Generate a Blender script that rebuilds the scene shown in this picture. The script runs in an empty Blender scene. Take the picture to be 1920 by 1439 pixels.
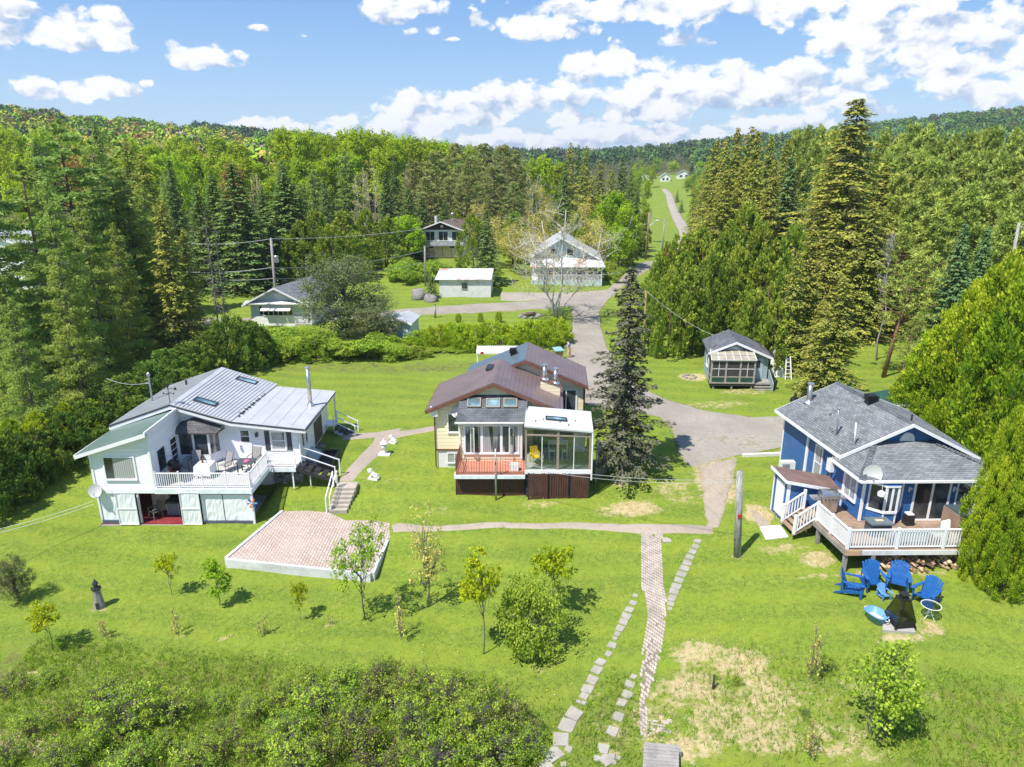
import bpy,math,random
import numpy as np
from mathutils import Vector,Matrix
scene=bpy.context.scene
COL=scene.collection
F_PX,PITCH,CAM_H=1333.0,math.radians(17.5),20.0
cam_data=bpy.data.cameras.new("camera")
cam_data.sensor_width=36.0
cam_data.lens=36.0*F_PX/1920.0
cam_data.clip_start,cam_data.clip_end=0.5,6000.0
cam=bpy.data.objects.new("camera",cam_data)
cam.location=(0,0,CAM_H)
cam.rotation_euler=(math.pi/2-PITCH,0,0)
COL.objects.link(cam)
scene.camera=cam
SUN_TO=Vector((-0.365,-0.345,0.865)).normalized()
SUN_EL=math.asin(SUN_TO.z)
SUN_AZ=math.atan2(SUN_TO.x,SUN_TO.y)
sun_data=bpy.data.lights.new("sun",'SUN')
sun_data.energy=3.2
sun_data.angle=math.radians(0.55)
sun_data.color=(1.0,0.95,0.86)
sun=bpy.data.objects.new("sun",sun_data)
sun.location=(-30,-30,80)
sun.rotation_euler=SUN_TO.to_track_quat('Z','Y').to_euler()
COL.objects.link(sun)
scene.view_settings.view_transform='Standard'
scene.view_settings.look='None'
scene.view_settings.gamma=1.0
scene.view_settings.exposure=1.15
scene.view_settings.use_curve_mapping=False
scene.cycles.max_bounces=8
scene.cycles.diffuse_bounces=6
scene.cycles.transparent_max_bounces=12
scene.cycles.use_denoising=True
def ray(u,v):
	x=(u-960.0)/F_PX
	y=-(v-719.5)/F_PX
	c,s=math.cos(PITCH),math.sin(PITCH)
	return np.array([x,c+y*s,-s+y*c])
class Nodes:
	"""small helper to write node maths as expressions"""
	def __init__(self,tree):
		self.t=tree
	def new(self,kind,**kw):
		n=self.t.nodes.new(kind)
		for k,v in kw.items():
			setattr(n,k,v)
		return n
	def put(self,sock,val):
		if isinstance(val,(int,float)):
			sock.default_value=val
		elif isinstance(val,(tuple,list)):
			if sock.type=='RGBA' and len(val)==3:
				val=(*val,1)
			sock.default_value=val
		else:
			self.t.links.new(val,sock)
	def m(self,op,a,b=0.0,c=None,clamp=False):
		n=self.new('ShaderNodeMath',operation=op,use_clamp=clamp)
		self.put(n.inputs[0],a)
		self.put(n.inputs[1],b)
		if c is not None:
			self.put(n.inputs[2],c)
		return n.outputs[0]
	def mix(self,f,a,b,blend='MIX'):
		n=self.new('ShaderNodeMix',data_type='RGBA',blend_type=blend)
		self.put(n.inputs[0],f)
		self.put(n.inputs[6],a)
		self.put(n.inputs[7],b)
		return n.outputs[2]
	def noise(self,vec,scale,detail=3.0,rough=0.5,out=0,dist=0.0,dim='3D'):
		n=self.new('ShaderNodeTexNoise',noise_dimensions=dim)
		if vec is not None:
			self.put(n.inputs['Vector'],vec)
		n.inputs['Scale'].default_value=scale
		n.inputs['Detail'].default_value=detail
		n.inputs['Roughness'].default_value=rough
		n.inputs['Distortion'].default_value=dist
		return n.outputs[out]
	def ramp(self,f,a,b,va=0.0,vb=1.0,smooth=True):
		n=self.new('ShaderNodeMapRange',interpolation_type='SMOOTHSTEP' if smooth else 'LINEAR')
		self.put(n.inputs[0],f)
		n.inputs[1].default_value=a
		n.inputs[2].default_value=b
		n.inputs[3].default_value=va
		n.inputs[4].default_value=vb
		return n.outputs[0]
	def combine(self,x,y,z):
		n=self.new('ShaderNodeCombineXYZ')
		for i,q in enumerate((x,y,z)):
			self.put(n.inputs[i],q)
		return n.outputs[0]
	def sep(self,v):
		n=self.new('ShaderNodeSeparateXYZ')
		self.put(n.inputs[0],v)
		return n.outputs
def az_el(u,v):
	r=ray(u,v)
	return math.atan2(r[0],r[1]),math.atan2(r[2],math.hypot(r[0],r[1]))
CLOUDS=[(-31.5,12.6,8.2,2.2,1.3,1.0)]
CLOUDS=[]
def cloud_px(u,v,hw,up,down,amp=1.0):
	a,e=az_el(u,v)
	k=1.0/F_PX*0.93
	CLOUDS.append((a,e,hw*k,up*k,down*k,amp))
for c in[(110,72,135,62,26),(205,45,52,36,22),(10,60,70,60,30),(60,12,100,16,10),(360,112,76,34,14),(335,100,34,24,12),(100,180,82,26,12),(215,172,62,30,12),(275,150,20,12,8),(480,51,20,10,6),(570,74,16,11,7),(745,20,90,46,34),(780,62,45,14,8),(850,77,34,10,5),(905,50,45,26,12),(1010,60,125,44,26),(1150,20,230,44,26),(1320,66,70,32,18),(1480,20,250,46,24),(1590,45,120,34,16),(1700,8,240,26,14),(1120,128,110,56,26),(1165,95,34,26,20),(1140,205,250,62,38),(1010,190,175,52,34),(900,200,170,44,40),(790,215,115,46,34),(1250,160,110,60,40),(1350,185,190,60,36),(1480,160,160,50,44),(1640,130,150,52,46),(1780,110,180,76,60),(1900,100,110,80,80),(1720,70,170,44,34),(1860,180,120,30,20),(1850,160,150,30,20),(560,245,150,34,22),(700,250,170,40,26),(960,262,240,26,24),(1180,258,260,26,20),(1450,238,110,26,14),(1600,205,110,26,16),(1400,268,160,18,16),(-160,60,120,60,30),(-420,150,160,70,30),(2120,120,200,90,60),(2400,60,260,100,60)]:
	cloud_px(*c)
def build_world():
	w=bpy.data.worlds.new("World")
	scene.world=w
	w.use_nodes=True
	t=w.node_tree
	t.nodes.clear()
	g=bpy.data.node_groups.new("cloud_density",'ShaderNodeTree')
	g.interface.new_socket("azimuth",in_out='INPUT',socket_type='NodeSocketFloat')
	g.interface.new_socket("height",in_out='INPUT',socket_type='NodeSocketFloat')
	g.interface.new_socket("density",in_out='OUTPUT',socket_type='NodeSocketFloat')
	g.interface.new_socket("level",in_out='OUTPUT',socket_type='NodeSocketFloat')
	N=Nodes(g)
	gi,go=N.new('NodeGroupInput'),N.new('NodeGroupOutput')
	a,e=gi.outputs[0],gi.outputs[1]
	pv=N.combine(a,N.m('MULTIPLY',e,1.45),0.37)
	warp=N.noise(pv,9.0,3.0,0.55,dim='2D')
	warp2=N.noise(N.combine(N.m('ADD',a,3.1),N.m('MULTIPLY',e,1.9),1.7),9.0,3.0,0.55,dim='2D')
	a2=N.m('ADD',a,N.m('MULTIPLY',N.m('SUBTRACT',warp,0.5),0.07))
	e2=N.m('ADD',e,N.m('MULTIPLY',N.m('SUBTRACT',warp2,0.5),0.030))
	best=lev=None
	for(ca,ce,hw,up,dn,amp)in CLOUDS:
		dx=N.m('DIVIDE',N.m('SUBTRACT',a2,ca),hw)
		de=N.m('SUBTRACT',e2,ce)
		dt=N.m('DIVIDE',de,up)
		dy=N.m('MAXIMUM',dt,N.m('DIVIDE',de,-dn))
		d=N.m('ADD',N.m('MULTIPLY',dx,dx),N.m('MULTIPLY',dy,dy))
		d=N.m('SUBTRACT',1.0,d)
		if best is None:
			best,lev=d,dt
		else:
			mx=N.new('ShaderNodeMix',data_type='FLOAT')
			N.put(mx.inputs[0],N.m('MULTIPLY_ADD',N.m('SUBTRACT',d,best),2.0,0.5,clamp=True))
			N.put(mx.inputs[2],lev)
			N.put(mx.inputs[3],dt)
			lev=mx.outputs[0]
			best=N.m('MAXIMUM',best,d)
	away=N.noise(N.combine(N.m('MULTIPLY',a,1.0),N.m('MULTIPLY',e,2.2),5.0),2.6,3.0,0.5)
	far=N.ramp(N.m('ABSOLUTE',a),0.75,1.1)
	high=N.ramp(e,0.34,0.5)
	other=N.m('MULTIPLY',N.m('MAXIMUM',far,high),N.m('MULTIPLY',N.m('SUBTRACT',away,0.52),6.0))
	other=N.m('SUBTRACT',other,N.m('MULTIPLY',N.m('SUBTRACT',1.0,N.m('MAXIMUM',far,high)),3.0))
	best=N.m('MAXIMUM',best,other)
	def billow(v):
		vo=N.new('ShaderNodeTexVoronoi',feature='F1',voronoi_dimensions='2D')
		N.put(vo.inputs['Vector'],v)
		vo.inputs['Scale'].default_value=17.0
		vo.inputs['Detail'].default_value=2.0
		vo.inputs['Roughness'].default_value=0.55
		vo.inputs['Lacunarity'].default_value=2.3
		return N.m('SUBTRACT',0.90,vo.outputs['Distance'])
	fn=N.noise(pv,13.0,8.0,0.66,dim='2D')
	wv=N.new('ShaderNodeVectorMath',operation='ADD')
	N.put(wv.inputs[0],pv)
	wn=N.new('ShaderNodeVectorMath',operation='SCALE')
	N.put(wn.inputs[0],N.noise(pv,30.0,3.0,0.6,out=1,dim='2D'))
	wn.inputs['Scale'].default_value=0.03
	N.t.links.new(wn.outputs[0],wv.inputs[1])
	pw=wv.outputs[0]
	fb=N.m('ADD',N.m('MULTIPLY',fn,.55),N.m('MULTIPLY',billow(pw),.45))
	dens=N.m('ADD',best,N.m('MULTIPLY',N.m('SUBTRACT',fb,0.44),2.5))
	N.put(go.inputs[0],dens)
	po=N.new('ShaderNodeVectorMath',operation='ADD')
	N.put(po.inputs[0],pw)
	po.inputs[1].default_value=(-.012,.018,0)
	fb2=N.m('ADD',N.m('MULTIPLY',N.noise(po.outputs[0],13.0,4.0,0.6,dim='2D'),.55),N.m('MULTIPLY',billow(po.outputs[0]),.45))
	N.put(go.inputs[1],N.m('ADD',N.m('MULTIPLY',N.m('SUBTRACT',fb,fb2),1.7),N.m('MULTIPLY',lev,.45)))
	N=Nodes(t)
	tc=N.new('ShaderNodeTexCoord')
	x,y,z=N.sep(tc.outputs['Generated'])
	az=N.m('ARCTAN2',x,y)
	el=N.m('ARCSINE',z)
	n=N.new('ShaderNodeGroup')
	n.node_tree=g
	N.put(n.inputs[0],az)
	N.put(n.inputs[1],el)
	d0,lv=n.outputs[0],n.outputs[1]
	cover=N.ramp(d0,0.0,0.42)
	thick=N.ramp(lv,-.55,.16)
	sky=N.new('ShaderNodeTexSky',sky_type='NISHITA')
	sky.sun_disc=False
	sky.sun_elevation=SUN_EL
	sky.sun_rotation=SUN_AZ
	sky.altitude=250
	sky.air_density=1.0
	sky.dust_density=0.2
	sky.ozone_density=1.6
	hs=N.new('ShaderNodeHueSaturation')
	hs.inputs['Saturation'].default_value=1.45
	hs.inputs['Value'].default_value=1.0
	N.put(hs.inputs['Color'],sky.outputs[0])
	blue=N.mix(.76,hs.outputs[0],N.mix(N.ramp(el,.02,.38),(2.7,4.0,5.9),(.68,1.85,4.7)))
	lit=N.mix(thick,(2.7,3.5,4.9),(6.7,6.75,6.8))
	col=N.mix(N.m('MULTIPLY',cover,0.95),blue,lit)
	bg=N.new('ShaderNodeBackground')
	N.put(bg.inputs[0],col)
	bg.inputs[1].default_value=0.074
	out=N.new('ShaderNodeOutputWorld')
	t.links.new(bg.outputs[0],out.inputs[0])
	w.cycles.sampling_method='MANUAL'
	w.cycles.sample_map_resolution=512
build_world()
TX=[-900,-600,-336,-170,-60,-25,-14,-10,-5,5,16,30,60,100,220,540,900]
TY=[4,18,25,30,34,37,40,44,52,65,80,100,120,150,200,300,430,500,800,1500]
TZ=[[-1.6]*10+[-1.2,-1,-.8,-.8,-.8,-.8,-.8],[-1.2,-1.2,-1.2,-1.2,-1.2,-1.2,-1.2,-1.2,-1.1,-.9,.1,.3,.3,.3,.3,.3,.3],[-.6,-.6,-.6,-.6,-.6,-.5,-.45,-.45,-.4,-.3,1.2,1.3,1.3,1.3,1.3,1.3,1.3],[-.3,-.3,-.3,-.3,-.3,-.2,-.15,-.15,0,.2,1.55,1.6,1.6,1.6,1.6,1.6,1.6],[0,0,0,0,0,.1,.1,.1,.5,.8,1.7,1.75,1.8,1.8,1.8,1.8,1.8],[.3,.3,.3,.3,.3,.2,.2,.3,.9,1.05,1.8,1.85,1.9,1.9,1.9,1.9,1.9],[.8,.8,.8,.8,.8,.8,1.0,1.35,1.3,1.4,1.9,1.95,2,2,2,2,2],[1.4,1.4,1.4,1.4,1.4,1.5,1.6,1.6,1.6,1.7,1.95,2,2,2,2,2,2],[1.8,1.8,1.8,1.8,1.8,1.9,1.9,1.9,1.9,2,2,2,2,2,2,2,2],[2.2,2.2,2.2,2.2,2.2,2.1,2.1,2.1,2.1,2.2,2.1,2.1,2.1,2.1,2.1,2.1,2.1],[2.6,2.6,2.6,2.6,2.4,2.2,2.2,2.3,2.4,2.4,2.3,2.2,2.2,2.2,2.2,2.2,2.2],[5,5,5,4,3.2,3,3.1,3.1,3,2.8,2.6,2.4,2.4,2.6,3,3,3],[8,8,7,6,4.6,4.8,5,5,4.8,3.6,2.6,2.2,2.2,3,4,4,4],[12,12,10,9,6,6,6,6,5.5,4,2.6,1.5,1.4,3,5,6,6],[18,18,14,11,7,6.5,6.5,6,5.5,4,2,-1,-2.5,1,6,10,10],[32,32,24,14,8,7,6.5,6,5.5,4,1,-2,-5.5,0,8,18,20],[52,50,36,18,9,7,6.5,6,5.5,5,4,3,1.5,4.2,14,34,40],[60,56,41,20,9,7,6.5,6,6,6,6,6,6,8.5,17,42,48],[60,58,42,28,20,18,17,17,17,17,17,17,17,16,26,61,66],[40,40,40,28,20,18,17,17,17,17,17,17,17,16,26,61,66],]
TX,TY,TZ=np.array(TX,float),np.array(TY,float),np.array(TZ,float)
def lin_z(x,y):
	x=np.clip(np.asarray(x,float),TX[0],TX[-1]-1e-6)
	y=np.clip(np.asarray(y,float),TY[0],TY[-1]-1e-6)
	i=np.clip(np.searchsorted(TX,x,side='right')-1,0,len(TX)-2)
	j=np.clip(np.searchsorted(TY,y,side='right')-1,0,len(TY)-2)
	fx=(x-TX[i])/(TX[i+1]-TX[i])
	fy=(y-TY[j])/(TY[j+1]-TY[j])
	return((TZ[j,i]*(1-fx)+TZ[j,i+1]*fx)*(1-fy)+(TZ[j+1,i]*(1-fx)+TZ[j+1,i+1]*fx)*fy)
def box_mask(x,y,x0,x1,y0,y1,soft):
	dx=np.maximum(np.maximum(x0-x,x-x1),0)
	dy=np.maximum(np.maximum(y0-y,y-y1),0)
	return np.clip(1-np.hypot(dx,dy)/soft,0,1)
def tz(x,y):
	x=np.asarray(x,float)
	y=np.asarray(y,float)
	s=1.1+np.clip((y-60)*0.05,0,12)
	z=np.zeros(np.broadcast(x,y).shape)
	for dx in(-1,0,1):
		for dy in(-1,0,1):
			z=z+lin_z(x+dx*s,y+dy*s)
	z=z/9
	z=z+0.05*np.sin(x*.55+1.3)*np.sin(y*.47)+0.03*np.sin(x*1.3+y*.8)
	for(x0,x1,y0,y1,zz,soft)in((-14.6,-7.2,31.6,37.1,.25,.7),(-23.0,-14.9,36.7,40.0,.1,.5)):
		k=box_mask(x,y,x0,x1,y0,y1,soft)
		z=z*(1-k)+np.minimum(z,zz)*k
	return z
def graded(lo_far,lo,hi,hi_far,step,grow):
	mid=list(np.arange(lo,hi+1e-6,step))
	out,s,p=[],step,hi
	while p<hi_far:
		s*=grow
		p+=s
		out.append(p)
	neg,s,p=[],step,lo
	while p>lo_far:
		s*=grow
		p-=s
		neg.append(p)
	return np.array(neg[::-1]+mid+out)
GX=graded(-1500,-34,34,1500,0.4,1.07)
GY=graded(-60,16,84,2400,0.4,1.06)
GXX,GYY=np.meshgrid(GX,GY)
GZZ=tz(GXX,GYY)
def gz(x,y):
	"""height of the ground sheet itself (bilinear between its grid points)"""
	x=np.asarray(x,float)
	y=np.asarray(y,float)
	i=np.clip(np.searchsorted(GX,x,side='right')-1,0,len(GX)-2)
	j=np.clip(np.searchsorted(GY,y,side='right')-1,0,len(GY)-2)
	fx=np.clip((x-GX[i])/(GX[i+1]-GX[i]),0,1)
	fy=np.clip((y-GY[j])/(GY[j+1]-GY[j]),0,1)
	return((GZZ[j,i]*(1-fx)+GZZ[j,i+1]*fx)*(1-fy)+(GZZ[j+1,i]*(1-fx)+GZZ[j+1,i+1]*fx)*fy)
YS=np.concatenate([np.arange(12,120,.25),np.arange(120,1200,2.0)])
def G(u,v):
	"""point of the ground seen along a direction"""
	r=ray(u,v)
	t=YS/r[1]
	X=r[0]*t
	Z=CAM_H+r[2]*t
	d=Z-gz(X,YS)
	k=np.argmax(d<0)
	if d[k]>=0:
		k=len(YS)-1
	f=d[k-1]/(d[k-1]-d[k]+1e-9)if k>0 else 0
	y=YS[k-1]+(YS[k]-YS[k-1])*f
	x=r[0]/r[1]*y
	return np.array([x,y,float(gz(x,y))])
def on_plane(u,v,y):
	r=ray(u,v)
	t=y/r[1]
	return np.array([r[0]*t,y,CAM_H+r[2]*t])
def tag(o,label=None,cat=None,group=None,kind=None):
	if label:o["label"]=label
	if cat:o["category"]=cat
	if group:o["group"]=group
	if kind:o["kind"]=kind
	return o
def thing(name,label,cat,loc=(0,0,0),rz=0.0,group=None):
	o=bpy.data.objects.new(name,None)
	o.empty_display_size=0.3
	o.location=Vector([float(q)for q in loc])
	o.rotation_euler=(0,0,rz)
	COL.objects.link(o)
	return tag(o,label,cat,group)
def copy_tree(o,parent=None):
	c=o.copy()
	COL.objects.link(c)
	c.parent=parent
	for ch in o.children:
		copy_tree(ch,c)
	return c
def link(name,mesh,parent=None,loc=None,rot=None):
	o=bpy.data.objects.new(name,mesh)
	COL.objects.link(o)
	if parent is not None:
		o.parent=parent
	if loc is not None:
		o.location=loc
	if rot is not None:
		o.rotation_euler=rot
	return o
class MB:
	"""collects solids in a local frame; build() links them as one mesh object"""
	def __init__(self,fr=None):
		self.v,self.f,self.mi=[],[],[]
		self.fr=fr
		self.cur=0
	def _add(self,pts,faces):
		n=len(self.v)
		self.v+=[tuple(float(c)for c in p)for p in pts]
		self.f+=[tuple(n+i for i in f)for f in faces]
		self.mi+=[self.cur]*len(faces)
		return self
	def box(self,x0,x1,y0,y1,z0,z1):
		p=[(x0,y0,z0),(x1,y0,z0),(x1,y1,z0),(x0,y1,z0),(x0,y0,z1),(x1,y0,z1),(x1,y1,z1),(x0,y1,z1)]
		return self._add(p,[(3,2,1,0),(4,5,6,7),(0,1,5,4),(1,2,6,5),(2,3,7,6),(3,0,4,7)])
	def slab(self,pts,d):
		"""polygon pts pushed by the vector d"""
		n=len(pts)
		d=np.array(d,float)
		q=[tuple(p)for p in pts]+[tuple(np.array(p,float)+d)for p in pts]
		nv=np.zeros(3)
		P=np.array(pts,float)
		for i in range(n):
			nv+=np.cross(P[i]-P[0],P[(i+1)%n]-P[0])
		up=nv@d>0
		A,B=list(range(n)),list(range(n,2*n))
		fs=[tuple(A[::-1])if up else tuple(A),tuple(B)if up else tuple(B[::-1])]
		for i in range(n):
			j=(i+1)%n
			fs.append((i,j,n+j,n+i)if up else(i,n+i,n+j,j))
		return self._add(q,fs)
	def beam(self,p,q,w,h,up=(0,0,1)):
		p,q=np.array(p,float),np.array(q,float)
		d=q-p
		d/=np.linalg.norm(d)+1e-9
		s=np.cross(d,up)
		if np.linalg.norm(s)<1e-4:
			s=np.array([1.0,0,0])
		s/=np.linalg.norm(s)
		t=np.cross(s,d)
		s,t=s*w/2,t*h/2
		P=[p-s-t,p+s-t,p+s+t,p-s+t,q-s-t,q+s-t,q+s+t,q-s+t]
		return self._add(P,[(0,1,2,3),(7,6,5,4),(1,0,4,5),(2,1,5,6),(3,2,6,7),(0,3,7,4)])
	def tube(self,pts,rad,n=8,cap=True):
		pts=[np.array(p,float)for p in pts]
		if np.isscalar(rad):
			rad=[rad]*len(pts)
		ring=[]
		ref=None
		for i,p in enumerate(pts):
			d=pts[min(i+1,len(pts)-1)]-pts[max(i-1,0)]
			d=d/(np.linalg.norm(d)+1e-9)
			if ref is None:
				ref=np.array([1.0,0,0])if abs(d[0])<.8 else np.array([0,1.0,0])
			s=np.cross(d,ref)
			s/=np.linalg.norm(s)+1e-9
			t=np.cross(d,s)
			ref=np.cross(s,d)
			ring.append([p+rad[i]*(math.cos(2*math.pi*k/n)*s+math.sin(2*math.pi*k/n)*t)for k in range(n)])
		q=[x for r in ring for x in r]
		fs=[]
		for i in range(len(pts)-1):
			for k in range(n):
				a,b=i*n+k,i*n+(k+1)%n
				fs.append((a,b,b+n,a+n))
		if cap:
			fs.append(tuple(range(n))[::-1])
			fs.append(tuple(range((len(pts)-1)*n,len(pts)*n)))
		return self._add(q,fs)
	def lathe(self,c,prof,n=16,axis=None):
		"""prof: (radius, height) rings"""
		c=np.array(c,float)
		q=[]
		for r,z in prof:
			for k in range(n):
				a=2*math.pi*k/n
				q.append(c+(r*math.cos(a),r*math.sin(a),z))
		fs=[]
		for i in range(len(prof)-1):
			for k in range(n):
				a,b=i*n+k,i*n+(k+1)%n
				fs.append((a,b,b+n,a+n))
		fs.append(tuple(range(n))[::-1])
		fs.append(tuple(range((len(prof)-1)*n,len(prof)*n)))
		return self._add(q,fs)
	def blob(self,c,r,seed=0,rough=.15,n=(10,7),squash=(1,1,1)):
		rg=np.random.RandomState(seed)
		q,fs=[],[]
		nu,nv=n
		ph=rg.rand(6)*6.28
		for j in range(nv+1):
			th=math.pi*j/nv
			for i in range(nu):
				a=2*math.pi*i/nu
				k=1+rough*(math.sin(2*a+ph[0]+th)+math.sin(3*a+ph[1]-2*th)*.7+math.sin(3*th+ph[2])*.6)+rg.uniform(-.3,.3)*rough
				q.append((c[0]+r*k*squash[0]*math.sin(th)*math.cos(a),c[1]+r*k*squash[1]*math.sin(th)*math.sin(a),c[2]+r*k*squash[2]*math.cos(th)))
		for j in range(nv):
			for i in range(nu):
				a,b=j*nu+i,j*nu+(i+1)%nu
				fs.append((a+nu,b+nu,b,a))
		return self._add(q,fs)
	def mesh(self,name,mats,smooth=False,base=None):
		V=np.array(self.v,float)
		if self.fr is not None and len(V):
			V=self.fr(V)
		if base is not None:
			V=V-np.array(base,float)
		me=bpy.data.meshes.new(name)
		me.from_pydata([tuple(p)for p in V],[],self.f)
		for m in(mats if isinstance(mats,(list,tuple))else[mats]):
			me.materials.append(m)
		if any(self.mi):
			me.polygons.foreach_set('material_index',self.mi)
		if smooth:
			me.polygons.foreach_set('use_smooth',[True]*len(self.f))
		me.update()
		return me
	def build(self,name,mats,parent=None,smooth=False,base=None):
		if base is None and parent is not None:
			base=world_loc(parent)
		return link(name,self.mesh(name,mats,smooth,base),parent)
def world_loc(o):
	p=Vector((0,0,0))
	while o is not None:
		p=p+o.location
		o=o.parent
	return(p.x,p.y,p.z)
class Frame:
	"""a plan frame with its own origin and (not quite square) axes; z stays up"""
	def __init__(self,ox,oy,ax_deg=0.0,ay_deg=0.0):
		a,b=math.radians(ax_deg),math.radians(ay_deg)
		self.o=np.array([ox,oy])
		self.ex=np.array([math.cos(a),math.sin(a)])
		self.ey=np.array([-math.sin(b),math.cos(b)])
	def __call__(self,V):
		V=np.asarray(V,float)
		out=V.copy()
		out[...,0]=self.o[0]+V[...,0]*self.ex[0]+V[...,1]*self.ey[0]
		out[...,1]=self.o[1]+V[...,0]*self.ex[1]+V[...,1]*self.ey[1]
		return out
	def pt(self,a,b,z=0.0):
		return self(np.array([a,b,z],float))
MATS={}
def new_mat(name):
	m=bpy.data.materials.new(name)
	m.use_nodes=True
	t=m.node_tree
	t.nodes.clear()
	N=Nodes(t)
	out=N.new('ShaderNodeOutputMaterial')
	return m,N,out
def rgb(h,s=1.0):
	"""sRGB 0..255 triple to linear colour"""
	f=lambda c:(c/255/12.92)if c/255<=.04045 else((c/255+.055)/1.055)**2.4
	return tuple(min(1,f(c)*s)for c in h)
def principled(N,out,col,rough=.6,metal=0.0,spec=.5,normal=None):
	b=N.new('ShaderNodeBsdfPrincipled')
	N.put(b.inputs['Base Color'],col)
	N.put(b.inputs['Roughness'],rough)
	N.put(b.inputs['Metallic'],metal)
	b.inputs['Specular IOR Level'].default_value=spec
	if normal is not None:
		N.put(b.inputs['Normal'],normal)
	N.t.links.new(b.outputs[0],out.inputs[0])
	return b
def bump(N,h,strength=.3,dist=.02):
	n=N.new('ShaderNodeBump')
	n.inputs['Strength'].default_value=strength
	n.inputs['Distance'].default_value=dist
	N.put(n.inputs['Height'],h)
	return n.outputs[0]
def pos(N):
	return N.new('ShaderNodeNewGeometry').outputs['Position']
def plane_uv(N):
	"""coordinates in the plane of a face: along its level line and up its slope"""
	ge=N.new('ShaderNodeNewGeometry')
	def vm(op,a,b=None):
		n=N.new('ShaderNodeVectorMath',operation=op)
		N.put(n.inputs[0],a)
		if b is not None:
			N.put(n.inputs[1],b)
		return n
	t=vm('NORMALIZE',vm('CROSS_PRODUCT',(0,0,1),ge.outputs['True Normal']).outputs[0]).outputs[0]
	s=vm('CROSS_PRODUCT',ge.outputs['True Normal'],t).outputs[0]
	u=vm('DOT_PRODUCT',ge.outputs['Position'],t).outputs['Value']
	v=vm('DOT_PRODUCT',ge.outputs['Position'],s).outputs['Value']
	return u,v
def paint(name,col,rough=.55,var=.10,scale=3.0,bmp=0.0,metal=0.0,spec=.4,dirt=None,dirt_amt=.35,fine=0.0):
	"""a surface of one colour with uneven tone, optional dirt patches and relief"""
	if name in MATS:
		return MATS[name]
	m,N,out=new_mat(name)
	p=pos(N)
	n1=N.noise(p,scale,5,.6)
	c=N.mix(N.ramp(n1,.3,.7),tuple(x*(1-var)for x in col),tuple(min(1,x*(1+var))for x in col))
	if dirt is not None:
		n2=N.noise(p,scale*.45,6,.68)
		c=N.mix(N.m('MULTIPLY',N.ramp(n2,.5,.72),dirt_amt),c,dirt)
	if fine:
		n3=N.noise(p,scale*14,3,.6)
		c=N.mix(N.ramp(n3,.35,.65),c,N.mix(fine,c,(0,0,0)))
	nrm=bump(N,N.noise(p,scale*9,4,.6),bmp,.03)if bmp else None
	principled(N,out,c,N.ramp(n1,.2,.8,rough*.85,min(1,rough*1.15)),metal,spec,nrm)
	MATS[name]=m
	return m
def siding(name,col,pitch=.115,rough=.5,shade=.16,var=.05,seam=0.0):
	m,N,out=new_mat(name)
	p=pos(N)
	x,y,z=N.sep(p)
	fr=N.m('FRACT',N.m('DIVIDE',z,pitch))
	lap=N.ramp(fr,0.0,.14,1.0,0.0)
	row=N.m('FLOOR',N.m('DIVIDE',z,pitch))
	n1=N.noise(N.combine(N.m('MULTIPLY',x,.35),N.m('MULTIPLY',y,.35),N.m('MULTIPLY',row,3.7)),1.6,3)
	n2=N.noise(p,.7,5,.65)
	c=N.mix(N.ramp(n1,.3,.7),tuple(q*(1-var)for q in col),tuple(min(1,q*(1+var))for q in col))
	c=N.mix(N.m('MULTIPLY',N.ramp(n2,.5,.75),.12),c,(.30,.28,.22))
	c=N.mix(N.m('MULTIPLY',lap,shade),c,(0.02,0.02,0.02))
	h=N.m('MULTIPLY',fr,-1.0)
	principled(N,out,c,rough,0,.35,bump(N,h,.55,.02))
	MATS[name]=m
	return m
def shingles(name,a,b,w=.32,h=.14,rough=.85,mortar=.35):
	m,N,out=new_mat(name)
	u,v=plane_uv(N)
	br=N.new('ShaderNodeTexBrick')
	br.offset=.5
	N.put(br.inputs['Vector'],N.combine(u,v,0.0))
	N.put(br.inputs['Color1'],a)
	N.put(br.inputs['Color2'],b)
	N.put(br.inputs['Mortar'],tuple(x*mortar for x in a))
	br.inputs['Scale'].default_value=1.0
	br.inputs['Mortar Size'].default_value=.011
	br.inputs['Mortar Smooth'].default_value=.3
	br.inputs['Brick Width'].default_value=w
	br.inputs['Row Height'].default_value=h
	p=pos(N)
	n=N.noise(p,.8,5,.62)
	c=N.mix(N.ramp(n,.3,.72),N.mix(.16,br.outputs[0],(0,0,0)),N.mix(.10,br.outputs[0],(.6,.6,.62)))
	n4=N.noise(p,34,2,.6)
	c=N.mix(N.ramp(n4,.3,.7,.0,.18),c,(.02,.02,.025))
	fr=N.m('FRACT',N.m('DIVIDE',v,h))
	hh=N.m('ADD',N.m('MULTIPLY',fr,-1.0),N.m('MULTIPLY',br.outputs['Fac'],-.6))
	principled(N,out,c,rough,0,.25,bump(N,hh,.5,.02))
	MATS[name]=m
	return m
def metal_tiles(name,col,rough=.35,w=.30,h=.28):
	"""pressed metal roofing with shallow square pans"""
	m,N,out=new_mat(name)
	u,v=plane_uv(N)
	fu=N.m('ABSOLUTE',N.m('SUBTRACT',N.m('FRACT',N.m('DIVIDE',u,w)),.5))
	fv=N.m('FRACT',N.m('DIVIDE',v,h))
	line=N.m('MAXIMUM',N.ramp(fu,.44,.5),N.ramp(fv,0.0,.10,1.0,0.0))
	n=N.noise(pos(N),.9,4,.6)
	c=N.mix(N.ramp(n,.3,.7),tuple(x*.9 for x in col),tuple(min(1,x*1.12)for x in col))
	c=N.mix(N.m('MULTIPLY',line,.5),c,tuple(x*.45 for x in col))
	principled(N,out,c,rough,0.0,.7,bump(N,N.m('MULTIPLY',line,-1.0),.5,.02))
	MATS[name]=m
	return m
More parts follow.
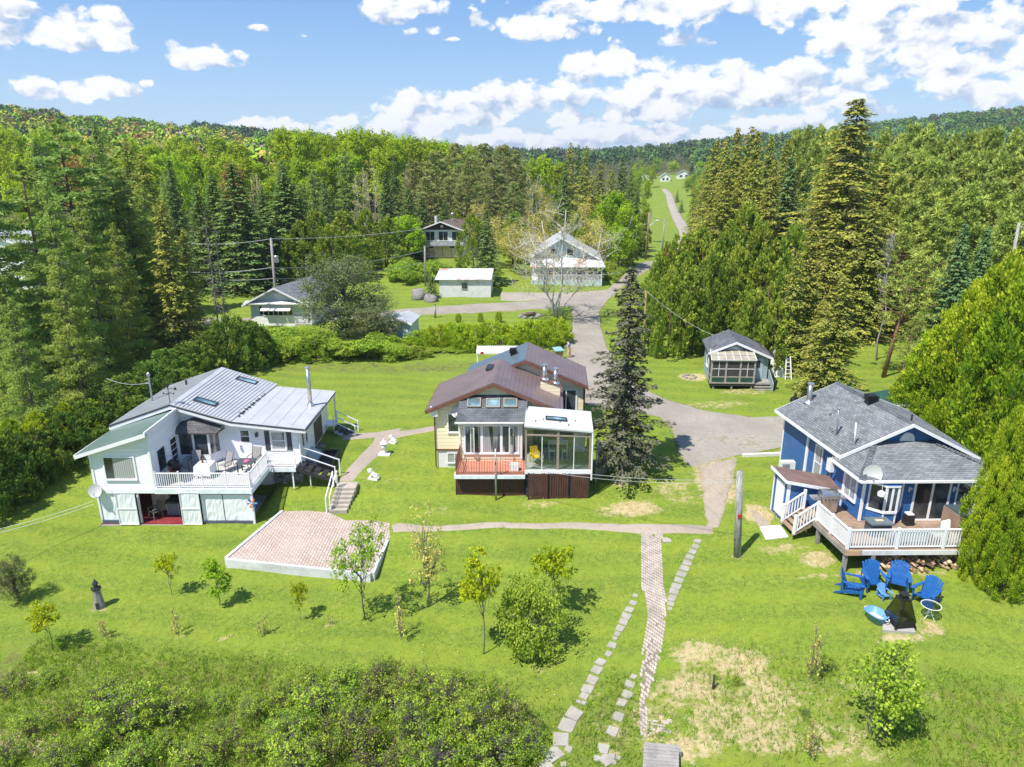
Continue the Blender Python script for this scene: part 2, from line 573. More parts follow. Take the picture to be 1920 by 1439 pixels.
def glass_dark(name,col=(.02,.026,.03),rough=.04,curtain=None):
	"""window pane: dark room behind, strong reflection; some panes have a curtain behind them"""
	m,N,out=new_mat(name)
	p=pos(N)
	n=N.noise(p,.9,3,.5)
	c=N.mix(N.ramp(n,.4,.65),col,tuple(x*3.0 for x in col))
	if curtain:
		x,y,z=N.sep(p)
		wv=N.m('SINE',N.m('MULTIPLY',N.m('ADD',x,N.m('MULTIPLY',y,.7)),55.0))
		cc=N.mix(N.ramp(wv,-1,1),tuple(q*.65 for q in curtain),curtain)
		c=N.mix(N.ramp(N.noise(N.combine(N.m('MULTIPLY',x,1.1),y,N.m('MULTIPLY',z,.15)),1.2,2),.47,.53),c,cc)
	principled(N,out,c,rough,0,.8)
	MATS[name]=m
	return m
def glass_clear(name,tint=(.86,.92,.9),opacity=.22):
	m,N,out=new_mat(name)
	tr=N.new('ShaderNodeBsdfTransparent')
	N.put(tr.inputs[0],tint)
	gl=N.new('ShaderNodeBsdfGlossy')
	gl.inputs['Roughness'].default_value=.02
	fr=N.new('ShaderNodeFresnel')
	fr.inputs[0].default_value=1.5
	mx=N.new('ShaderNodeMixShader')
	N.put(mx.inputs[0],N.m('ADD',N.m('MULTIPLY',fr.outputs[0],.6),opacity*.3,clamp=True))
	N.t.links.new(tr.outputs[0],mx.inputs[1])
	N.t.links.new(gl.outputs[0],mx.inputs[2])
	N.t.links.new(mx.outputs[0],out.inputs[0])
	MATS[name]=m
	return m
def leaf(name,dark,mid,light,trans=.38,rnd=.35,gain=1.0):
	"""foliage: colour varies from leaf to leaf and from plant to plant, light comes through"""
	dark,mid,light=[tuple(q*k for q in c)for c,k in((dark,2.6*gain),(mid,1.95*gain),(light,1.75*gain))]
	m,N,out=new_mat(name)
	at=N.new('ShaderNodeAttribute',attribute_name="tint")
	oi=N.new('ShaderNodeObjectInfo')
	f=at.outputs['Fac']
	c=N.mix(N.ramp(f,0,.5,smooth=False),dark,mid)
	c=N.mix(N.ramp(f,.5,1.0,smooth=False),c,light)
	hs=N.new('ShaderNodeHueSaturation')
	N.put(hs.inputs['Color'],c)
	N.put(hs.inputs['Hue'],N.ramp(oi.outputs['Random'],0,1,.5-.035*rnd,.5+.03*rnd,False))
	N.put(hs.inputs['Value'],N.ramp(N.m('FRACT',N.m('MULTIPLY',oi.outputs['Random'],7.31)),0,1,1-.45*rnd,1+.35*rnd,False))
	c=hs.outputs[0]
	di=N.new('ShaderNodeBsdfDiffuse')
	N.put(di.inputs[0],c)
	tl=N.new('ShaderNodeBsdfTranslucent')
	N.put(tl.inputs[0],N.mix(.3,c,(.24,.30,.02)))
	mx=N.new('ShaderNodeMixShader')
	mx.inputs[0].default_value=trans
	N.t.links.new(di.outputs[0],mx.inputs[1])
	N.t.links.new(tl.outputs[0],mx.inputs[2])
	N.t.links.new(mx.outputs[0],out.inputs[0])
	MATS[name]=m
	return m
def bark(name,a,b,scale=3.0):
	m,N,out=new_mat(name)
	p=N.new('ShaderNodeTexCoord').outputs['Object']
	x,y,z=N.sep(p)
	q=N.combine(N.m('MULTIPLY',x,5.0),N.m('MULTIPLY',y,5.0),z)
	n=N.noise(q,scale,6,.7)
	c=N.mix(N.ramp(n,.35,.65),a,b)
	principled(N,out,c,.9,0,.2,bump(N,n,.6,.04))
	MATS[name]=m
	return m
WHITE=paint("white_paint",(.76,.76,.77),.45,.05,2.0,dirt=(.45,.43,.38),dirt_amt=.25)
WHITE_CLEAN=paint("white_vinyl",(.80,.80,.82),.4,.03,2.0)
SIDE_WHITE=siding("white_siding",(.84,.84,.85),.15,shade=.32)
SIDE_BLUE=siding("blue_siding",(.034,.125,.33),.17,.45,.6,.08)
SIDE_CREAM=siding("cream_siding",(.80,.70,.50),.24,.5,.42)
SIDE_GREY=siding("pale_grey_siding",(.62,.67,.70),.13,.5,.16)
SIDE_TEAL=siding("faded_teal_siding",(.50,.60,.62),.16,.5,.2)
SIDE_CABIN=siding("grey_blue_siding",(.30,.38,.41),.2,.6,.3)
ROOF_GREY=shingles("grey_shingles",(.15,.165,.175),(.26,.28,.285))
ROOF_DARK=shingles("dark_shingles",(.085,.10,.115),(.14,.155,.17))
ROOF_CABIN=shingles("cabin_shingles",(.10,.11,.135),(.16,.165,.19))
ROOF_BROWN=metal_tiles("brown_metal_tiles",(.185,.13,.125))
ROOF_SLATE=paint("slate_blue_metal",(.10,.14,.17),.35,.06,1.0,spec=.6)
ROOF_WHITE=paint("white_roof_sheet",(.43,.44,.445),.45,.05,1.2,dirt=(.5,.5,.48),dirt_amt=.3)
ROOF_METAL=paint("pale_roof_metal",(.45,.465,.47),.38,.07,.9,spec=.5,dirt=(.34,.35,.36),dirt_amt=.4)
ROOF_METAL_SHADED=paint("shaded_roof_metal",(.25,.27,.29),.38,.07,.9,spec=.5)  # pale roof metal again, with the left slope's shade put into its colour
ROOF_GREEN=paint("green_roof_metal",(.13,.185,.165),.38,.07,.8,spec=.5)
ROOF_OLDTIN=paint("old_tin",(.62,.63,.64),.45,.08,1.0,dirt=(.42,.17,.07),dirt_amt=.9)
GUTTER=paint("rust_brown_trim",(.17,.075,.05),.5,.1)
DISHM=paint("dish_grey",(.50,.50,.49),.5,.05)
DARKTRIM=paint("dark_trim",(.035,.037,.04),.5,.1)
ALU=paint("aluminium",(.62,.63,.65),.3,.06,2,metal=.85)
STEEL=paint("stainless_steel",(.60,.58,.56),.28,.08,2,metal=.9)
BLACK=paint("black_metal",(.018,.018,.02),.4,.15)
BLACKP=paint("black_plastic",(.025,.026,.028),.55,.15)
TAUPE=paint("taupe_aluminium",(.30,.25,.20),.45,.06)
CONC=paint("concrete",(.36,.35,.33),.85,.12,1.6,.25,dirt=(.24,.23,.2))
CONC_WHITE=paint("white_render",(.72,.72,.70),.75,.05,1.4,.1,dirt=(.4,.4,.36),dirt_amt=.3)
STONE=paint("field_stone",(.27,.26,.24),.9,.3,3.0,.4,fine=.3)
FLAG=paint("flagstone",(.37,.345,.295),.85,.14,1.3,.25,dirt=(.25,.24,.2),dirt_amt=.5,fine=.12)
WOOD_GREY=paint("weathered_wood",(.30,.285,.26),.85,.22,2.0,.3,fine=.25)
WOOD_TIMBER=paint("pale_painted_timber",(.60,.61,.62),.7,.1,1.2,.2,dirt=(.28,.26,.23),dirt_amt=.6)
WOOD_DECK=paint("brown_deck_boards",(.30,.205,.145),.65,.25,1.2,.15,dirt=(.42,.34,.27),dirt_amt=.6)
WOOD_NEW=paint("new_lumber",(.48,.33,.19),.7,.15,2.0)
WOOD_PLY=paint("plywood",(.68,.52,.36),.7,.2,1.3)
WOOD_PEEL=paint("peeling_white_boards",(.74,.75,.74),.8,.1,1.0,.2,dirt=(.30,.27,.24),dirt_amt=.7,fine=.12)
DECK_PALE=paint("pale_deck",(.46,.45,.43),.7,.07,1.5)
BROWN_SLAT=paint("brown_privacy_slat",(.095,.042,.033),.6,.25,4.0)
TERRA=paint("terracotta_carpet",(.46,.19,.125),.8,.1,1.5)
TARP=paint("white_tarpaulin",(.76,.79,.81),.5,.05,1.2,.08)
RED=paint("red_paint",(.45,.03,.03),.4,.15)
DKRED=paint("dark_red_floor",(.22,.03,.035),.6,.2)
TUB=paint("grey_tub_panel",(.14,.16,.19),.5,.1)
TUBCOVER=paint("dark_tub_cover",(.03,.045,.05),.6,.1)
BLUE_RESIN=paint("blue_resin",(.015,.105,.33),.38,.08,3)
BLUE_LIGHT=paint("light_blue_plastic",(.13,.31,.60),.4,.06,3)
YELLOW=paint("yellow_plastic",(.75,.48,.02),.4,.06)
ORANGE=paint("orange_plastic",(.75,.22,.04),.4,.06)
PINK=paint("pink_plastic",(.75,.10,.25),.5,.06)
CLOTH=paint("white_cloth",(.78,.78,.78),.9,.04)
CUSHION=paint("grey_cushion",(.42,.40,.40),.9,.1)
MESHGREY=paint("grey_sling_fabric",(.27,.26,.26),.8,.1)
SHUTTER=paint("charcoal_shutter",(.055,.06,.07),.6,.1)
BAYROOF=shingles("weathered_bay_shingles",(.085,.085,.095),(.13,.125,.13),.3,.16)
PURPLEBROWN=paint("dark_brown_gable",(.05,.026,.03),.6,.1)
GREENPANEL=paint("dark_green_panel",(.02,.075,.055),.6,.15)
SCREEN=paint("dark_insect_screen",(.055,.052,.05),.8,.2)
POLYCARB=paint("dirty_polycarbonate",(.33,.30,.23),.5,.16,2.0,dirt=(.12,.11,.08),dirt_amt=.4)
INTERIOR=paint("dark_interior",(.055,.055,.06),.9,.2)
INTERIOR_W=paint("pale_interior",(.35,.35,.35),.9,.2)
PANE=glass_dark("window_pane")
PANE_CURTAIN=glass_dark("curtained_pane",curtain=(.42,.43,.44))
PANE_GREEN=glass_dark("leaf_reflecting_pane",(.03,.04,.035))
PANE_SKY=glass_dark("skylight_pane",(.09,.15,.17),.08)
CLEAR=glass_clear("clear_glass")
LAMP=paint("lamp_glass",(.6,.6,.58),.2,.03)
SPOKE=paint("galvanised_steel",(.38,.40,.42),.4,.1,3,metal=.6)
WIRE=paint("grey_cable",(.42,.43,.44),.5,.05)
POLEWOOD=bark("grey_pole_wood",(.22,.21,.20),(.42,.41,.39),2.0)
POLEBROWN=bark("brown_pole_wood",(.26,.16,.09),(.38,.26,.16),2.0)
BARK_GREY=bark("grey_bark",(.11,.095,.085),(.22,.20,.18))
BARK_BROWN=bark("brown_bark",(.085,.06,.045),(.17,.125,.095))
BARK_RED=bark("reddish_pine_bark",(.15,.085,.055),(.31,.18,.11))
BARK_BIRCH=bark("white_birch_bark",(.34,.325,.30),(.66,.65,.62),1.6)
BARK_DEAD=bark("dead_grey_wood",(.24,.225,.215),(.40,.385,.37))
def ground_mat():
	m,N,out=new_mat("lawn")
	p=pos(N)
	x,y,z=N.sep(p)
	at=N.new('ShaderNodeAttribute',attribute_name="wear")
	wear,rough_,far=N.sep(at.outputs['Vector'])
	n1=N.noise(p,.16,5,.62)
	n2=N.noise(p,.9,6,.70)
	n3=N.noise(p,4.0,6,.78)
	n4=N.noise(p,22.0,4,.75)
	n5=N.noise(p,.42,4,.6)
	c=N.mix(N.ramp(n1,.33,.67),(.088,.160,.012),(.140,.215,.016))
	c=N.mix(N.ramp(n2,.40,.66,0,.62),c,(.185,.228,.030))
	c=N.mix(N.ramp(n5,.52,.72,0,.5),c,(.058,.122,.012))
	c=N.mix(N.ramp(n3,.42,.60,0,.72),c,(.040,.088,.008))
	c=N.mix(N.ramp(n4,.42,.62,0,.66),c,(.24,.275,.07))
	st=N.m('SINE',N.m('ADD',N.m('MULTIPLY',y,3.1),N.m('ADD',N.m('MULTIPLY',x,.35),N.m('MULTIPLY',n1,9.0))))
	c=N.mix(N.ramp(st,-.5,.8,0,.30),c,(.21,.26,.03))
	rg=N.mix(N.ramp(n3,.35,.65),(.075,.13,.018),(.19,.225,.05))
	rg=N.mix(N.ramp(N.noise(p,2.2,5,.7),.42,.62),rg,(.10,.075,.045))
	c=N.mix(N.m('MULTIPLY',rough_,N.ramp(n2,.30,.60)),c,rg)
	wn=N.m('ADD',N.m('MULTIPLY',wear,1.25),N.m('MULTIPLY',N.m('SUBTRACT',N.noise(p,2.6,6,.72),.5),2.2))
	dry=N.mix(N.ramp(n3,.3,.7),(.30,.235,.13),(.42,.36,.24))
	c=N.mix(N.m('MULTIPLY',N.ramp(wn,.45,.95),N.ramp(wear,.02,.18)),c,dry)
	ff=N.mix(N.ramp(n2,.35,.65),(.05,.075,.018),(.085,.07,.035))
	c=N.mix(far,c,ff)
	c=N.mix(1.0,c,(1.22,1.21,1.05),'MULTIPLY')
	h=N.m('ADD',N.m('MULTIPLY',n3,.7),N.m('MULTIPLY',n4,.6))
	b=principled(N,out,c,.9,0,.15,bump(N,h,.8,.06))
	return m
LAWN=ground_mat()
def gravel_mat(name,a,b,grass=.25):
	m,N,out=new_mat(name)
	p=pos(N)
	n1,n2,n3=N.noise(p,.35,5,.6),N.noise(p,3.0,5,.7),N.noise(p,38,3,.7)
	c=N.mix(N.ramp(n1,.3,.7),a,b)
	c=N.mix(N.ramp(n2,.45,.75,0,.5),c,tuple(q*.72 for q in a))
	c=N.mix(N.ramp(n3,.3,.7,0,.4),c,tuple(q*.55 for q in a))
	g=N.m('ADD',n1,N.m('MULTIPLY',n2,.6))
	c=N.mix(N.m('MULTIPLY',N.ramp(g,.93,1.05),grass),c,(.12,.17,.03))
	x,y,z=N.sep(p)
	tr=N.noise(N.combine(N.m('MULTIPLY',N.m('ADD',x,N.m('MULTIPLY',y,.35)),2.2),N.m('MULTIPLY',y,.12),0.0),1.0,4,.6)
	c=N.mix(N.ramp(tr,.54,.66,0,.28),c,tuple(q*.6 for q in a))
	ed=N.new('ShaderNodeAttribute',attribute_name="edge").outputs['Fac']
	ef=N.m('ADD',ed,N.m('MULTIPLY',N.m('SUBTRACT',N.noise(p,1.9,6,.75),.5),1.5))
	c=N.mix(N.ramp(ef,.28,.52,0,.55),c,tuple(q*.85 for q in(.34,.27,.17)))
	c=N.mix(N.ramp(ef,.52,.80),c,N.mix(N.ramp(n2,.4,.6),(.075,.135,.014),(.14,.19,.03)))
	principled(N,out,c,.95,0,.15,bump(N,N.m('ADD',n3,n2),.4,.03))
	MATS[name]=m
	return m
ASPHALT=gravel_mat("worn_asphalt",(.30,.27,.228),(.385,.35,.30),.4)
GRAVEL=gravel_mat("gravel",(.34,.30,.25),(.43,.39,.33),.35)
SANDY=gravel_mat("sandy_gravel",(.36,.30,.24),(.44,.38,.31),.7)
def pavers(name,w,h,cols,mort,zig=False,ms=.012):
	m,N,out=new_mat(name)
	p=pos(N)
	x,y,z=N.sep(p)
	br=N.new('ShaderNodeTexBrick')
	br.offset=.5
	N.put(br.inputs['Vector'],N.combine(y,x,0.0)if zig else N.combine(x,y,0.0))
	N.put(br.inputs['Color1'],cols[0])
	N.put(br.inputs['Color2'],cols[1])
	N.put(br.inputs['Mortar'],mort)
	br.inputs['Scale'].default_value=1.0
	br.inputs['Mortar Size'].default_value=ms
	br.inputs['Brick Width'].default_value=w
	br.inputs['Row Height'].default_value=h
	n=N.noise(p,.7,5,.65)
	c=N.mix(N.ramp(n,.4,.7,0,.6),br.outputs[0],cols[2])
	n2=N.noise(p,5.0,4,.7)
	c=N.mix(N.ramp(n2,.5,.75,0,.35),c,tuple(q*.6 for q in cols[0]))
	principled(N,out,c,.85,0,.2,bump(N,N.m('ADD',N.m('MULTIPLY',br.outputs['Fac'],-1.0),N.m('MULTIPLY',n2,.3)),.5,.02))
	MATS[name]=m
	return m
PATIO_BRICK=pavers("pink_patio_pavers",.32,.16,((.46,.35,.29),(.53,.445,.385),(.49,.41,.35)),(.24,.185,.155),True,.02)
PATH_PAVER=pavers("pale_path_pavers",.22,.11,((.37,.30,.25),(.42,.35,.30),(.39,.33,.28)),(.22,.18,.15))
BRICK_LOOSE=paint("walkway_brick",(.44,.375,.325),.85,.2,2.5,.2,dirt=(.26,.24,.17),dirt_amt=.6)
def build_ground():
	ny,nx=GXX.shape
	V=np.stack([GXX,GYY,GZZ],-1).reshape(-1,3)
	idx=np.arange(ny*nx).reshape(ny,nx)
	F=np.stack([idx[:-1,:-1],idx[:-1,1:],idx[1:,1:],idx[1:,:-1]],-1).reshape(-1,4)
	me=bpy.data.meshes.new("ground")
	me.vertices.add(len(V))
	me.vertices.foreach_set('co',V.ravel())
	me.loops.add(F.size)
	me.loops.foreach_set('vertex_index',F.ravel())
	me.polygons.add(len(F))
	me.polygons.foreach_set('loop_start',np.arange(0,F.size,4))
	me.polygons.foreach_set('use_smooth',np.ones(len(F),bool))
	me.update()
	X,Y=V[:,0],V[:,1]
	wear=np.zeros(len(V))
	rg=np.random.RandomState(3)
	wob=0.35*np.sin(X*2.1+Y)+0.3*np.sin(Y*2.7-X*.8)
	def patch(u,v,ru,rv,k):
		nonlocal wear
		c=G(u,v)
		a,b=G(u+ru,v),G(u,v-rv)
		rx,ry=abs(a[0]-c[0])+.05,abs(b[1]-c[1])+.05
		d=((X-c[0])/rx)**2+((Y-c[1])/ry)**2
		wear=np.maximum(wear,k*np.clip(1.25-d+.3*wob,0,1))
	for p in[(1180,955,75,18,.75),(1015,945,60,10,.5),(1340,905,45,45,.8),(1330,870,40,25,.7),(1270,930,60,24,.45),(1420,965,30,25,.9),(1165,905,30,12,.6),(1262,915,50,18,.5),(1743,1178,34,20,.7),(1690,1195,60,12,.8),(1310,1225,60,30,.8),(1385,1245,75,34,.72),(1330,1310,90,50,.55),(1420,1340,110,60,.52),(1530,1330,90,60,.42),(1250,1310,40,60,.5),(1600,1290,60,30,.4),(1290,1290,60,40,.68),(1350,1340,80,46,.66),(1430,1300,70,46,.68),(1440,1380,110,44,.66),(1300,1400,80,40,.66),(1560,1390,90,50,.56),(1745,1310,30,12,.7),(1640,1420,60,20,.45),(1215,1370,60,70,.5),(1150,1380,60,60,.45),(1110,1300,25,40,.4),(40,1390,80,40,.8),(90,1330,60,30,.5),(230,1284,24,10,.9),(60,1262,40,10,.5),(130,1250,30,9,.5),(330,1195,20,6,.5),(420,1195,14,6,.7),(545,1220,20,6,.6),(620,1175,20,6,.5),(1300,708,30,10,.9),(1395,735,60,8,.55),(1200,770,60,14,.4),(1340,760,90,10,.5),(1460,790,60,8,.6),(1385,855,40,8,.4),(190,1140,24,6,.7),(1385,1045,16,8,.7),(1470,1030,60,14,.6),(1530,1050,40,20,.8),(1650,1075,220,8,.6),(905,400,90,30,.2),(1010,1260,26,10,.5),(830,960,60,14,.35),(700,905,70,20,.3),(950,1110,80,14,.2),(1160,1130,26,8,.4),(1370,1045,14,5,.4),(1210,560,30,5,.4),(1300,440,20,10,.7),(1310,400,14,14,.5)]:
		patch(*p)
	rough=np.zeros(len(V))
	def rpatch(u,v,ru,rv,k):
		nonlocal rough
		c=G(u,v)
		a,b=G(u+ru,v),G(u,v-rv)
		d=((X-c[0])/(abs(a[0]-c[0])+.05))**2+((Y-c[1])/(abs(b[1]-c[1])+.05))**2
		rough=np.maximum(rough,k*np.clip(1.3-d+.3*wob,0,1))
	for p in[(250,1400,500,130,1),(700,1420,420,120,1),(80,1260,180,60,.8),(1150,1360,90,90,.6),(1450,1330,260,120,.34),(1800,1380,220,120,.6),(600,1330,420,70,.9),(330,1270,260,40,.8),(780,690,330,10,.9),(640,660,200,14,.9)]:
		rpatch(*p)
	far=np.clip((Y-128-6*np.sin(X*.06))/14,0,1)
	road=np.clip(1-np.abs(X-(30+.22*(Y-130)))/30,0,1)*(Y>128)*(Y<520)
	far=far*(1-np.clip(road*2.2,0,1))
	ca=me.attributes.new("wear",'FLOAT_COLOR','POINT')
	ca.data.foreach_set('color',np.stack([wear,rough,far,np.ones(len(V))],-1).astype(np.float32).ravel())
	me.materials.append(LAWN)
	o=link("ground",me)
	return tag(o,"rolling green lawn and forest floor under the whole village",None,None,"structure")
GROUND=build_ground()
def resample(P,n):
	P=np.array(P,float)
	s=np.concatenate([[0],np.cumsum(np.linalg.norm(np.diff(P,axis=0),axis=1))])
	q=np.linspace(0,s[-1],n)
	return np.stack([np.interp(q,s,P[:,k])for k in range(P.shape[1])],-1)
def sheet(name,Lp,Rp,n,m,mat,label,lift=.03,jit=.0,world=False,seed=0,thick=.1):
	"""a strip of ground cover between a left and a right edge"""
	rg=np.random.RandomState(seed)
	if not world:
		Lp=[G(*p)[:2]for p in Lp]
		Rp=[G(*p)[:2]for p in Rp]
	A,B=resample(Lp,n),resample(Rp,n)
	if jit:
		w=B-A
		w/=np.linalg.norm(w,axis=1)[:,None]+1e-9
		A=A+w*np.convolve(rg.uniform(-jit,jit,n+2),[.3,.4,.3],'valid')[:,None]
		B=B+w*np.convolve(rg.uniform(-jit,jit,n+2),[.3,.4,.3],'valid')[:,None]
	V,F=[],[]
	for i in range(n):
		for j in range(m):
			p=A[i]+(B[i]-A[i])*j/(m-1)
			edge=-.06 if j in(0,m-1)or i in(0,n-1)else lift
			far=max(0,(p[1]-110)*.0012)
			V.append((p[0],p[1],float(gz(p[0],p[1]))+edge+(far if edge>0 else 0)))
	for i in range(n-1):
		for j in range(m-1):
			a=i*m+j
			F.append((a,a+1,a+m+1,a+m))
	me=bpy.data.meshes.new(name)
	me.from_pydata(V,[],F)
	me.materials.append(mat)
	e=np.zeros((n,m),np.float32)
	e[:,0]=e[:,-1]=e[0]=e[-1]=1
	if m>=7:
		e[1:-1,1]=e[1:-1,-2]=.42 if m<20 else .7
	if m>=20:
		e[1:-1,2]=e[1:-1,-3]=.35
	at=me.attributes.new("edge",'FLOAT','POINT')
	at.data.foreach_set('value',e.ravel())
	me.polygons.foreach_set('use_smooth',[True]*len(F))
	o=link(name,me)
	if len(F)and me.polygons[0].normal.z<0:
		me.flip_normals()
	return tag(o,label,None,None,"structure")
sheet("street",[(150,628),(330,612),(470,608),(620,604),(802,592),(960,586),(1075,578),(1120,577)],[(150,612),(330,597),(470,595),(620,588),(740,580),(872,570),(990,564),(1105,549),(1175,540)],110,9,ASPHALT,"grey worn street running across behind the hedges",.04,.12,seed=1)
sheet("driveway",[(1066,578),(1072,600),(1069,625),(1060,650),(1061,690),(1080,730),(1096,762),(1180,771),(1230,783),(1250,806),(1268,850),(1284,872),(1300,880)],[(1165,541),(1138,566),(1126,584),(1128,613),(1140,650),(1163,690),(1205,728),(1262,752),(1330,772),(1420,784),(1478,782),(1486,838),(1392,852)],130,34,ASPHALT,"pale gravelly lane widening into the driveway between the houses",.045,.12,seed=2)
sheet("lane",[(1120,560),(1150,530),(1175,508),(1190,497),(1212,489)],[(1165,541),(1185,528),(1205,515),(1222,505),(1245,492)],40,9,ASPHALT,"short lane from the junction towards the power poles",.05,.12,seed=4)
def world_road():
	Lw=np.array([[27,128],[33,150],[43,190],[55,240],[64.2,290],[74,350],[83,400],[86,428]],float)
	w=np.array([[5.4,.0]]*3+[[5.2,0]]*2+[[4.8,0],[4.4,0],[4.0,0]])
	sheet("gravel_road",Lw,Lw+w,90,5,GRAVEL,"straight gravel road climbing away between the trees",.10,.15,True,5)
world_road()
sheet("side_track",[(935,568),(1000,567),(1080,566),(1150,552)],[(935,545),(1000,546),(1080,545),(1160,541)],40,5,GRAVEL,"gravel track in front of the old white farmhouse",.035,.2,seed=6)
sheet("forecourt",[(755,484),(800,484),(850,482)],[(755,479),(800,478),(850,477)],16,4,CONC,"pale paved strip before the brown gabled house",.05,seed=6)
sheet("worn_track",[(1296,876),(1306,905),(1312,940),(1318,970),(1322,992)],[(1392,855),(1386,890),(1374,925),(1362,962),(1352,992)],40,7,SANDY,"sandy worn track tapering from the driveway towards the front path",.03,.16,seed=14)
sheet("garden_path",[(640,828),(700,822),(690,836),(655,872),(630,905)],[(638,811),(715,809),(760,800),(718,850),(664,905)],50,7,PATH_PAVER,"paved path from the back stairs down to the concrete steps",.035,seed=7)
sheet("connecting_path",[(712,812),(770,804),(822,795)],[(728,830),(775,817),(822,808)],24,5,PATH_PAVER,"paved path crossing the lawn to the cream house",.036,seed=8)
sheet("gravel_path",[(733,1003),(800,999),(930,992),(1060,993),(1200,1003),(1345,1004)],[(728,984),(800,985),(930,977),(1060,978),(1200,980),(1340,985)],70,6,SANDY,"narrow pale gravel path running across the front lawn",.035,.06,seed=9)
sheet("stepping_patch",[(1400,956),(1415,990),(1440,990)],[(1412,953),(1450,975),(1456,992)],12,4,SANDY,"worn gravel patch on the lawn by the blue shed",.03,.08,seed=10)
def rp(u,v,P0,n):
	"""where the line of sight (u,v) meets the plane through P0 with normal n"""
	r=ray(u,v)
	n=np.array(n,float)
	c=np.array([0,0,CAM_H])
	t=((np.array(P0,float)-c)@n)/(r@n)
	return c+r*t
def pbox(mb,plane,t0,t1,d0,d1,z0,z1):
	"""box on a wall: t along the wall, d outwards from it"""
	ax,val,s=plane
	lo,hi=sorted((val+s*d0,val+s*d1))
	if ax=='b':
		mb.box(min(t0,t1),max(t0,t1),lo,hi,z0,z1)
	else:
		mb.box(lo,hi,min(t0,t1),max(t0,t1),z0,z1)
	return mb
def window(H,fr,plane,t0,t1,z0,z1,cols=1,rows=1,frame=WHITE_CLEAN,pane=PANE,fw=.07,mw=.05,widths=None,sill=True,name="window",depth=.05):
	t0,t1=min(t0,t1),max(t0,t1)
	mb=MB(fr)
	pbox(mb,plane,t0-fw,t1+fw,-.02,depth,z1,z1+fw)
	pbox(mb,plane,t0-fw,t1+fw,-.02,depth+(.04 if sill else 0),z0-fw,z0)
	pbox(mb,plane,t0-fw,t0,-.02,depth,z0,z1)
	pbox(mb,plane,t1,t1+fw,-.02,depth,z0,z1)
	ws=widths or[1]*cols
	cum=np.concatenate([[0],np.cumsum(ws)])/sum(ws)
	ts=t0+(t1-t0)*cum
	for k in range(1,len(ws)):
		pbox(mb,plane,ts[k]-mw/2,ts[k]+mw/2,-.02,depth-.008,z0,z1)
	zs=np.linspace(z0,z1,rows+1)
	for k in range(1,rows):
		pbox(mb,plane,t0,t1,-.02,depth-.015,zs[k]-mw/2,zs[k]+mw/2)
	f=mb.build(name,frame,H)
	for i in range(len(ws)):
		for j in range(rows):
			q=MB(fr)
			pbox(q,plane,ts[i]+.012,ts[i+1]-.012,-.01,.018,zs[j]+.012,zs[j+1]-.012)
			q.build("pane",pane,f,base=world_loc(H))
	return f
BAL={}
def baluster_mesh(w,h,mat):
	k=(w,round(h,3),mat.name)
	if k not in BAL:
		BAL[k]=MB().box(-w/2,w/2,-w/2,w/2,0,h).mesh("baluster",mat)
	return BAL[k]
def railing(H,fr,P,h=.92,mat=WHITE_CLEAN,spacing=.125,post=.11,bal=.04,cap=.1,posts=None,low=.10,name="railing",post_extra=.12,end_posts=(True,True),rail_h=.05):
	"""a run of railing through the points P (local a, b, z)"""
	P=[np.array(p,float)for p in P]
	base=world_loc(H)
	mb=MB(fr)
	for p,q in zip(P[:-1],P[1:]):
		for z,w,hh in((h,cap,rail_h),(low,bal*1.3,.045)):
			mb.beam(p+(0,0,z),q+(0,0,z),w,hh)
	r=mb.build(name,mat,H)
	def put(nm,me,pt):
		w=fr(pt)if fr is not None else pt
		link(nm,me,r,Vector(w)-Vector(base))
	pm=baluster_mesh(post,h+post_extra,mat)
	for i,p in enumerate(P):
		if(i==0 and not end_posts[0])or(i==len(P)-1 and not end_posts[1]):
			continue
		put("post",pm,p)
	for i,(p,q)in enumerate(zip(P[:-1],P[1:])):
		L=np.linalg.norm((q-p)[:2])
		n=max(1,int(round(L/spacing)))
		np_=posts[i]if posts else 0
		pk=[round(n*(k+1)/(np_+1))for k in range(np_)]
		for k in range(1,n):
			c=p+(q-p)*k/n
			if k in pk:
				put("post",pm,c)
			else:
				put("baluster",baluster_mesh(bal,h-low,mat),c+(0,0,low))
	return r
def stairs(H,fr,top0,top1,run,drop,n,mat,thick=.05,name="step",depth=None,label=None):
	"""n separate treads going down from the edge top0-top1 (local points) along the vector run"""
	a,b=np.array(top0,float),np.array(top1,float)
	run=np.array(run,float)/n
	for k in range(n):
		o=run*k+(0,0,-drop*(k+1)/(n+1))
		d=run*(1.06 if depth is None else depth)
		mb=MB(fr).slab([a+o,b+o,b+o+d,a+o+d],(0,0,-thick))
		mb.build(name,mat,H)
def skylight(H,P0,n,down,c,L,W,fmat=DARKTRIM,pane=PANE_SKY,t=.10):
	"""a roof window: centre c on the plane, length L down the slope, width W"""
	n=np.array(n,float)/np.linalg.norm(n)
	d=np.array(down,float)/np.linalg.norm(down)
	s=np.cross(n,d)
	mb=MB()
	q=[c-d*L/2-s*W/2,c+d*L/2-s*W/2,c+d*L/2+s*W/2,c-d*L/2+s*W/2]
	fw=.07
	qi=[c-d*(L/2-fw)-s*(W/2-fw),c+d*(L/2-fw)-s*(W/2-fw),c+d*(L/2-fw)+s*(W/2-fw),c-d*(L/2-fw)+s*(W/2-fw)]
	for i in range(4):
		j=(i+1)%4
		mb.slab([q[i],q[j],qi[j],qi[i]],n*t)
	f=mb.build("skylight",fmat,H)
	MB().slab(qi,n*(t*.7)).build("pane",pane,f,base=world_loc(H))
	return f
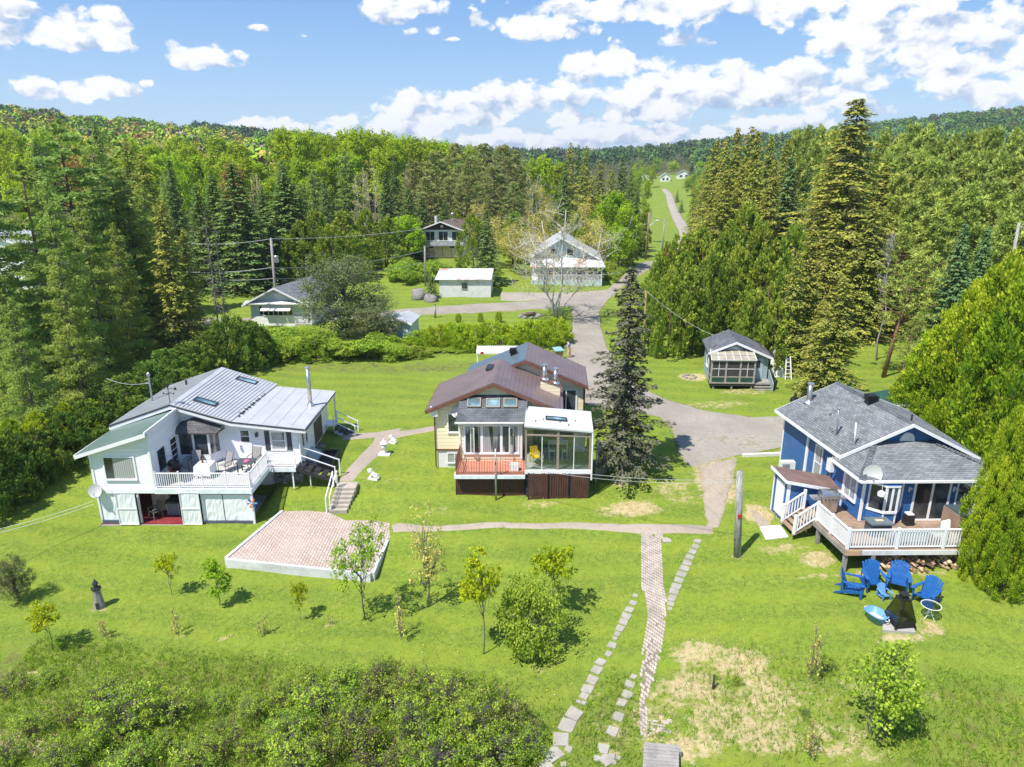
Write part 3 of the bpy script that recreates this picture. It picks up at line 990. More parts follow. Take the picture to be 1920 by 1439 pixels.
def seams(H,fr,A,B,C,D,n,mat,w=.03,h=.025,name="roof_seams",jit=0):
	"""joined raised lines on a roof, n of them between the edge A-B and the edge D-C"""
	A,B,C,D=[np.array(p,float)for p in(A,B,C,D)]
	nv=np.cross(B-A,D-A)
	nv/=np.linalg.norm(nv)
	if nv[2]<0:nv=-nv
	mb=MB(fr)
	for k in range(1,n):
		f=k/n
		p,q=A+(D-A)*f,B+(C-B)*f
		mb.beam(p+nv*h*.4,q+nv*h*.4,w,h,nv)
	o=mb.build(name,mat,H)
	o["kind"]="stuff"
	return o
def chimney_pipe(H,p,h,r=.13,mat=STEEL,name="stove_pipe"):
	p=np.array(p,float)
	o=MB().tube([p-(0,0,.3),p+(0,0,h-.16)],r,14).build(name,mat,H,True)
	MB().lathe(p,[(r*2.1,-.03),(r*1.5,.07),(r*1.12,.1)],14).build("flashing",ALU,o,base=world_loc(H))
	MB().lathe(p+(0,0,h-.16),[(r*.9,0),(r*.95,.05),(r*1.35,.06),(r*1.35,.13),(r*.5,.17)],14).build("cap",ALU,o,base=world_loc(H))
	return o
def roof_vent(H,p,s=.34,mat=BLACK):
	p=np.array(p,float)
	o=MB().box(p[0]-s*.75,p[0]+s*.75,p[1]-s*.75,p[1]+s*.75,p[2]-.25,p[2]+.12).build("roof_vent",mat,H)
	for k in range(4):
		MB().box(p[0]-s,p[0]+s,p[1]-s,p[1]+s,p[2]+.14+k*.085,p[2]+.18+k*.085).build("louvre",mat,o,base=world_loc(H))
	MB().box(p[0]-s*.7,p[0]+s*.7,p[1]-s*.7,p[1]+s*.7,p[2]+.12,p[2]+.47).build("core",mat,o,base=world_loc(H))
	return o
def dish(H,p,r,aim,mat=DISHM,arm=.45,name="satellite_dish",label=None,cat=None):
	"""a dish on a bent arm; aim is the way it faces"""
	p=np.array(p,float)
	aim=Vector(aim).normalized()
	q=aim.to_track_quat('Z','Y')
	prof=[(r*k/5,.22*r*(k/5)**2)for k in range(1,6)]
	mb=MB()
	V,F=[],[]
	n=22
	ctr=Vector(p)+Vector((0,0,arm))
	for(rr,zz)in[(0.001,0)]+prof:
		for k in range(n):
			a=2*math.pi*k/n
			V.append(ctr+q@Vector((rr*math.cos(a),rr*1.08*math.sin(a),zz)))
	m_=len(prof)+1
	for i in range(m_-1):
		for k in range(n):
			F.append((i*n+k,i*n+(k+1)%n,(i+1)*n+(k+1)%n,(i+1)*n+k))
	back=[v-aim*.02 for v in V]
	mb._add(V,F)
	mb._add(back,[f[::-1]for f in F])
	if H is None:
		o=thing(name,label,cat,p)
		b0=tuple(p)
		mb.build("reflector",mat,o,True)
	else:
		o=mb.build(name,mat,H,True)
		b0=world_loc(H)
	MB().tube([p,p+(0,0,arm*.8),np.array(ctr-aim*.03)],.025,6).build("mast",SPOKE,o,base=b0)
	tip=ctr+aim*r*.9+q@Vector((0,-r*.45,0))
	MB().tube([np.array(ctr+q@Vector((0,-r*.95,.15*r))),np.array(tip)],.018,6).tube([np.array(tip),np.array(tip+aim*-.1)],.045,8).build("feed_arm",SPOKE,o,base=b0)
	return o
def house_left():
	fr=None
	base=(-18.5,38.2,0.2)
	H=thing("white_house","white clapboard house with raised deck, pale ribbed roof and small green roofed wing","house",base)
	z1=lambda u,v:(130+u/3.347,670+v/3.347)
	prof=[(-23.5,1.9),(-13.0,1.9),(-13.0,4.52),(-16.8,4.98),(-20.25,6.02),(-23.5,4.9)]
	MB().slab([(x,40.25,z)for x,z in prof],(0,6.95,0)).build("wall",SIDE_WHITE,H)
	MB().box(-23.35,-13.12,40.32,47.1,-.3,1.9).build("foundation",CONC_WHITE,H)
	rg=np.random.RandomState(5)
	mb=MB()
	for k in range(70):
		x=rg.uniform(-14.5,-12.9)
		mb.blob((x,40.2+rg.uniform(-.25,.1),.75+rg.uniform(0,.75)+(x+14.5)*.1),rg.uniform(.09,.2),k,.2,(7,5))
	for k in range(60):
		mb.blob((-12.9+rg.uniform(-.1,.25),rg.uniform(40.4,44.5),1.45+rg.uniform(0,.35)),rg.uniform(.08,.17),k+80,.2,(7,5))
	o=mb.build("foundation_stones",STONE,H,True)
	o["kind"]="stuff"
	MB().slab([(-20.25,39.72,6.2),(-24.05,39.72,4.88),(-24.05,47.6,4.88),(-20.22,47.6,6.2)],(0,0,-.13)).build("roof",ROOF_METAL_SHADED,H)
	R=MB().slab([(-20.25,39.72,6.2),(-20.22,47.6,6.2),(-16.35,47.3,5.06),(-16.75,39.72,5.14)],(0,0,-.13)).build("roof",ROOF_METAL,H)
	seams(R,fr,(-20.15,39.74,6.185),(-20.12,47.55,6.185),(-16.36,47.28,5.07),(-16.76,39.74,5.15),17,paint("roof_seam",(.37,.38,.385),.5),.03,.022)
	R2=MB().slab([(-16.85,39.74,5.10),(-16.75,47.0,5.02),(-12.40,47.2,4.58),(-12.40,39.74,4.62)],(0,0,-.13)).build("roof",ROOF_WHITE,H)
	seams(R2,fr,(-16.7,39.76,5.09),(-16.7,46.95,5.02),(-12.42,47.15,4.59),(-12.42,39.76,4.63),5,paint("roof_seam_pale",(.55,.56,.56),.5),.03,.015)
	mb=MB()
	for k in range(14):
		y=40.6+k*.42+rg.uniform(-.1,.1)
		mb.box(-16.72+rg.uniform(-.1,.1),-16.45+rg.uniform(-.1,.05),y,y+.13,5.10-.005*k,5.165-.005*k)
	mb.build("worn_flashing",DARKTRIM,H)["kind"]="stuff"
	mb=MB()
	mb.slab([(-20.25,39.70,6.07),(-24.07,39.70,4.75),(-24.07,39.70,4.55),(-20.25,39.70,5.87)],(0,.06,0))
	mb.slab([(-20.25,39.70,6.07),(-16.80,39.70,5.00),(-16.80,39.70,4.82),(-20.25,39.70,5.87)],(0,.06,0))
	mb.slab([(-16.80,39.70,5.00),(-12.38,39.70,4.50),(-12.38,39.70,4.34),(-16.80,39.70,4.82)],(0,.06,0))
	mb.box(-12.42,-12.34,39.72,47.2,4.36,4.56)
	mb.build("fascia",WHITE,H)
	mb=MB()
	mb.beam((-20.25,39.69,6.14),(-24.07,39.69,4.82),.05,.05).beam((-20.25,39.69,6.14),(-16.8,39.69,5.07),.05,.05).beam((-16.8,39.69,5.07),(-12.4,39.69,4.57),.05,.05)
	mb.beam((-12.33,39.7,4.55),(-12.33,47.1,4.5),.07,.08)
	mb.build("drip_edge",DARKTRIM,H)
	mb=MB()
	mb.tube([(-12.42,40.0,4.45),(-12.9,40.12,4.2),(-12.9,40.12,2.1)],.045,8).tube([(-12.4,39.8,4.5),(-12.95,40.3,4.2),(-12.95,40.3,1.6)],.04,8)
	mb.build("downpipe",WHITE,H)
	nrm=np.cross((-.02,7.88,0),(3.5,0,-1.06))
	nrm=nrm if nrm[2]>0 else-nrm
	for(u,v)in((857,284),(1114,151)):
		c=rp(*z1(u,v),(-20.25,39.72,6.2),nrm)
		skylight(H,None,nrm,(3.5,0,-1.06),c,1.35,.62)
	c=np.array([-13.15,43.85,4.72])
	top=on_plane(*z1(1497,58),43.85)
	chimney_pipe(H,c,top[2]-c[2],.13)
	MB().slab([(-23.35,36.25,2.25),(-20.0,36.25,2.25),(-20.0,36.25,5.72),(-23.35,36.25,4.66)],(0,3.98,0)).build("wing_wall",SIDE_WHITE,H)
	MB().slab([(-23.95,35.92,4.56),(-19.92,35.92,5.86),(-19.86,40.22,5.90),(-23.95,40.22,4.60)],(0,0,-.08)).build("wing_roof",ROOF_GREEN,H)
	mb=MB()
	mb.slab([(-23.97,35.88,4.52),(-19.9,35.88,5.84),(-19.9,35.88,5.62),(-23.97,35.88,4.32)],(0,.06,0))
	mb.slab([(-19.90,35.9,5.90),(-19.84,39.7,5.98),(-19.84,39.7,5.84),(-19.90,35.9,5.74)],(-.07,0,0))
	mb.box(-24.0,-23.93,35.9,40.2,4.36,4.56)
	mb.build("wing_fascia",WHITE_CLEAN,H)
	mb=MB()
	mb.box(-23.39,-23.27,36.21,36.30,2.25,4.6).box(-20.08,-19.97,36.215,36.32,2.25,5.6).box(-23.36,-20.0,36.2,36.26,2.12,2.36)
	mb.build("corner_trim",WHITE_CLEAN,H)
	window(H,fr,('b',36.25,-1),-22.6,-20.97,3.0,4.28,pane=PANE_CURTAIN,fw=.09)
	a,b=rp(*z1(540,600),(-20,0,0),(1,0,0)),rp(*z1(598,600),(-20,0,0),(1,0,0))
	window(H,fr,('a',-20.0,1),a[1]+.08,b[1],3.05,4.35,fw=.06)
	d=MB().box(-20.01,-19.965,38.45,39.35,2.45,4.5).build("door",WHITE_CLEAN,H)
	for k in range(5):
		MB().box(-19.97,-19.955,38.57,39.23,2.62+k*.36,2.92+k*.36).build("pane",PANE,d,base=base)
	MB().blob((-19.93,39.3,3.4),.04,1,0).build("handle",ALU,d,base=base)
	BY=39.62
	mb=MB()
	mb.slab([(-20.42,40.26,2.4),(-20.02,BY,2.4),(-18.20,BY,2.4),(-17.80,40.26,2.4)],(0,0,.52)).build("bay_base",SIDE_WHITE,H)
	mb=MB()
	pts=[(-20.42,40.26),(-20.02,BY),(-19.11,BY),(-18.20,BY),(-17.80,40.26)]
	for z0,z1_ in((2.92,3.02),(4.34,4.46)):
		mb.slab([(x,y,z0)for x,y in(pts[0],pts[1],pts[3],pts[4])],(0,0,z1_-z0))
	for x,y in pts:
		mb.box(x-.06,x+.06,y-.035,y+.05,3.02,4.34)
	bay=mb.build("bay_window",WHITE_CLEAN,H)
	for(p,q)in zip(pts[:-1],pts[1:]):
		p3,q3=np.array((*p,3.02)),np.array((*q,3.02))
		MB().slab([p3,q3,q3+(0,0,1.32),p3+(0,0,1.32)],(0,.02,0)).build("pane",PANE_CURTAIN if p==pts[3]else PANE,bay,base=base)
	MB()._add([(-20.75,39.32,4.50),(-17.55,39.32,4.50),(-17.40,40.26,4.62),(-20.75,40.26,4.62),(-19.15,39.95,5.12),(-19.15,40.26,5.2),(-20.75,39.32,4.44),(-17.55,39.32,4.44),(-17.40,40.26,4.44),(-20.75,40.26,4.44)],[(0,1,4),(1,2,5,4),(3,0,4,5),(6,7,1,0),(7,8,2,1),(9,6,0,3),(9,8,7,6)]).build("bay_roof",BAYROOF,H)
	a,b=on_plane(*z1(1082,640),40.25)[0],on_plane(*z1(1160,640),40.25)[0]
	d=MB().box(a,b,40.2,40.27,2.45,4.4).build("door",WHITE_CLEAN,H)
	for z0 in(3.62,4.0):
		MB().box(a+.14,b-.14,40.185,40.21,z0,z0+.32).build("pane",PANE_GREEN,d,base=base)
	MB().blob((a+.07,40.17,3.4),.04,1,0).build("handle",ALU,d,base=base)
	a,b=on_plane(*z1(1272,520),40.25)[0],on_plane(*z1(1352,520),40.25)[0]
	window(H,fr,('b',40.25,-1),a,b,3.12,4.22,rows=2,pane=PANE_CURTAIN,fw=.09)
	for s in(a-.42,b+.14):
		MB().box(s,s+.28,40.2,40.26,3.05,4.3).build("shutter",SHUTTER,H)
	MB().box(-15.55,-15.43,40.05,40.25,3.95,4.2).build("wall_lamp",DARKTRIM,H)
	MB().blob((-17.2,39.55,4.78),.1,3,.1).build("floodlight",DARKTRIM,H)
	window(H,fr,('a',-13.0,1),40.85,41.2,3.0,4.0)
	window(H,fr,('a',-13.0,1),41.6,41.95,3.0,4.0)
	MB().box(-13.02,-12.95,43.6,45.4,2.0,4.35).build("brown_panel",paint("brown_lattice",(.09,.075,.055),.8,.2),H)
	MB()._add([(-13.0,41.4,1.2),(-12.1,41.4,1.2),(-12.1,42.7,1.2),(-13.0,42.7,1.2),(-13.0,41.4,2.3),(-12.1,41.4,1.75),(-12.1,42.7,1.75),(-13.0,42.7,2.3)],[(0,1,5,4),(1,2,6,5),(2,3,7,6),(4,5,6,7),(3,0,4,7)]).build("cellar_hatch",paint("grey_hatch",(.33,.38,.40),.5),H)
	MB().box(-13.0,-12.3,46.2,47.2,2.3,2.42).box(-12.45,-12.35,46.95,47.05,1.6,4.5).build("back_landing",WHITE,H)
	for k in range(5):
		MB().box(-12.3+k*.3,-11.98+k*.3,45.9,46.9,2.12-k*.16,2.18-k*.16).build("step",BLACKP,H)
	MB().slab([(-12.3,45.92,2.2),(-10.8,45.92,1.4),(-10.8,45.92,1.2),(-12.3,45.92,1.9)],(0,.05,0)).build("stringer",paint("grey_stringer",(.4,.45,.47),.6),H)
	for y in(45.9,46.9):
		mb=MB().beam((-12.3,y,3.2),(-10.85,y,2.45),.05,.05).beam((-12.3,y,2.75),(-10.85,y,2.0),.04,.04)
		mb.beam((-10.85,y,1.4),(-10.85,y,2.5),.06,.06,(1,0,0)).beam((-12.3,y,2.2),(-12.3,y,3.2),.06,.06,(1,0,0))
		mb.build("handrail",WHITE_CLEAN,H)
	D=MB().box(-20.0,-14.62,36.2,40.25,2.26,2.40).box(-14.62,-12.95,39.1,40.25,2.26,2.395).build("deck",DECK_PALE,H)
	mb=MB()
	mb.box(-20.0,-14.58,36.13,36.2,2.12,2.42).box(-14.62,-14.55,36.2,39.05,2.12,2.42).box(-14.55,-12.95,39.03,39.1,2.14,2.42)
	mb.build("deck_fascia",paint("pale_blue_fascia",(.72,.78,.80),.5),H)
	railing(D,fr,[(-19.93,36.26,2.4),(-14.68,36.26,2.4),(-14.68,39.13,2.4)],.92,spacing=.12,posts=(3,1),bal=.035,post=.07,cap=.06)
	railing(D,fr,[(-14.68,39.15,2.4),(-12.98,39.15,2.4)],.92,spacing=.12,bal=.035,post=.07,cap=.06,end_posts=(False,True))
	stairs(H,fr,(-12.95,39.15,2.4),(-12.95,40.2,2.4),(2.25,0,0),.98,5,BLACKP,.05,depth=.82)
	for y in(39.12,40.2):
		MB().slab([(-12.95,y,2.36),(-10.7,y,1.5),(-10.7,y,1.38),(-12.95,y,2.1)],(0,.05,0)).build("stringer",BLACKP,H)
	for y in(39.12,40.22):
		MB().beam((-12.95,y,3.3),(-10.62,y,2.42),.05,.05).beam((-10.62,y,1.4),(-10.62,y,2.46),.06,.06,(1,0,0)).beam((-12.95,y,2.4),(-12.95,y,3.3),.05,.05,(1,0,0)).build("handrail",WHITE_CLEAN,H)
	MB().beam((-13.2,39.2,1.0),(-13.2,39.2,2.3),.08,.08,(1,0,0)).build("post",WHITE_CLEAN,H)
	MB().beam((-12.2,39.3,1.1),(-12.2,39.3,2.0),.05,.05,(1,0,0)).build("post",WHITE_CLEAN,H)
	MB().box(-23.4,-17.3,36.2,40.3,-.3,.22).build("floor_slab",DKRED,H)
	MB().box(-17.3,-14.55,36.2,40.3,-.3,.12).build("floor_slab",CONC,H)
	MB().box(-17.36,-17.3,36.4,40.25,.22,2.2).build("partition",INTERIOR,H)
	MB().box(-23.45,-14.5,36.12,36.2,-.3,.17).build("footing",CONC,H)
	MB().box(-23.38,-23.3,36.25,40.3,.22,2.2).build("side_curtain",TARP,H)
	for x in(-23.32,-22.2,-21.1,-18.7,-17.5):
		MB().box(x-.05,x+.05,36.26,36.36,.2,2.26).build("post",WHITE_CLEAN,H)
	MB().box(-14.72,-14.6,36.2,36.32,-.1,2.3).build("post",WHITE_CLEAN,H)
	def tarp(x0,x1,z0,z1_,y,seed):
		rg=np.random.RandomState(seed)
		n,m_=12,7
		V,F=[],[]
		for j in range(m_):
			for i in range(n):
				V.append((x0+(x1-x0)*i/(n-1),y+rg.uniform(-.018,.018)*(0<i<n-1),z0+(z1_-z0)*j/(m_-1)))
		for j in range(m_-1):
			for i in range(n-1):
				a=j*n+i
				F.append((a,a+1,a+n+1,a+n))
		return MB()._add(V,F)
	tarp(-23.25,-22.2,.42,2.12,36.3,1).build("tarpaulin",TARP,H)
	tarp(-17.5,-16.35,.38,2.0,36.3,2).build("tarpaulin",TARP,H)
	tarp(-16.3,-14.7,.38,2.0,36.3,3).build("tarpaulin",TARP,H)
	pl=paint("blue_grey_plinth",(.09,.10,.14),.6)
	MB().box(-23.3,-22.2,36.22,36.28,.17,.42).build("dark_skirting",pl,H)
	MB().box(-17.5,-14.66,36.22,36.28,.17,.38).build("dark_skirting",pl,H)
	for(x0,x1)in((-22.24,-21.16),(-18.64,-17.58)):
		mb=MB().tube([(x0,36.1,.24),(x0,36.1,2.2),(x1,36.1,2.2),(x1,36.1,.24),(x0,36.1,.24)],.03,6).tube([(x0,36.1,1.2),(x1,36.1,1.2)],.025,6)
		pnl=mb.build("sliding_panel",WHITE_CLEAN,H)
		tarp(x0+.03,x1-.03,.27,2.17,36.12,7).build("fabric",TARP,pnl,base=base)
	MB().box(-20.2,-20.05,37.6,40.0,.22,2.2).build("curtain",paint("beige_curtain",(.50,.44,.34),.9,.1),H)
	tarp(-21.1,-20.2,.3,2.2,37.7,9).build("curtain",MATS["beige_curtain"],H)
	window(H,fr,('b',40.3,-1),-19.0,-17.6,1.0,1.95,depth=.08)
	tarp(-19.9,-19.4,.9,2.2,38.6,12).build("curtain",MATS["beige_curtain"],H)
	q=rp(*z1(735,172),(-20.25,39.72,6.2),np.cross((0,1,0),(-3.8,0,-1.32)))
	MB().tube([q-(0,0,.2),q+(0,0,.3)],.07,8).build("vent_pipe",DARKTRIM,H)
	v=(-20.3,39.9,6.15)
	mb=MB().tube([v,(v[0],v[1],7.35)],.02,6).tube([(v[0]-.3,v[1],6.8),(v[0]+.3,v[1],6.8)],.016,5).tube([(v[0],v[1]-.3,6.8),(v[0],v[1]+.3,6.8)],.016,5).tube([(v[0]-.35,v[1],7.1),(v[0]+.4,v[1],7.1)],.016,5)
	mb.blob((v[0],v[1],7.3),.11,2,.25).blob((v[0]+.42,v[1],7.1),.08,3,.2).blob((v[0]-.3,v[1],6.8),.05,4,.1).blob((v[0]+.3,v[1],6.8),.05,5,.1)
	mb.build("weather_vane",BLACK,H)
	return H
HOUSE_L=house_left()
m0=on_plane(285,748,43.2)
t0=on_plane(278,704,43.2)
o=MB().tube([m0-(0,0,.8),m0,t0],.06,8).blob(tuple(t0+(0,0,.05)),.13,1,.1).tube([m0+(t0-m0)*.65-(.25,0,0),m0+(t0-m0)*.65+(.05,0,0)],.03,6).tube([m0+(t0-m0)*.82-(.2,0,0),m0+(t0-m0)*.82],.03,6).build("service_mast",SPOKE,HOUSE_L)
dish(HOUSE_L,(-23.25,36.05,2.05),.36,(.15,-1,.35),arm=.3)
def house_mid():
	F=Frame(0,37.7,0,-3.4)
	base=(-.5,41.0,1.3)
	H=thing("cream_house","cream bungalow with brown metal roof, glazed white roofed sunroom and dark slatted skirting","house",base)
	L=lambda p:(p[0]-(p[1]-37.7)*.0594,p[1]-37.7,p[2])
	b0=3.6
	MB(F).slab([(-4.95,b0,2.62),(2.75,b0,2.62),(2.75,b0,5.32),(-1.32,b0,6.98),(-4.95,b0,5.48)],(0,4.9,0)).build("wall",SIDE_CREAM,H)
	MB(F).box(-4.90,2.7,b0+.05,b0+4.85,.8,2.62).build("foundation",CONC_WHITE,H)
	MB(F).box(-4.98,-3.3,b0-.02,b0+.03,2.56,2.68).build("base_trim",GUTTER,H)
	rf,rb=3.2,8.6
	MB(F).slab([(-1.32,rf,7.18),(-5.45,rf,5.42),(-5.45,rb,5.42),(-1.32,rb,7.18)],(0,0,-.12)).build("roof",ROOF_BROWN,H)
	MB(F).slab([(-1.32,rf,7.18),(-1.32,rb,7.18),(2.95,rb,5.36),(2.95,rf,5.36)],(0,0,-.12)).build("roof",ROOF_BROWN,H)
	mb=MB(F)
	mb.slab([(-1.32,rf-.02,7.10),(-5.47,rf-.02,5.34),(-5.47,rf-.02,5.14),(-1.32,rf-.02,6.90)],(0,-.05,0))
	mb.slab([(-1.32,rf-.02,7.10),(2.97,rf-.02,5.28),(2.97,rf-.02,5.08),(-1.32,rf-.02,6.90)],(0,-.05,0))
	mb.build("bargeboard",GUTTER,H)
	MB(F).box(-5.52,-5.43,rf,rb,5.22,5.38).build("gutter",GUTTER,H)
	MB(F).tube([(-5.0,b0-.05,5.2),(-5.0,b0-.05,1.5)],.045,8).build("downpipe",GUTTER,H)
	c=rp(917,692,F.pt(-1.32,rf,7.18),np.cross(F.pt(0,1,0)-F.pt(0,0,0),(-4.13,0,-1.76)))
	mb=MB()
	mb.beam(c+(.0,-.55,.10),c+(.12,.55,.10),.42,.16)
	mb.build("roof_vent",DARKTRIM,H)
	window(H,F,('b',b0,-1),-4.15,-3.35,3.85,5.0,pane=PANE_GREEN,fw=.09)
	window(H,F,('b',b0+.05,-1),-4.25,-3.4,1.75,2.35,pane=PANE_CURTAIN,fw=.06,cols=2)
	p=rp(814,772,F.pt(-5,b0-.25,0),(0,1,0))
	mb=MB().box(p[0]-.22,p[0]+.22,p[1]-.1,p[1]+.12,p[2]-.3,p[2]+.3)
	mb.build("meter_box",WHITE,H)
	b1=8.35
	MB(F).slab([(-3.5,b1,2.0),(4.45,b1,2.0),(4.45,b1,5.42),(.40,b1,7.12),(-3.5,b1,5.5)],(0,4.2,0)).build("rear_wall",SIDE_CREAM,H)
	rf1,rb1=7.95,12.7
	MB(F).slab([(.40,rf1,7.30),(-3.85,rf1+.15,5.52),(-3.85,rb1,5.52),(.40,rb1,7.30)],(0,0,-.12)).build("rear_roof",ROOF_SLATE,H)
	MB(F).slab([(.40,rf1,7.30),(.40,rb1,7.30),(4.68,rb1,5.42),(4.68,rf1,5.42)],(0,0,-.12)).build("rear_roof",ROOF_BROWN,H)
	mb=MB(F)
	mb.slab([(.40,rf1-.02,7.22),(4.70,rf1-.02,5.34),(4.70,rf1-.02,5.16),(.40,rf1-.02,7.04)],(0,-.05,0))
	mb.slab([(.40,rf1-.02,7.22),(-2.2,rf1-.02,6.12),(-2.2,rf1-.02,5.94),(.40,rf1-.02,7.04)],(0,-.05,0))
	mb.build("bargeboard",GUTTER,H)
	roof_vent(H,F.pt(-.55,10.6,6.92),.26)
	window(H,F,('b',b1,-1),2.55,3.85,3.1,5.0,cols=2,pane=PANE,fw=.12,mw=.08,name="patio_door")
	MB(F).box(4.38,4.5,b1-.05,b1,2.0,5.3).build("corner_trim",DARKTRIM,H)
	q0,q1=L(on_plane(1013.5,712,43.4)),L(on_plane(1050.5,725,43.4))
	hb=q0[1]
	MB(F).slab([(q0[0],hb,4.9),(q1[0],hb,4.9),(q1[0],hb,q1[2]),(q0[0],hb,q0[2])],(0,.62,0)).build("pipe_housing",SIDE_CREAM,H)
	MB(F).slab([(q0[0]-.05,hb-.06,q0[2]+.07),(q1[0]+.06,hb-.06,q1[2]+.05),(q1[0]+.06,hb+.66,q1[2]+.05),(q0[0]-.05,hb+.66,q0[2]+.07)],(0,0,-.06)).build("housing_roof",GUTTER,H)
	for f in(.2,.76):
		c=F.pt(q0[0]+(q1[0]-q0[0])*f,hb+.3,q0[2]+(q1[2]-q0[2])*f+.04)
		chimney_pipe(H,c,1.02,.15)
	f0=2.1
	MB(F).box(-3.25,.46,f0,b0,2.4,5.16).build("front_room_wall",SIDE_CREAM,H)
	MB(F)._add([(-3.45,f0-.32,5.20),(.78,f0-.32,5.20),(.78,b0-.02,6.26),(-3.35,b0-.02,6.26),(-3.45,f0-.32,5.08),(.78,f0-.32,5.08),(.78,b0-.02,5.2),(-3.35,b0-.02,5.2)],[(0,1,2,3),(4,5,1,0),(5,6,2,1),(7,4,0,3),(7,6,5,4)]).build("front_room_roof",ROOF_DARK,H)
	MB(F).box(-3.5,.8,f0-.4,f0-.3,5.06,5.16).build("gutter",WHITE,H)
	nrm=np.cross((1,0,0),(0,b0-f0+.3,1.06))
	for(u,v)in((889,756.5),(924.5,757.5),(957,757)):
		c=rp(u,v,F.pt(0,f0-.32,5.2),nrm)
		skylight(H,None,nrm,(0,-(b0-f0+.3),-1.06),c,.72,.84,TAUPE,PANE_SKY,.12)
	for x in(-3.27,.44):
		MB(F).box(x-.06,x+.06,f0-.05,f0+.05,2.5,5.1).build("corner_trim",WHITE,H)
	window(H,F,('b',f0,-1),-2.92,.22,3.08,4.78,widths=[.52,.62,1.35,.62,.52],pane=PANE_CURTAIN,fw=.1,mw=.16)
	for(x,s)in((-2.6,-1),(-.05,1)):
		q=MB(F).beam((x,f0-.08,3.1),(x,f0-.08,4.74),.05,.05,(1,0,0)).beam((x+s*-.22,f0-.3,3.1),(x+s*-.22,f0-.3,4.74),.05,.05,(1,0,0))
		q.beam((x,f0-.08,4.74),(x-s*.22,f0-.3,4.74),.05,.05).beam((x,f0-.08,3.1),(x-s*.22,f0-.3,3.1),.05,.05)
		c_=q.build("open_casement",WHITE_CLEAN,H)
		MB(F).slab([(x,f0-.08,3.12),(x-s*.22,f0-.3,3.12),(x-s*.22,f0-.3,4.72),(x,f0-.08,4.72)],(.01,.01,0)).build("pane",CLEAR,c_,base=base)
	D=MB(F).box(-3.3,.72,0,f0+.02,2.42,2.54).build("balcony",TERRA,H)
	MB(F).box(-3.34,.76,-.08,0.0,2.34,2.56).box(-3.36,-3.3,0,f0,2.34,2.54).build("balcony_edge",paint("pale_blue_fascia",(.60,.68,.70),.5),H)
	railing(D,F,[(-3.26,f0-.1,2.55),(-3.26,.06,2.55),(.68,.06,2.55)],.98,GUTTER,.15,.035,.02,.035,posts=(0,2),post_extra=.1,rail_h=.035,end_posts=(True,True))
	MB(F).beam((-2.75,.5,2.56),(-3.2,.9,3.7),.02,.02).build("stay_rod",GUTTER,D)
	def slats(x0,x1,y,z0,z1,seed):
		rg=np.random.RandomState(seed)
		n=int((x1-x0)/.125)
		out=MB(F)
		for k in range(n):
			a=x0+(x1-x0)*k/n
			j=rg.uniform(-.02,.03)
			out.box(a,a+.100,y+rg.uniform(-.008,.008),y+.03,z0,z1+j)
		return out
	def skirt(x0,x1,y,z0,z1,seed,nm="slatted_skirting"):
		fr_=MB(F).box(x0-.03,x0,y-.02,y+.05,z0-.1,z1+.05).box(x1,x1+.03,y-.02,y+.05,z0-.1,z1+.05).box(x0,x1,y+.035,y+.06,z0,z0+.05).box(x0,x1,y+.035,y+.06,z1-.1,z1-.05)
		q=fr_.build(nm,DARKTRIM,H)
		s_=slats(x0,x1,y,z0,z1,seed).build("slats",BROWN_SLAT,q,base=base)
		s_["kind"]="stuff"
		return q
	skirt(-3.3,-.55,.36,.85,2.36,1)
	skirt(-.5,.72,.36,.85,2.36,2)
	skirt(.95,2.08,-.12,.8,2.70,3)
	skirt(2.20,3.30,-.12,.8,2.68,4)
	skirt(3.42,4.47,-.12,.8,2.64,5)
	MB(F).box(-3.3,.72,.5,2.2,.7,2.4).build("undercroft_wall",INTERIOR,H)
	fl=2.86
	MB(F).box(.76,4.52,-.05,3.62,2.6,fl).build("sunroom_floor",INTERIOR_W,H)
	MB(F).box(.74,4.54,-.1,-.02,2.66,2.9).build("sunroom_sill",WHITE_CLEAN,H)
	MB(F).box(.8,4.45,.2,3.5,.7,2.6).build("undercroft_wall",INTERIOR,H)
	zt=lambda x:5.58-(x-.7)*.085
	mb=MB(F)
	for x,w in((.80,.05),(2.63,.07),(4.48,.06)):
		mb.box(x-w,x+w,-.06,.04,fl,zt(x)-.05)
	mb.slab([(.76,-.07,5.02),(4.52,-.07,4.92),(4.52,-.07,5.0),(.76,-.07,5.1)],(0,.1,0))
	mb.slab([(.76,-.07,5.42),(4.52,-.07,5.12),(4.52,-.07,5.24),(.76,-.07,5.54)],(0,.1,0))
	mb.box(4.44,4.54,0,3.6,fl,fl+.08)
	for y in(1.2,2.4,3.55):
		mb.box(4.45,4.53,y-.04,y+.04,fl,5.2)
	S=mb.build("sunroom_frame",TAUPE,H)
	for x in(1.72,3.55):
		MB(F).box(x-.022,x+.022,-.05,.03,fl,5.0).build("mullion",WHITE_CLEAN,S,base=base)
	for(a,b)in((.86,1.69),(1.75,2.55),(2.71,3.52),(3.58,4.41)):
		MB(F).box(a,b,-.012,.008,fl+.02,4.95).build("pane",CLEAR,S,base=base)
	for(a,b)in((.86,2.55),(2.71,4.41)):
		MB(F).slab([(a,0,5.1),(b,0,5.05),(b,0,zt(b)-.22),(a,0,zt(a)-.22)],(0,.015,0)).build("pane",CLEAR,S,base=base)
	MB(F).box(4.485,4.5,.05,3.55,fl+.05,5.1).build("pane",CLEAR,S,base=base)
	MB(F).box(1.1,3.3,3.45,3.55,fl,5.1).build("inner_wall",paint("slate_interior_wall",(.10,.115,.14),.8,.1),H)
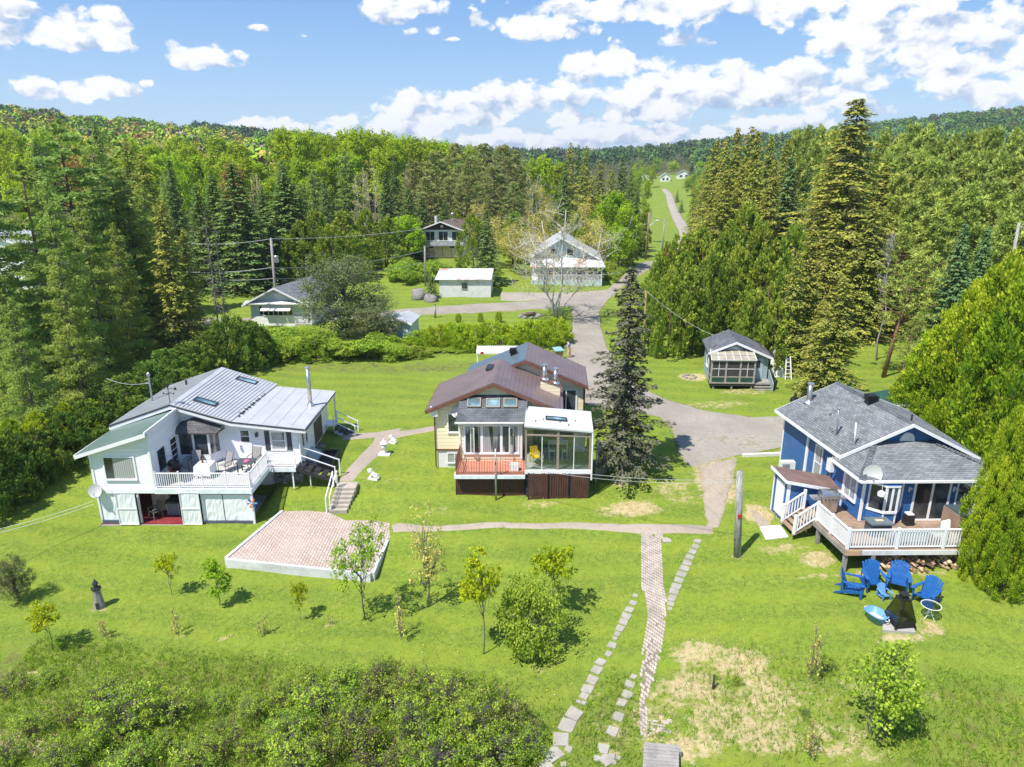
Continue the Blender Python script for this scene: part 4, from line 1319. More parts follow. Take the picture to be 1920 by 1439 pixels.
	MB(F).slab([(.70,-.16,5.66),(4.62,-.16,5.31),(4.62,2.95,5.41),(.70,2.95,5.76)],(0,0,-.09)).build("sunroom_roof",paint("bright_white_roof",(.56,.57,.58),.4,.03,1.0,dirt=(.55,.54,.5),dirt_amt=.25),H)
	nr=np.cross((3.92,0,-.35),(0,3.1,.1))
	c=rp(790+1427/5.644,640+830/5.644,F.pt(.7,-.16,5.66),nr)
	skylight(H,None,nr,(3.92,0,-.35),c,1.25,.5,DARKTRIM,PANE_SKY)
	rg=np.random.RandomState(8)
	mb=MB(F)
	for(x,y)in((1.3,.5),(1.75,.9),(2.7,.75),(3.2,.35),(3.6,1.1)):
		z=5.67-(x-.7)*.089
		mb.slab([(x,y,z),(x+.05,y,z),(x+.06,y+.3,z+.01),(x,y+.26,z+.01)],(0,0,.03))
	mb.build("roof_scuff",DARKTRIM,H)["kind"]="stuff"
	MB(F).slab([(.60,.9,5.3),(.72,.9,5.3),(.72,3.6,6.2),(.72,3.6,5.0),(.60,3.6,5.0)],(.04,0,0)).build("cheek_wall",ROOF_SLATE,H)
	MB(F).tube([(4.6,-.12,5.2),(4.6,-.12,2.3)],.05,8).build("downpipe",WHITE_CLEAN,H)
	for k in range(9):
		MB(F).box(4.9+k*.12,4.98+k*.12,1.2+.25*k,1.27+.25*k,1.5,4.3-.16*k).build("gate_plank",WOOD_GREY,H)
	MB(F).beam((4.85,1.2,4.1),(5.95,3.4,3.0),.06,.09).build("gate_rail",WOOD_GREY,H)
	return H
HOUSE_M=house_mid()
dish(HOUSE_M,on_plane(856,768,41.1)-np.array([0,0,.45]),.33,(-.3,-1,.45),arm=.3)
def house_right():
	F=Frame(17.45,32.08,.8,6.6)
	base=(20.5,36.0,1.8)
	H=thing("blue_house","royal blue clapboard house with grey shingled roofs, white trim and a railed wooden deck","house",base)
	fl=2.65
	g0=2.35
	xl,xr,xp=.18,6.35,3.35
	MB(F).slab([(xl,g0,1.7),(xr,g0,1.7),(xr,g0,5.42),(xp,g0,7.0),(xl,g0,5.48)],(0,6.3,0)).build("wall",SIDE_BLUE,H)
	MB(F).box(xl+.05,xr-.05,g0+.05,g0+6.2,1.3,1.7).build("foundation",CONC,H)
	r0,r1=g0-.38,g0+6.75
	L_=[(xp,r0,7.12),(-.24,r0,5.36),(-.24,r1,5.36),(xp,r1,7.12)]
	MB(F).slab(L_,(0,0,-.12)).build("roof",ROOF_GREY,H)
	MB(F).slab([(xp,r0,7.12),(xp,r1,7.12),(xr+1.7,r1,5.25),(xr+.75,r0,5.25)],(0,0,-.12)).build("roof",ROOF_GREY,H)
	mb=MB(F)
	mb.slab([(xp,r0-.02,7.10),(-.26,r0-.02,5.34),(-.26,r0-.02,5.16),(xp,r0-.02,6.92)],(0,-.05,0))
	mb.slab([(xp,r0-.02,7.10),(xr+.77,r0-.02,5.23),(xr+.77,r0-.02,5.05),(xp,r0-.02,6.92)],(0,-.05,0))
	mb.slab([(xp,r1,7.10),(-.26,r1,5.34),(-.26,r1,5.16),(xp,r1,6.92)],(0,.05,0))
	mb.slab([(xp,r1,7.12),(xr+1.7,r1,5.27),(xr+1.7,r1,5.10),(xp,r1,6.94)],(0,.05,0))
	mb.box(-.3,-.24,r0,r1,5.2,5.36)
	mb.build("fascia",WHITE_CLEAN,H)
	mb=MB(F)
	for k in range(26):
		y=r0+.05+(r1-r0-.1)*k/26
		mb.slab([(xp-.16,y,7.06),(xp,y,7.145),(xp,y+.26,7.135),(xp-.16,y+.26,7.05)],(0,0,.02))
		mb.slab([(xp,y,7.145),(xp+.16,y,7.07),(xp+.16,y+.26,7.06),(xp,y+.26,7.135)],(0,0,.02))
	mb.build("ridge_cap",ROOF_DARK,H)["kind"]="stuff"
	mb=MB(F)
	pts=[(xp-.38,6.0)]+[(xp+.38*math.cos(t),6.0+.5*math.sin(t))for t in np.linspace(0,math.pi,9)]
	pts=[(xp+.05+.40*math.cos(t),5.98+.50*math.sin(t))for t in np.linspace(0,math.pi,11)]
	mb.slab([(x,g0,z)for x,z in pts],(0,-.05,0))
	V=mb.build("gable_vent",WHITE_CLEAN,H)
	mb=MB(F)
	for k in range(5):
		z=6.03+k*.085
		w=.36*math.sqrt(max(0.05,1-((z-5.98)/.5)**2))
		mb.box(xp+.05-w,xp+.05+w,g0-.075,g0-.05,z,z+.05)
	mb.build("slats",WHITE,V,base=base)
	for(b_,z0,z1,w)in((4.2,2.9,4.75,.62),):
		window(H,F,('a',xl,-1),b_,b_+w,z0,z1,rows=2,pane=PANE_CURTAIN,fw=.09)
	d=MB(F).box(xl-.06,xl,5.65,5.85,2.2,5.0)
	d.build("narrow_trim",WHITE_CLEAN,H)
	for b_ in(g0+6.22,):
		MB(F).box(xl-.03,xl+.06,b_,b_+.09,1.6,5.3).build("corner_trim",WHITE_CLEAN,H)
	MB(F).box(xl-.22,xl,2.95,3.35,3.95,4.7).build("meter_box",WHITE,H)
	MB(F).box(xl-.15,xl,2.55,2.8,3.0,3.5).build("wall_box",WHITE,H)
	MB(F).tube([(xl-.08,3.1,3.95),(xl-.08,3.1,2.2)],.03,6).tube([(xl-.08,3.1,4.7),(xl-.08,3.1,5.6)],.03,6).build("conduit",SPOKE,H)
	nl=np.cross((0,1,0),(-3.59,0,-1.76))
	P0=F.pt(xp,r0,7.12)
	nl=np.cross(F.pt(0,1)-F.pt(0,0),F.pt(-3.59,0,-1.76)-F.pt(0,0))
	z7=lambda u,v:(1420+u/8,700+v/8)
	c=rp(*z7(770,430),P0,nl)
	t=on_plane(*z7(790,140),c[1])
	chimney_pipe(H,c,t[2]-c[2],.15)
	MB(F).build
	c=rp(*z7(1190,925),P0,nl)
	t=on_plane(*z7(1220,530),c[1])
	m_=MB().tube([c-(0,0,.1),t],.045,8).blob(tuple(t),.08,0,.1).tube([c+(t-c)*.75-(.45,0,0),c+(t-c)*.75+(.12,0,0)],.022,6)
	m_.tube([c+(t-c)*.75-(.45,0,0),c+(t-c)*.75-(.45,.1,-.22)],.04,6)
	m_.build("service_mast",SPOKE,H,True)
	c=rp(*z7(1455,1080),P0,nl)
	t=on_plane(*z7(1482,745),c[1])
	MB().tube([c-(0,0,.1),t],.04,8).build("vent_pipe",WHITE_CLEAN,H,True)
	c=rp(*z7(1700,440),P0,nl)
	roof_vent(H,c,.30)
	MB().tube([F.pt(xp+1.0,3.6,6.4),F.pt(xp+1.0,3.6,7.0)],.05,8).build("vent_pipe",DARKTRIM,H)
	w=6.75
	MB(F).box(0,w,0,g0+.1,fl,5.0).build("front_wall",SIDE_BLUE,H)
	MB(F).box(.1,w,.1,g0,1.4,fl).build("front_foundation",INTERIOR,H)
	e,ze,zp=.45,5.08,6.02
	A,B=(-e,-e,ze),(w+e,-e,ze)
	C1,C2=(1.75,g0-.02,zp),(4.55,g0-.02,zp)
	Dl,Dr=(-e,g0-.02,ze),(w+e,g0-.02,ze)
	MB(F)._add([A,B,C2,C1,Dl,Dr,(-e,-e,ze-.1),(w+e,-e,ze-.1),(-e,g0,ze-.1),(w+e,g0,ze-.1)],[(0,1,2,3),(4,0,3),(1,5,2),(6,7,1,0),(8,6,0,4),(7,9,5,1),(8,9,7,6)]).build("hip_roof",ROOF_GREY,H)
	mb=MB(F)
	mb.box(-e-.08,w+e,-e-.1,-e+.01,ze-.13,ze-.01).box(-e-.09,-e,-e,g0,ze-.13,ze-.01)
	mb.build("gutter",WHITE_CLEAN,H)
	mb=MB(F)
	for(p,q)in((A,C1),(B,C2)):
		p,q=np.array(p),np.array(q)
		for k in range(14):
			s=p+(q-p)*(k/14)
			d_=(q-p)/14*.8
			mb.beam(s+(0,0,.03),s+d_+(0,0,.045),.28,.03)
	mb.build("hip_cap",ROOF_DARK,H)["kind"]="stuff"
	for x in(0,w):
		MB(F).box(x-.03,x+.09,-.04,.05,fl,ze-.1).build("corner_trim",WHITE_CLEAN,H)
	MB(F).box(-.04,.03,g0-.75,g0-.65,fl,ze-.1).build("corner_trim",WHITE_CLEAN,H)
	window(H,F,('a',0,-1),.55,1.5,3.45,4.72,cols=2,pane=PANE_CURTAIN,fw=.1)
	def bay(x0,x1,dep,s,win0=3.42,win1=4.72):
		pts=[(x0,0),(x0+s,-dep),(x1-s,-dep),(x1,0)]
		MB(F).slab([(x,y,fl)for x,y in pts],(0,0,win0-.12-fl)).build("bay_base",SIDE_BLUE,H)
		mb=MB(F)
		ex=[(x0-.06,.0),(x0+s-.03,-dep-.06),(x1-s+.03,-dep-.06),(x1+.06,.0)]
		mb.slab([(x,y,win0-.12)for x,y in ex],(0,0,.12)).slab([(x,y,win1)for x,y in ex],(0,0,.1))
		mid=[((pts[1][0]*(1-k)+pts[2][0]*k),-dep)for k in(.5,)]
		for(x,y)in pts+mid:
			mb.box(x-.05,x+.05,y-.03,y+.05,win0,win1)
		o=mb.build("bay_window",WHITE_CLEAN,H)
		for p,q in((pts[0],pts[1]),(pts[1],mid[0]),(mid[0],pts[2]),(pts[2],pts[3])):
			MB(F).slab([(*p,win0),(*q,win0),(*q,win1),(*p,win1)],(0,.02,0)).build("pane",PANE,o,base=base)
		MB(F)._add([(x,y,win1+.1)for x,y in ex]+[(x0+.05,0,win1+.3),(x1-.05,0,win1+.3)],[(0,1,4),(1,2,5,4),(2,3,5)]).build("bay_roof",SIDE_BLUE,H)
		mb=MB(F)
		for(x,y)in pts[1:3]:
			mb.box(x-.035,x+.035,y-.02,y+.03,fl,win0-.12)
		mb.build("bay_trim",WHITE_CLEAN,H)
	bay(.32,1.95,.52,.52)
	bay(4.72,6.35,.52,.52)
	a,b=2.62,4.28
	mb=MB(F).box(a-.1,b+.1,-.05,.02,4.72,4.84).box(a-.1,a,-.05,.02,fl,4.72).box(b,b+.1,-.05,.02,fl,4.72).box(a,b,-.06,.02,fl,fl+.08).box((a+b)/2-.05,(a+b)/2+.05,-.06,.02,fl+.08,4.72)
	d=mb.build("sliding_door",WHITE_CLEAN,H)
	for(p,q)in((a,(a+b)/2-.05),((a+b)/2+.05,b)):
		MB(F).box(p,q,-.02,.0,fl+.08,4.72).build("pane",PANE,d,base=base)
	MB(F).box((a+b)/2-.62,(a+b)/2+.3,-.03,0,4.86,4.93).build("name_board",WOOD_PLY,H)
	for x in(2.28,4.52):
		MB(F).box(x-.03,x+.03,-.05,0,4.25,4.5).tube([(x,-.04,4.4),(x,-.16,4.52),(x,-.2,4.42)],.025,6).build("wall_lamp",WHITE_CLEAN,H)
	MB(F).tube([(.42,-.75,4.98),(.42,-.75,4.66)],.012,5).lathe(F.pt(0,0)[0:0].tolist()if False else(.42,-.75,4.36),[(.10,0),(.17,.04),(.17,.2),(.09,.28)],12).build("bird_feeder",WHITE_CLEAN,H)
	x0,x1=-2.22,6.9
	y0=-2.82
	D=MB(F).box(x0+.02,x1,y0+.02,0.0,fl-.2,fl-.045).box(x0+.02,0,0,1.6,fl-.2,fl-.045).build("deck",WOOD_GREY,H)
	mb=MB(F)
	rg=np.random.RandomState(2)
	n=20
	for k in range(n):
		a=y0+(0-y0)*k/n
		cut=x0+rg.uniform(2,5)
		for(p,q)in((x0,cut),(cut+.01,x1)):
			mb.box(p,q,a+.006,a+.134,fl-.045,fl+rg.uniform(-.004,.004))
	for k in range(11):
		mb.box(x0,-.02,.02+k*.142,.15+k*.142,fl-.045,fl+rg.uniform(-.004,.004))
	o=mb.build("deck_boards",WOOD_DECK,D,base=base)
	o["kind"]="stuff"
	mb=MB(F)
	mb.box(x0+.75,x1,y0-.04,y0+.02,fl-.27,fl-.03)
	mb.build("rim_board",WOOD_PEEL,D,base=base)
	MB(F).box(x0-.02,x0+.75,y0-.045,y0+.02,fl-.28,fl-.03).build("rim_board",WOOD_NEW,D,base=base)
	MB(F).box(x0-.04,x0+.02,y0,.1,fl-.27,fl-.03).build("rim_board",WOOD_GREY,D,base=base)
	for(x,y)in((x0+.1,y0+.12),(x0+1.35,y0+.05),(x0+.1,-.3),(1.6,y0+.6),(4.2,y0+.6),(6.7,y0+.3),(x0+.15,1.4)):
		w_=F.pt(x,y)
		MB(F).box(x-.08,x+.08,y-.08,y+.08,float(gz(w_[0],w_[1]))-.15,fl-.2).build("deck_post",WOOD_GREY,D,base=base)
	railing(D,F,[(x0+.1,.02,fl),(x0+.1,y0+.1,fl),(x1-.05,y0+.1,fl)],.98,WHITE_CLEAN,.128,.12,.05,.1,posts=(1,3),post_extra=.1)
	S0,S1=(x0,.1,fl),(x0,1.35,fl)
	stairs(D,F,S0,S1,(-.95,0,0),.85,4,WOOD_DECK,.05)
	for y in(.1,1.35):
		MB(F).slab([(x0,y,fl-.05),(x0-1.0,y,fl-.75),(x0-1.0,y,fl-.95),(x0-.05,y,fl-.4)],(0,.05,0)).build("stringer",WOOD_DECK,D,base=base)
		railing(D,F,[(x0+.1,y,fl),(x0-.92,y,fl-.8)],.95,WHITE_CLEAN,.15,.12,.05,.09,end_posts=(y>1,True))
	zs=1.5
	sx0,sx1,sy0,sy1=-2.85,.1,1.72,3.2
	G_=lambda x,y:(x,y)
	MB(F)._add([(sx0,sy0,zs),(sx1,sy0,zs),(sx1,sy1,zs),(sx0,sy1,zs),(sx0,sy0,4.0),(sx1,sy0,3.42),(sx1,sy1,3.52),(sx0,sy1,4.1)],[(0,1,5,4),(1,2,6,5),(2,3,7,6),(3,0,4,7),(4,5,6,7)]).build("shed_wall",SIDE_BLUE,H)
	MB(F).slab([(sx0-.18,sy0-.15,4.13),(sx1+.02,sy0-.12,3.50),(sx1+.02,sy1+.1,3.60),(sx0-.18,sy1+.1,4.22)],(0,0,-.07)).build("shed_roof",paint("brown_felt_roof",(.19,.12,.10),.7,.15,1.5),H)
	mb=MB(F).beam((sx0-.2,sy0-.17,4.05),(sx1,sy0-.14,3.43),.04,.16).beam((sx0-.2,sy0-.17,4.05),(sx0-.2,sy1+.1,4.14),.04,.16)
	mb.build("shed_fascia",WHITE_CLEAN,H)
	MB(F).box(sx0-.03,sx0+.14,sy0-.03,sy0+.02,zs,3.95).build("corner_trim",WHITE_CLEAN,H)
	MB(F).box(sx0-.03,sx0+.02,sy1-.06,sy1+.03,zs,4.0).build("corner_trim",WHITE_CLEAN,H)
	MB(F).box(sx0-.04,sx0,sy0+.3,sy1-.35,zs+.3,3.75).build("door",WHITE_CLEAN,H)
	p=F.pt(xl-.75,6.35)
	gp=float(gz(p[0],p[1]))
	q=MB().box(p[0]-.42,p[0]+.42,p[1]-.18,p[1]+.18,gp+.55,gp+1.25).build("heat_pump",WHITE,H)
	MB().lathe((0,0,0),[(.0,0),(.27,.0),(.27,.02),(.0,.02)],18)
	mb=MB()
	for k in range(6):
		mb.box(p[0]-.34,p[0]+.1,p[1]-.2,p[1]-.18,gp+.64+k*.09,gp+.66+k*.09)
	mb.build("grille",BLACKP,q,base=base)["kind"]="stuff"
	for(dx,dy)in((-.38,-.15),(.38,-.15),(-.38,.15),(.38,.15)):
		MB().box(p[0]+dx-.03,p[0]+dx+.03,p[1]+dy-.03,p[1]+dy+.03,gp-.1,gp+.55).build("leg",SPOKE,q,base=base)
	c=rp(*z7(1720,1500),F.pt(0,-e,ze),np.cross((1,0,0),(0,g0+e,zp-ze)))
	return H
HOUSE_R=house_right()
dish(HOUSE_R,on_plane(1634,900,31.9)-np.array([0,0,.25]),.44,(-.3,-1,.30),arm=.55)
def gable_house(H,F,w,d,z0,ze,zp,xp=None,over=.4,front=.5,wall=SIDE_WHITE,roof=ROOF_GREY,trim=WHITE_CLEAN,gable=None,zeR=None,t=.12):
	"""walls and two roof planes; w across the front, d deep, ridge running back"""
	xp=w/2 if xp is None else xp
	zeR=ze if zeR is None else zeR
	MB(F).slab([(0,0,z0),(w,0,z0),(w,0,zeR),(xp,0,zp),(0,0,ze)],(0,d,0)).build("wall",wall,H)
	if gable is not None:
		MB(F).slab([(0,-.03,ze),(w,-.03,zeR),(xp,-.03,zp)],(0,.02,0)).build("gable",gable,H)
	sl,sr=(zp-ze)/xp,(zp-zeR)/(w-xp)
	L=(-over,ze-sl*over+.12)
	R=(w+over,zeR-sr*over+.12)
	p=zp+.12
	MB(F).slab([(xp,-front,p),(L[0],-front,L[1]),(L[0],d+over,L[1]),(xp,d+over,p)],(0,0,-t)).build("roof",roof,H)
	MB(F).slab([(xp,-front,p),(xp,d+over,p),(R[0],d+over,R[1]),(R[0],-front,R[1])],(0,0,-t)).build("roof",roof,H)
	mb=MB(F)
	for(q,qq)in((L,1),(R,1)):
		mb.slab([(xp,-front-.01,p-.01),(q[0],-front-.01,q[1]-.01),(q[0],-front-.01,q[1]-.2),(xp,-front-.01,p-.2)],(0,-.05,0))
	mb.build("bargeboard",trim,H)
def house_grey():
	F=Frame(-29.1,78.0,0,-13)
	z0=2.1
	base=(-26,81,z0)
	H=thing("grey_house","small pale grey house with white awnings over a row of porch windows","house",base)
	gable_house(H,F,6.3,7.0,z0,4.85,6.5,3.15,.55,.7,SIDE_GREY,ROOF_GREY)
	MB(F).box(-.02,4.9,-.12,0,z0,3.35).build("porch_base",SIDE_WHITE,H)
	MB(F).slab([(-.4,-.72,4.75),(6.7,-.72,4.75),(6.7,-.05,5.0),(-.4,-.05,5.0)],(0,0,.05)).build("pent_roof",WHITE,H)
	window(H,F,('b',-.1,-1),1.5,4.7,3.42,4.0,cols=6,pane=PANE,fw=.08,mw=.07)
	for k in range(3):
		a=1.45+k*1.1
		MB(F).slab([(a,-.14,4.62),(a+1.06,-.14,4.62),(a+1.06,-.75,4.02),(a,-.75,4.02)],(0,0,.03)).build("awning",WHITE_CLEAN,H)
	MB(F).box(1.0,1.35,-.03,.02,3.5,4.4).build("pane",PANE,H)
	window(H,F,('a',6.3,1),1.0,1.9,3.2,4.4)
	MB(F).box(5.0,6.9,-.4,.9,z0,2.45).build("porch_floor",CONC,H)
	MB(F).box(6.72,6.86,-.35,-.22,2.45,4.8).build("porch_post",WHITE_CLEAN,H)
	railing(H,F,[(5.0,-.3,2.45),(6.8,-.3,2.45),(6.8,.9,2.45)],.8,WHITE_CLEAN,.16,.06,.04,.06)
	roof_vent(H,F.pt(2.2,3.5,6.25),.3)
	MB(F).box(2.75,3.6,-.06,-.02,5.5,5.95).build("gable_vent",WHITE,H)
house_grey()
def house_brown():
	F=Frame(-14.7,117.0,0,-14)
	z0=4.7
	H=thing("gabled_house","two storey house with dark brown gable, white upper floor and plywood garage below","house",(-11,120,z0))
	gable_house(H,F,6.9,8.5,z0,9.15,10.45,None,.75,.9,WHITE,ROOF_BROWN,WHITE_CLEAN,PURPLEBROWN)
	MB(F).box(0,6.9,-.06,0,z0,6.75).build("garage_wall",WOOD_PLY,H)
	for k in range(5):
		MB(F).box(.5+k*1.45,.58+k*1.45,-.1,-.06,z0,6.7).build("batten",WOOD_GREY,H)
	MB(F).slab([(-.1,-.9,6.75),(7.0,-.9,6.75),(7.0,0,7.3),(-.1,0,7.3)],(0,0,-.1)).build("canopy_roof",ROOF_GREY,H)
	for(a,b)in((.75,2.15),(2.85,4.3),(5.0,6.4)):
		window(H,F,('b',0,-1),a,b,7.45,8.85,cols=2,pane=PANE,fw=.1)
	for a in(1.2,4.6):
		window(H,F,('b',-.06,-1),a,a+.8,6.2,6.6,pane=PANE,fw=.05)
	MB(F).box(3.2,3.6,-.08,-.03,9.5,9.9).build("gable_vent",WHITE,H)
	MB(F).tube([(1.8,2.0,9.2),(1.8,2.0,11.2)],.22,10).build("chimney",CONC_WHITE,H)
	MB(F).tube([(4.0,3.5,10.0),(4.0,3.5,11.3)],.09,8).blob((4.0,3.5,11.4),.28,2,.1).build("roof_vent",ALU,H)
	MB(F).box(7.0,7.6,.4,3.0,6.9,8.2).build("side_porch",WHITE,H)
house_brown()
o=thing("garden_trellis","white trellis arch beside the bright green round maple","trellis",(*G(757,478)[:2],G(757,478)[2]))
p=G(757,478)
MB().box(p[0]-.6,p[0]-.5,p[1],p[1]+.1,p[2],p[2]+3.2).build("post",WHITE_CLEAN,o)
MB().box(p[0]+.5,p[0]+.6,p[1],p[1]+.1,p[2],p[2]+2.6).build("post",WHITE_CLEAN,o)
MB().box(p[0]-.7,p[0]+1.5,p[1]-.02,p[1]+.12,p[2]+3.2,p[2]+3.35).box(p[0]-.7,p[0]+1.5,p[1]-.02,p[1]+.12,p[2]+2.7,p[2]+2.8).build("lattice",WHITE_CLEAN,o)
def farmhouse():
	F=Frame(2.8,101.6,0,-4)
	z0=float(gz(8,102))+.1
	H=thing("farmhouse","old white farmhouse with steep tin gable and a railed front porch behind the birch","house",(8,105,z0))
	W=9.6
	MB(F).slab([(0,2.0,z0),(W,2.0,z0),(W,2.0,6.5),(4.1,2.0,9.35),(0,2.0,6.9)],(0,8,0)).build("wall",SIDE_TEAL,H)
	ov=.5
	MB(F).slab([(4.1,1.2,9.55),(-.5,1.2,6.75),(-.5,10.4,6.75),(4.1,10.4,9.55)],(0,0,-.1)).build("roof",ROOF_METAL,H)
	MB(F).slab([(4.1,1.2,9.55),(4.1,10.4,9.55),(W+.45,10.4,6.35),(W+.45,1.2,6.35)],(0,0,-.1)).build("roof",ROOF_METAL,H)
	mb=MB(F)
	mb.slab([(4.1,1.16,9.5),(-.5,1.16,6.7),(-.5,1.16,6.3),(4.1,1.16,9.1)],(0,-.06,0)).slab([(4.1,1.16,9.5),(W+.45,1.16,6.3),(W+.45,1.16,6.02),(4.1,1.16,9.2)],(0,-.06,0))
	mb.build("bargeboard",WHITE,H)
	MB(F).slab([(-.2,-.45,5.45),(W+.9,-.45,5.45),(W+.3,2.0,6.45),(-.2,2.0,6.45)],(0,0,-.1)).build("porch_roof",ROOF_OLDTIN,H)
	MB(F).box(0,W,1.95,2.0,z0,5.6).build("porch_wall",SIDE_WHITE,H)
	MB(F).box(0,W+.5,-.2,2.0,z0-.2,z0+.5).build("porch_floor",SIDE_TEAL,H)
	for x in(.1,3.2,6.4,W+.4):
		MB(F).box(x-.07,x+.07,-.17,-.03,z0+.5,5.4).build("porch_post",WHITE,H)
	railing(H,F,[(.1,-.1,z0+.5),(W+.4,-.1,z0+.5),(W+.4,1.9,z0+.5)],.85,MATS["faded_teal_siding"]if False else WHITE,.2,.08,.07,.08)
	for a in(2.0,6.3):
		window(H,F,('b',1.95,-1),a,a+.95,z0+1.0,z0+2.4,rows=2,pane=PANE,fw=.1)
	MB(F).box(4.3,5.2,1.9,1.95,z0+.5,z0+2.5).build("door",WHITE,H)
	MB(F).box(8.3,9.4,1.9,1.95,z0+.7,z0+2.3).build("pane",PANE,H)
	window(H,F,('b',2.0,-1),5.0,5.9,6.75,7.75,pane=PANE,fw=.1)
	window(H,F,('b',2.0,-1),2.6,3.5,6.75,7.75,pane=PANE,fw=.1)
farmhouse()
def tin_shed():
	F=Frame(-9.5,92.2,0,-2)
	z0=float(gz(-6,93))-.1
	H=thing("tin_shed","long white board shed with rusty tin roof and one small window","shed",(-6,94.5,z0))
	pts=[(0,z0),(6.7,z0),(6.7,5.15),(0,5.15)]
	MB(F)._add([(0,0,z0),(6.7,0,z0),(6.7,4.6,z0),(0,4.6,z0),(0,0,5.1),(6.7,0,5.1),(6.7,4.6,5.7),(0,4.6,5.7)],[(0,1,5,4),(1,2,6,5),(2,3,7,6),(3,0,4,7),(4,5,6,7)]).build("wall",WOOD_PEEL,H)
	MB(F).slab([(-.5,-.35,5.16),(6.85,-.35,5.16),(6.85,4.8,5.85),(-.5,4.8,5.85)],(0,0,-.07)).build("roof",ROOF_OLDTIN,H)
	mb=MB(F)
	for k in range(24):
		x=.02+k*.28
		mb.box(x,x+.26,-.025-.01*(k%2),0,z0,5.05)
	mb.build("boards",WOOD_PEEL,H)["kind"]="stuff"
	window(H,F,('b',-.03,-1),3.0,3.65,3.9,4.6,pane=PANE,frame=WOOD_GREY,fw=.07)
tin_shed()
def cabin():
	F=Frame(16.5,56.9,-2,-8)
	z0=2.0
	H=thing("cabin","little grey blue cabin with white bargeboards and a screened porch in front","cabin",(18.6,58.5,z0))
	W,D=4.75,3.9
	gable_house(H,F,W,D,z0+.1,4.85,5.65,1.95,.3,.35,SIDE_CABIN,ROOF_CABIN,WHITE_CLEAN,zeR=4.45)
	MB(F).slab([(1.1,-.04,5.0),(2.7,-.04,5.0),(1.9,-.04,5.28)],(0,.02,0)).build("gable_trim",WHITE,H)
	window(H,F,('a',0,-1),1.2,2.1,3.2,4.1,pane=PANE_CURTAIN)
	fl=2.5
	y0,x1=-1.35,3.42
	MB(F).box(-.1,x1+.05,y0,0,fl-.22,fl).build("porch_floor",DARKTRIM,H)
	mb=MB(F)
	P=mb
	for x in(-.05,1.12,2.27,x1):
		mb.box(x-.07,x+.07,y0-.04,y0+.06,fl,4.42)
	mb.box(-.1,x1+.07,y0-.05,y0+.05,fl,fl+.1).box(-.1,x1+.07,y0-.05,y0+.05,4.34,4.44).box(-.1,x1+.07,y0-.03,y0+.03,3.02,3.1)
	mb.box(-.1,-.02,y0,0,fl,fl+.08).box(-.1,-.02,y0,0,3.02,3.1)
	pf=mb.build("porch_frame",paint("weathered_pink_frame",(.36,.31,.28),.7,.1),H)
	for i,(a,b)in enumerate(((.02,1.05),(1.19,2.2),(2.34,x1-.07))):
		MB(F).box(a,b,y0-.01,y0+.02,fl+.1,3.02).build("panel",GREENPANEL,pf,base=world_loc(H))
		MB(F).box(a,b,y0,y0+.02,3.1,4.34).build("screen",SCREEN,pf,base=world_loc(H))
		g=MB(F).box(a,b,y0-.03,y0,3.72,3.76)
		if i!=1:
			g.box((a+b)/2-.02,(a+b)/2+.02,y0-.03,y0,3.1,4.34)
		g.build("glazing_bar",WHITE,pf,base=world_loc(H))
	MB(F).box(-.08,-.04,y0+.1,-.02,3.1,4.5).build("screen",SCREEN,pf,base=world_loc(H))
	MB(F).box(-.08,-.04,y0+.1,-.02,fl+.1,3.02).build("panel",GREENPANEL,pf,base=world_loc(H))
	MB(F).box(x1,x1+.03,y0+.1,-.02,fl+.1,4.5).build("screen",SCREEN,pf,base=world_loc(H))
	pr=MB(F).slab([(-.15,y0-.15,4.46),(x1+.12,y0-.15,4.46),(x1+.02,-.02,5.0),(-.15,-.02,5.0)],(0,0,.03)).build("porch_roof",POLYCARB,H)
	mb=MB(F)
	for k in range(7):
		x=-.13+(x1+.2)*k/6
		mb.beam((x,y0-.15,4.51),(x-.02*k,-.02,5.05),.045,.03)
	mb.beam((-.13,y0+.55,4.80),(x1+.06,y0+.55,4.80),.04,.03).beam((-.13,y0-.14,4.51),(x1+.1,y0-.14,4.51),.05,.04)
	mb.build("roof_battens",WOOD_TIMBER,pr,base=world_loc(H))
	for x in(.2,1.7,3.3):
		MB(F).box(x-.07,x+.07,y0+.05,y0+.2,z0-.15,fl-.2).build("footing_post",WOOD_GREY,H)
	MB(F).box(x1+.08,W+.1,y0+.1,0,fl-.12,fl).build("landing",WOOD_GREY,H)
	for k in range(3):
		MB(F).box(x1+.08,W+.1,y0-.2-.25*k,y0+.06-.25*k,fl-.28-.17*k,fl-.21-.17*k).build("step",WOOD_GREY,H)
	MB(F).slab([(W+.1,y0-.75,z0-.05),(W+.1,y0-.75,2.75),(W+.1,0,3.35),(W+.1,0,z0)],(.05,0,0)).build("stair_wall",SIDE_CABIN,H)
	MB(F).box(3.72,4.1,-.06,0,3.5,4.1).build("window",PANE,H)
	MB(F).box(3.6,4.35,-.04,0,fl,4.35).build("door",paint("pale_teal_door",(.40,.50,.52),.5),H)
	m0=F.pt(.12,.35,4.75)
	MB().tube([m0,m0+(0,0,1.45)],.05,8).build("service_mast",SPOKE,H)
cabin()
def simple_shed(name,label,cat,u0,u1,vb,vt,y,wall,roof,d=4.0,rise=.9):
	a,b=on_plane(u0,vb,y),on_plane(u1,vb,y)
	z0=float(gz((a[0]+b[0])/2,y))-.1
	ze=on_plane(u0,vt,y)[2]
	F=Frame(a[0],y,0,0)
	H=thing(name,label,cat,((a[0]+b[0])/2,y+d/2,z0))
	gable_house(H,F,b[0]-a[0],d,z0,ze,ze+rise,None,.3,.3,wall,roof)
	return H,F,z0,ze,b[0]-a[0]
H,F,z0,ze,w=simple_shed("white_barn","white building glimpsed through the conifers at the left edge","barn",-90,58,520,462,88,SIDE_WHITE,ROOF_WHITE,9,1.6)
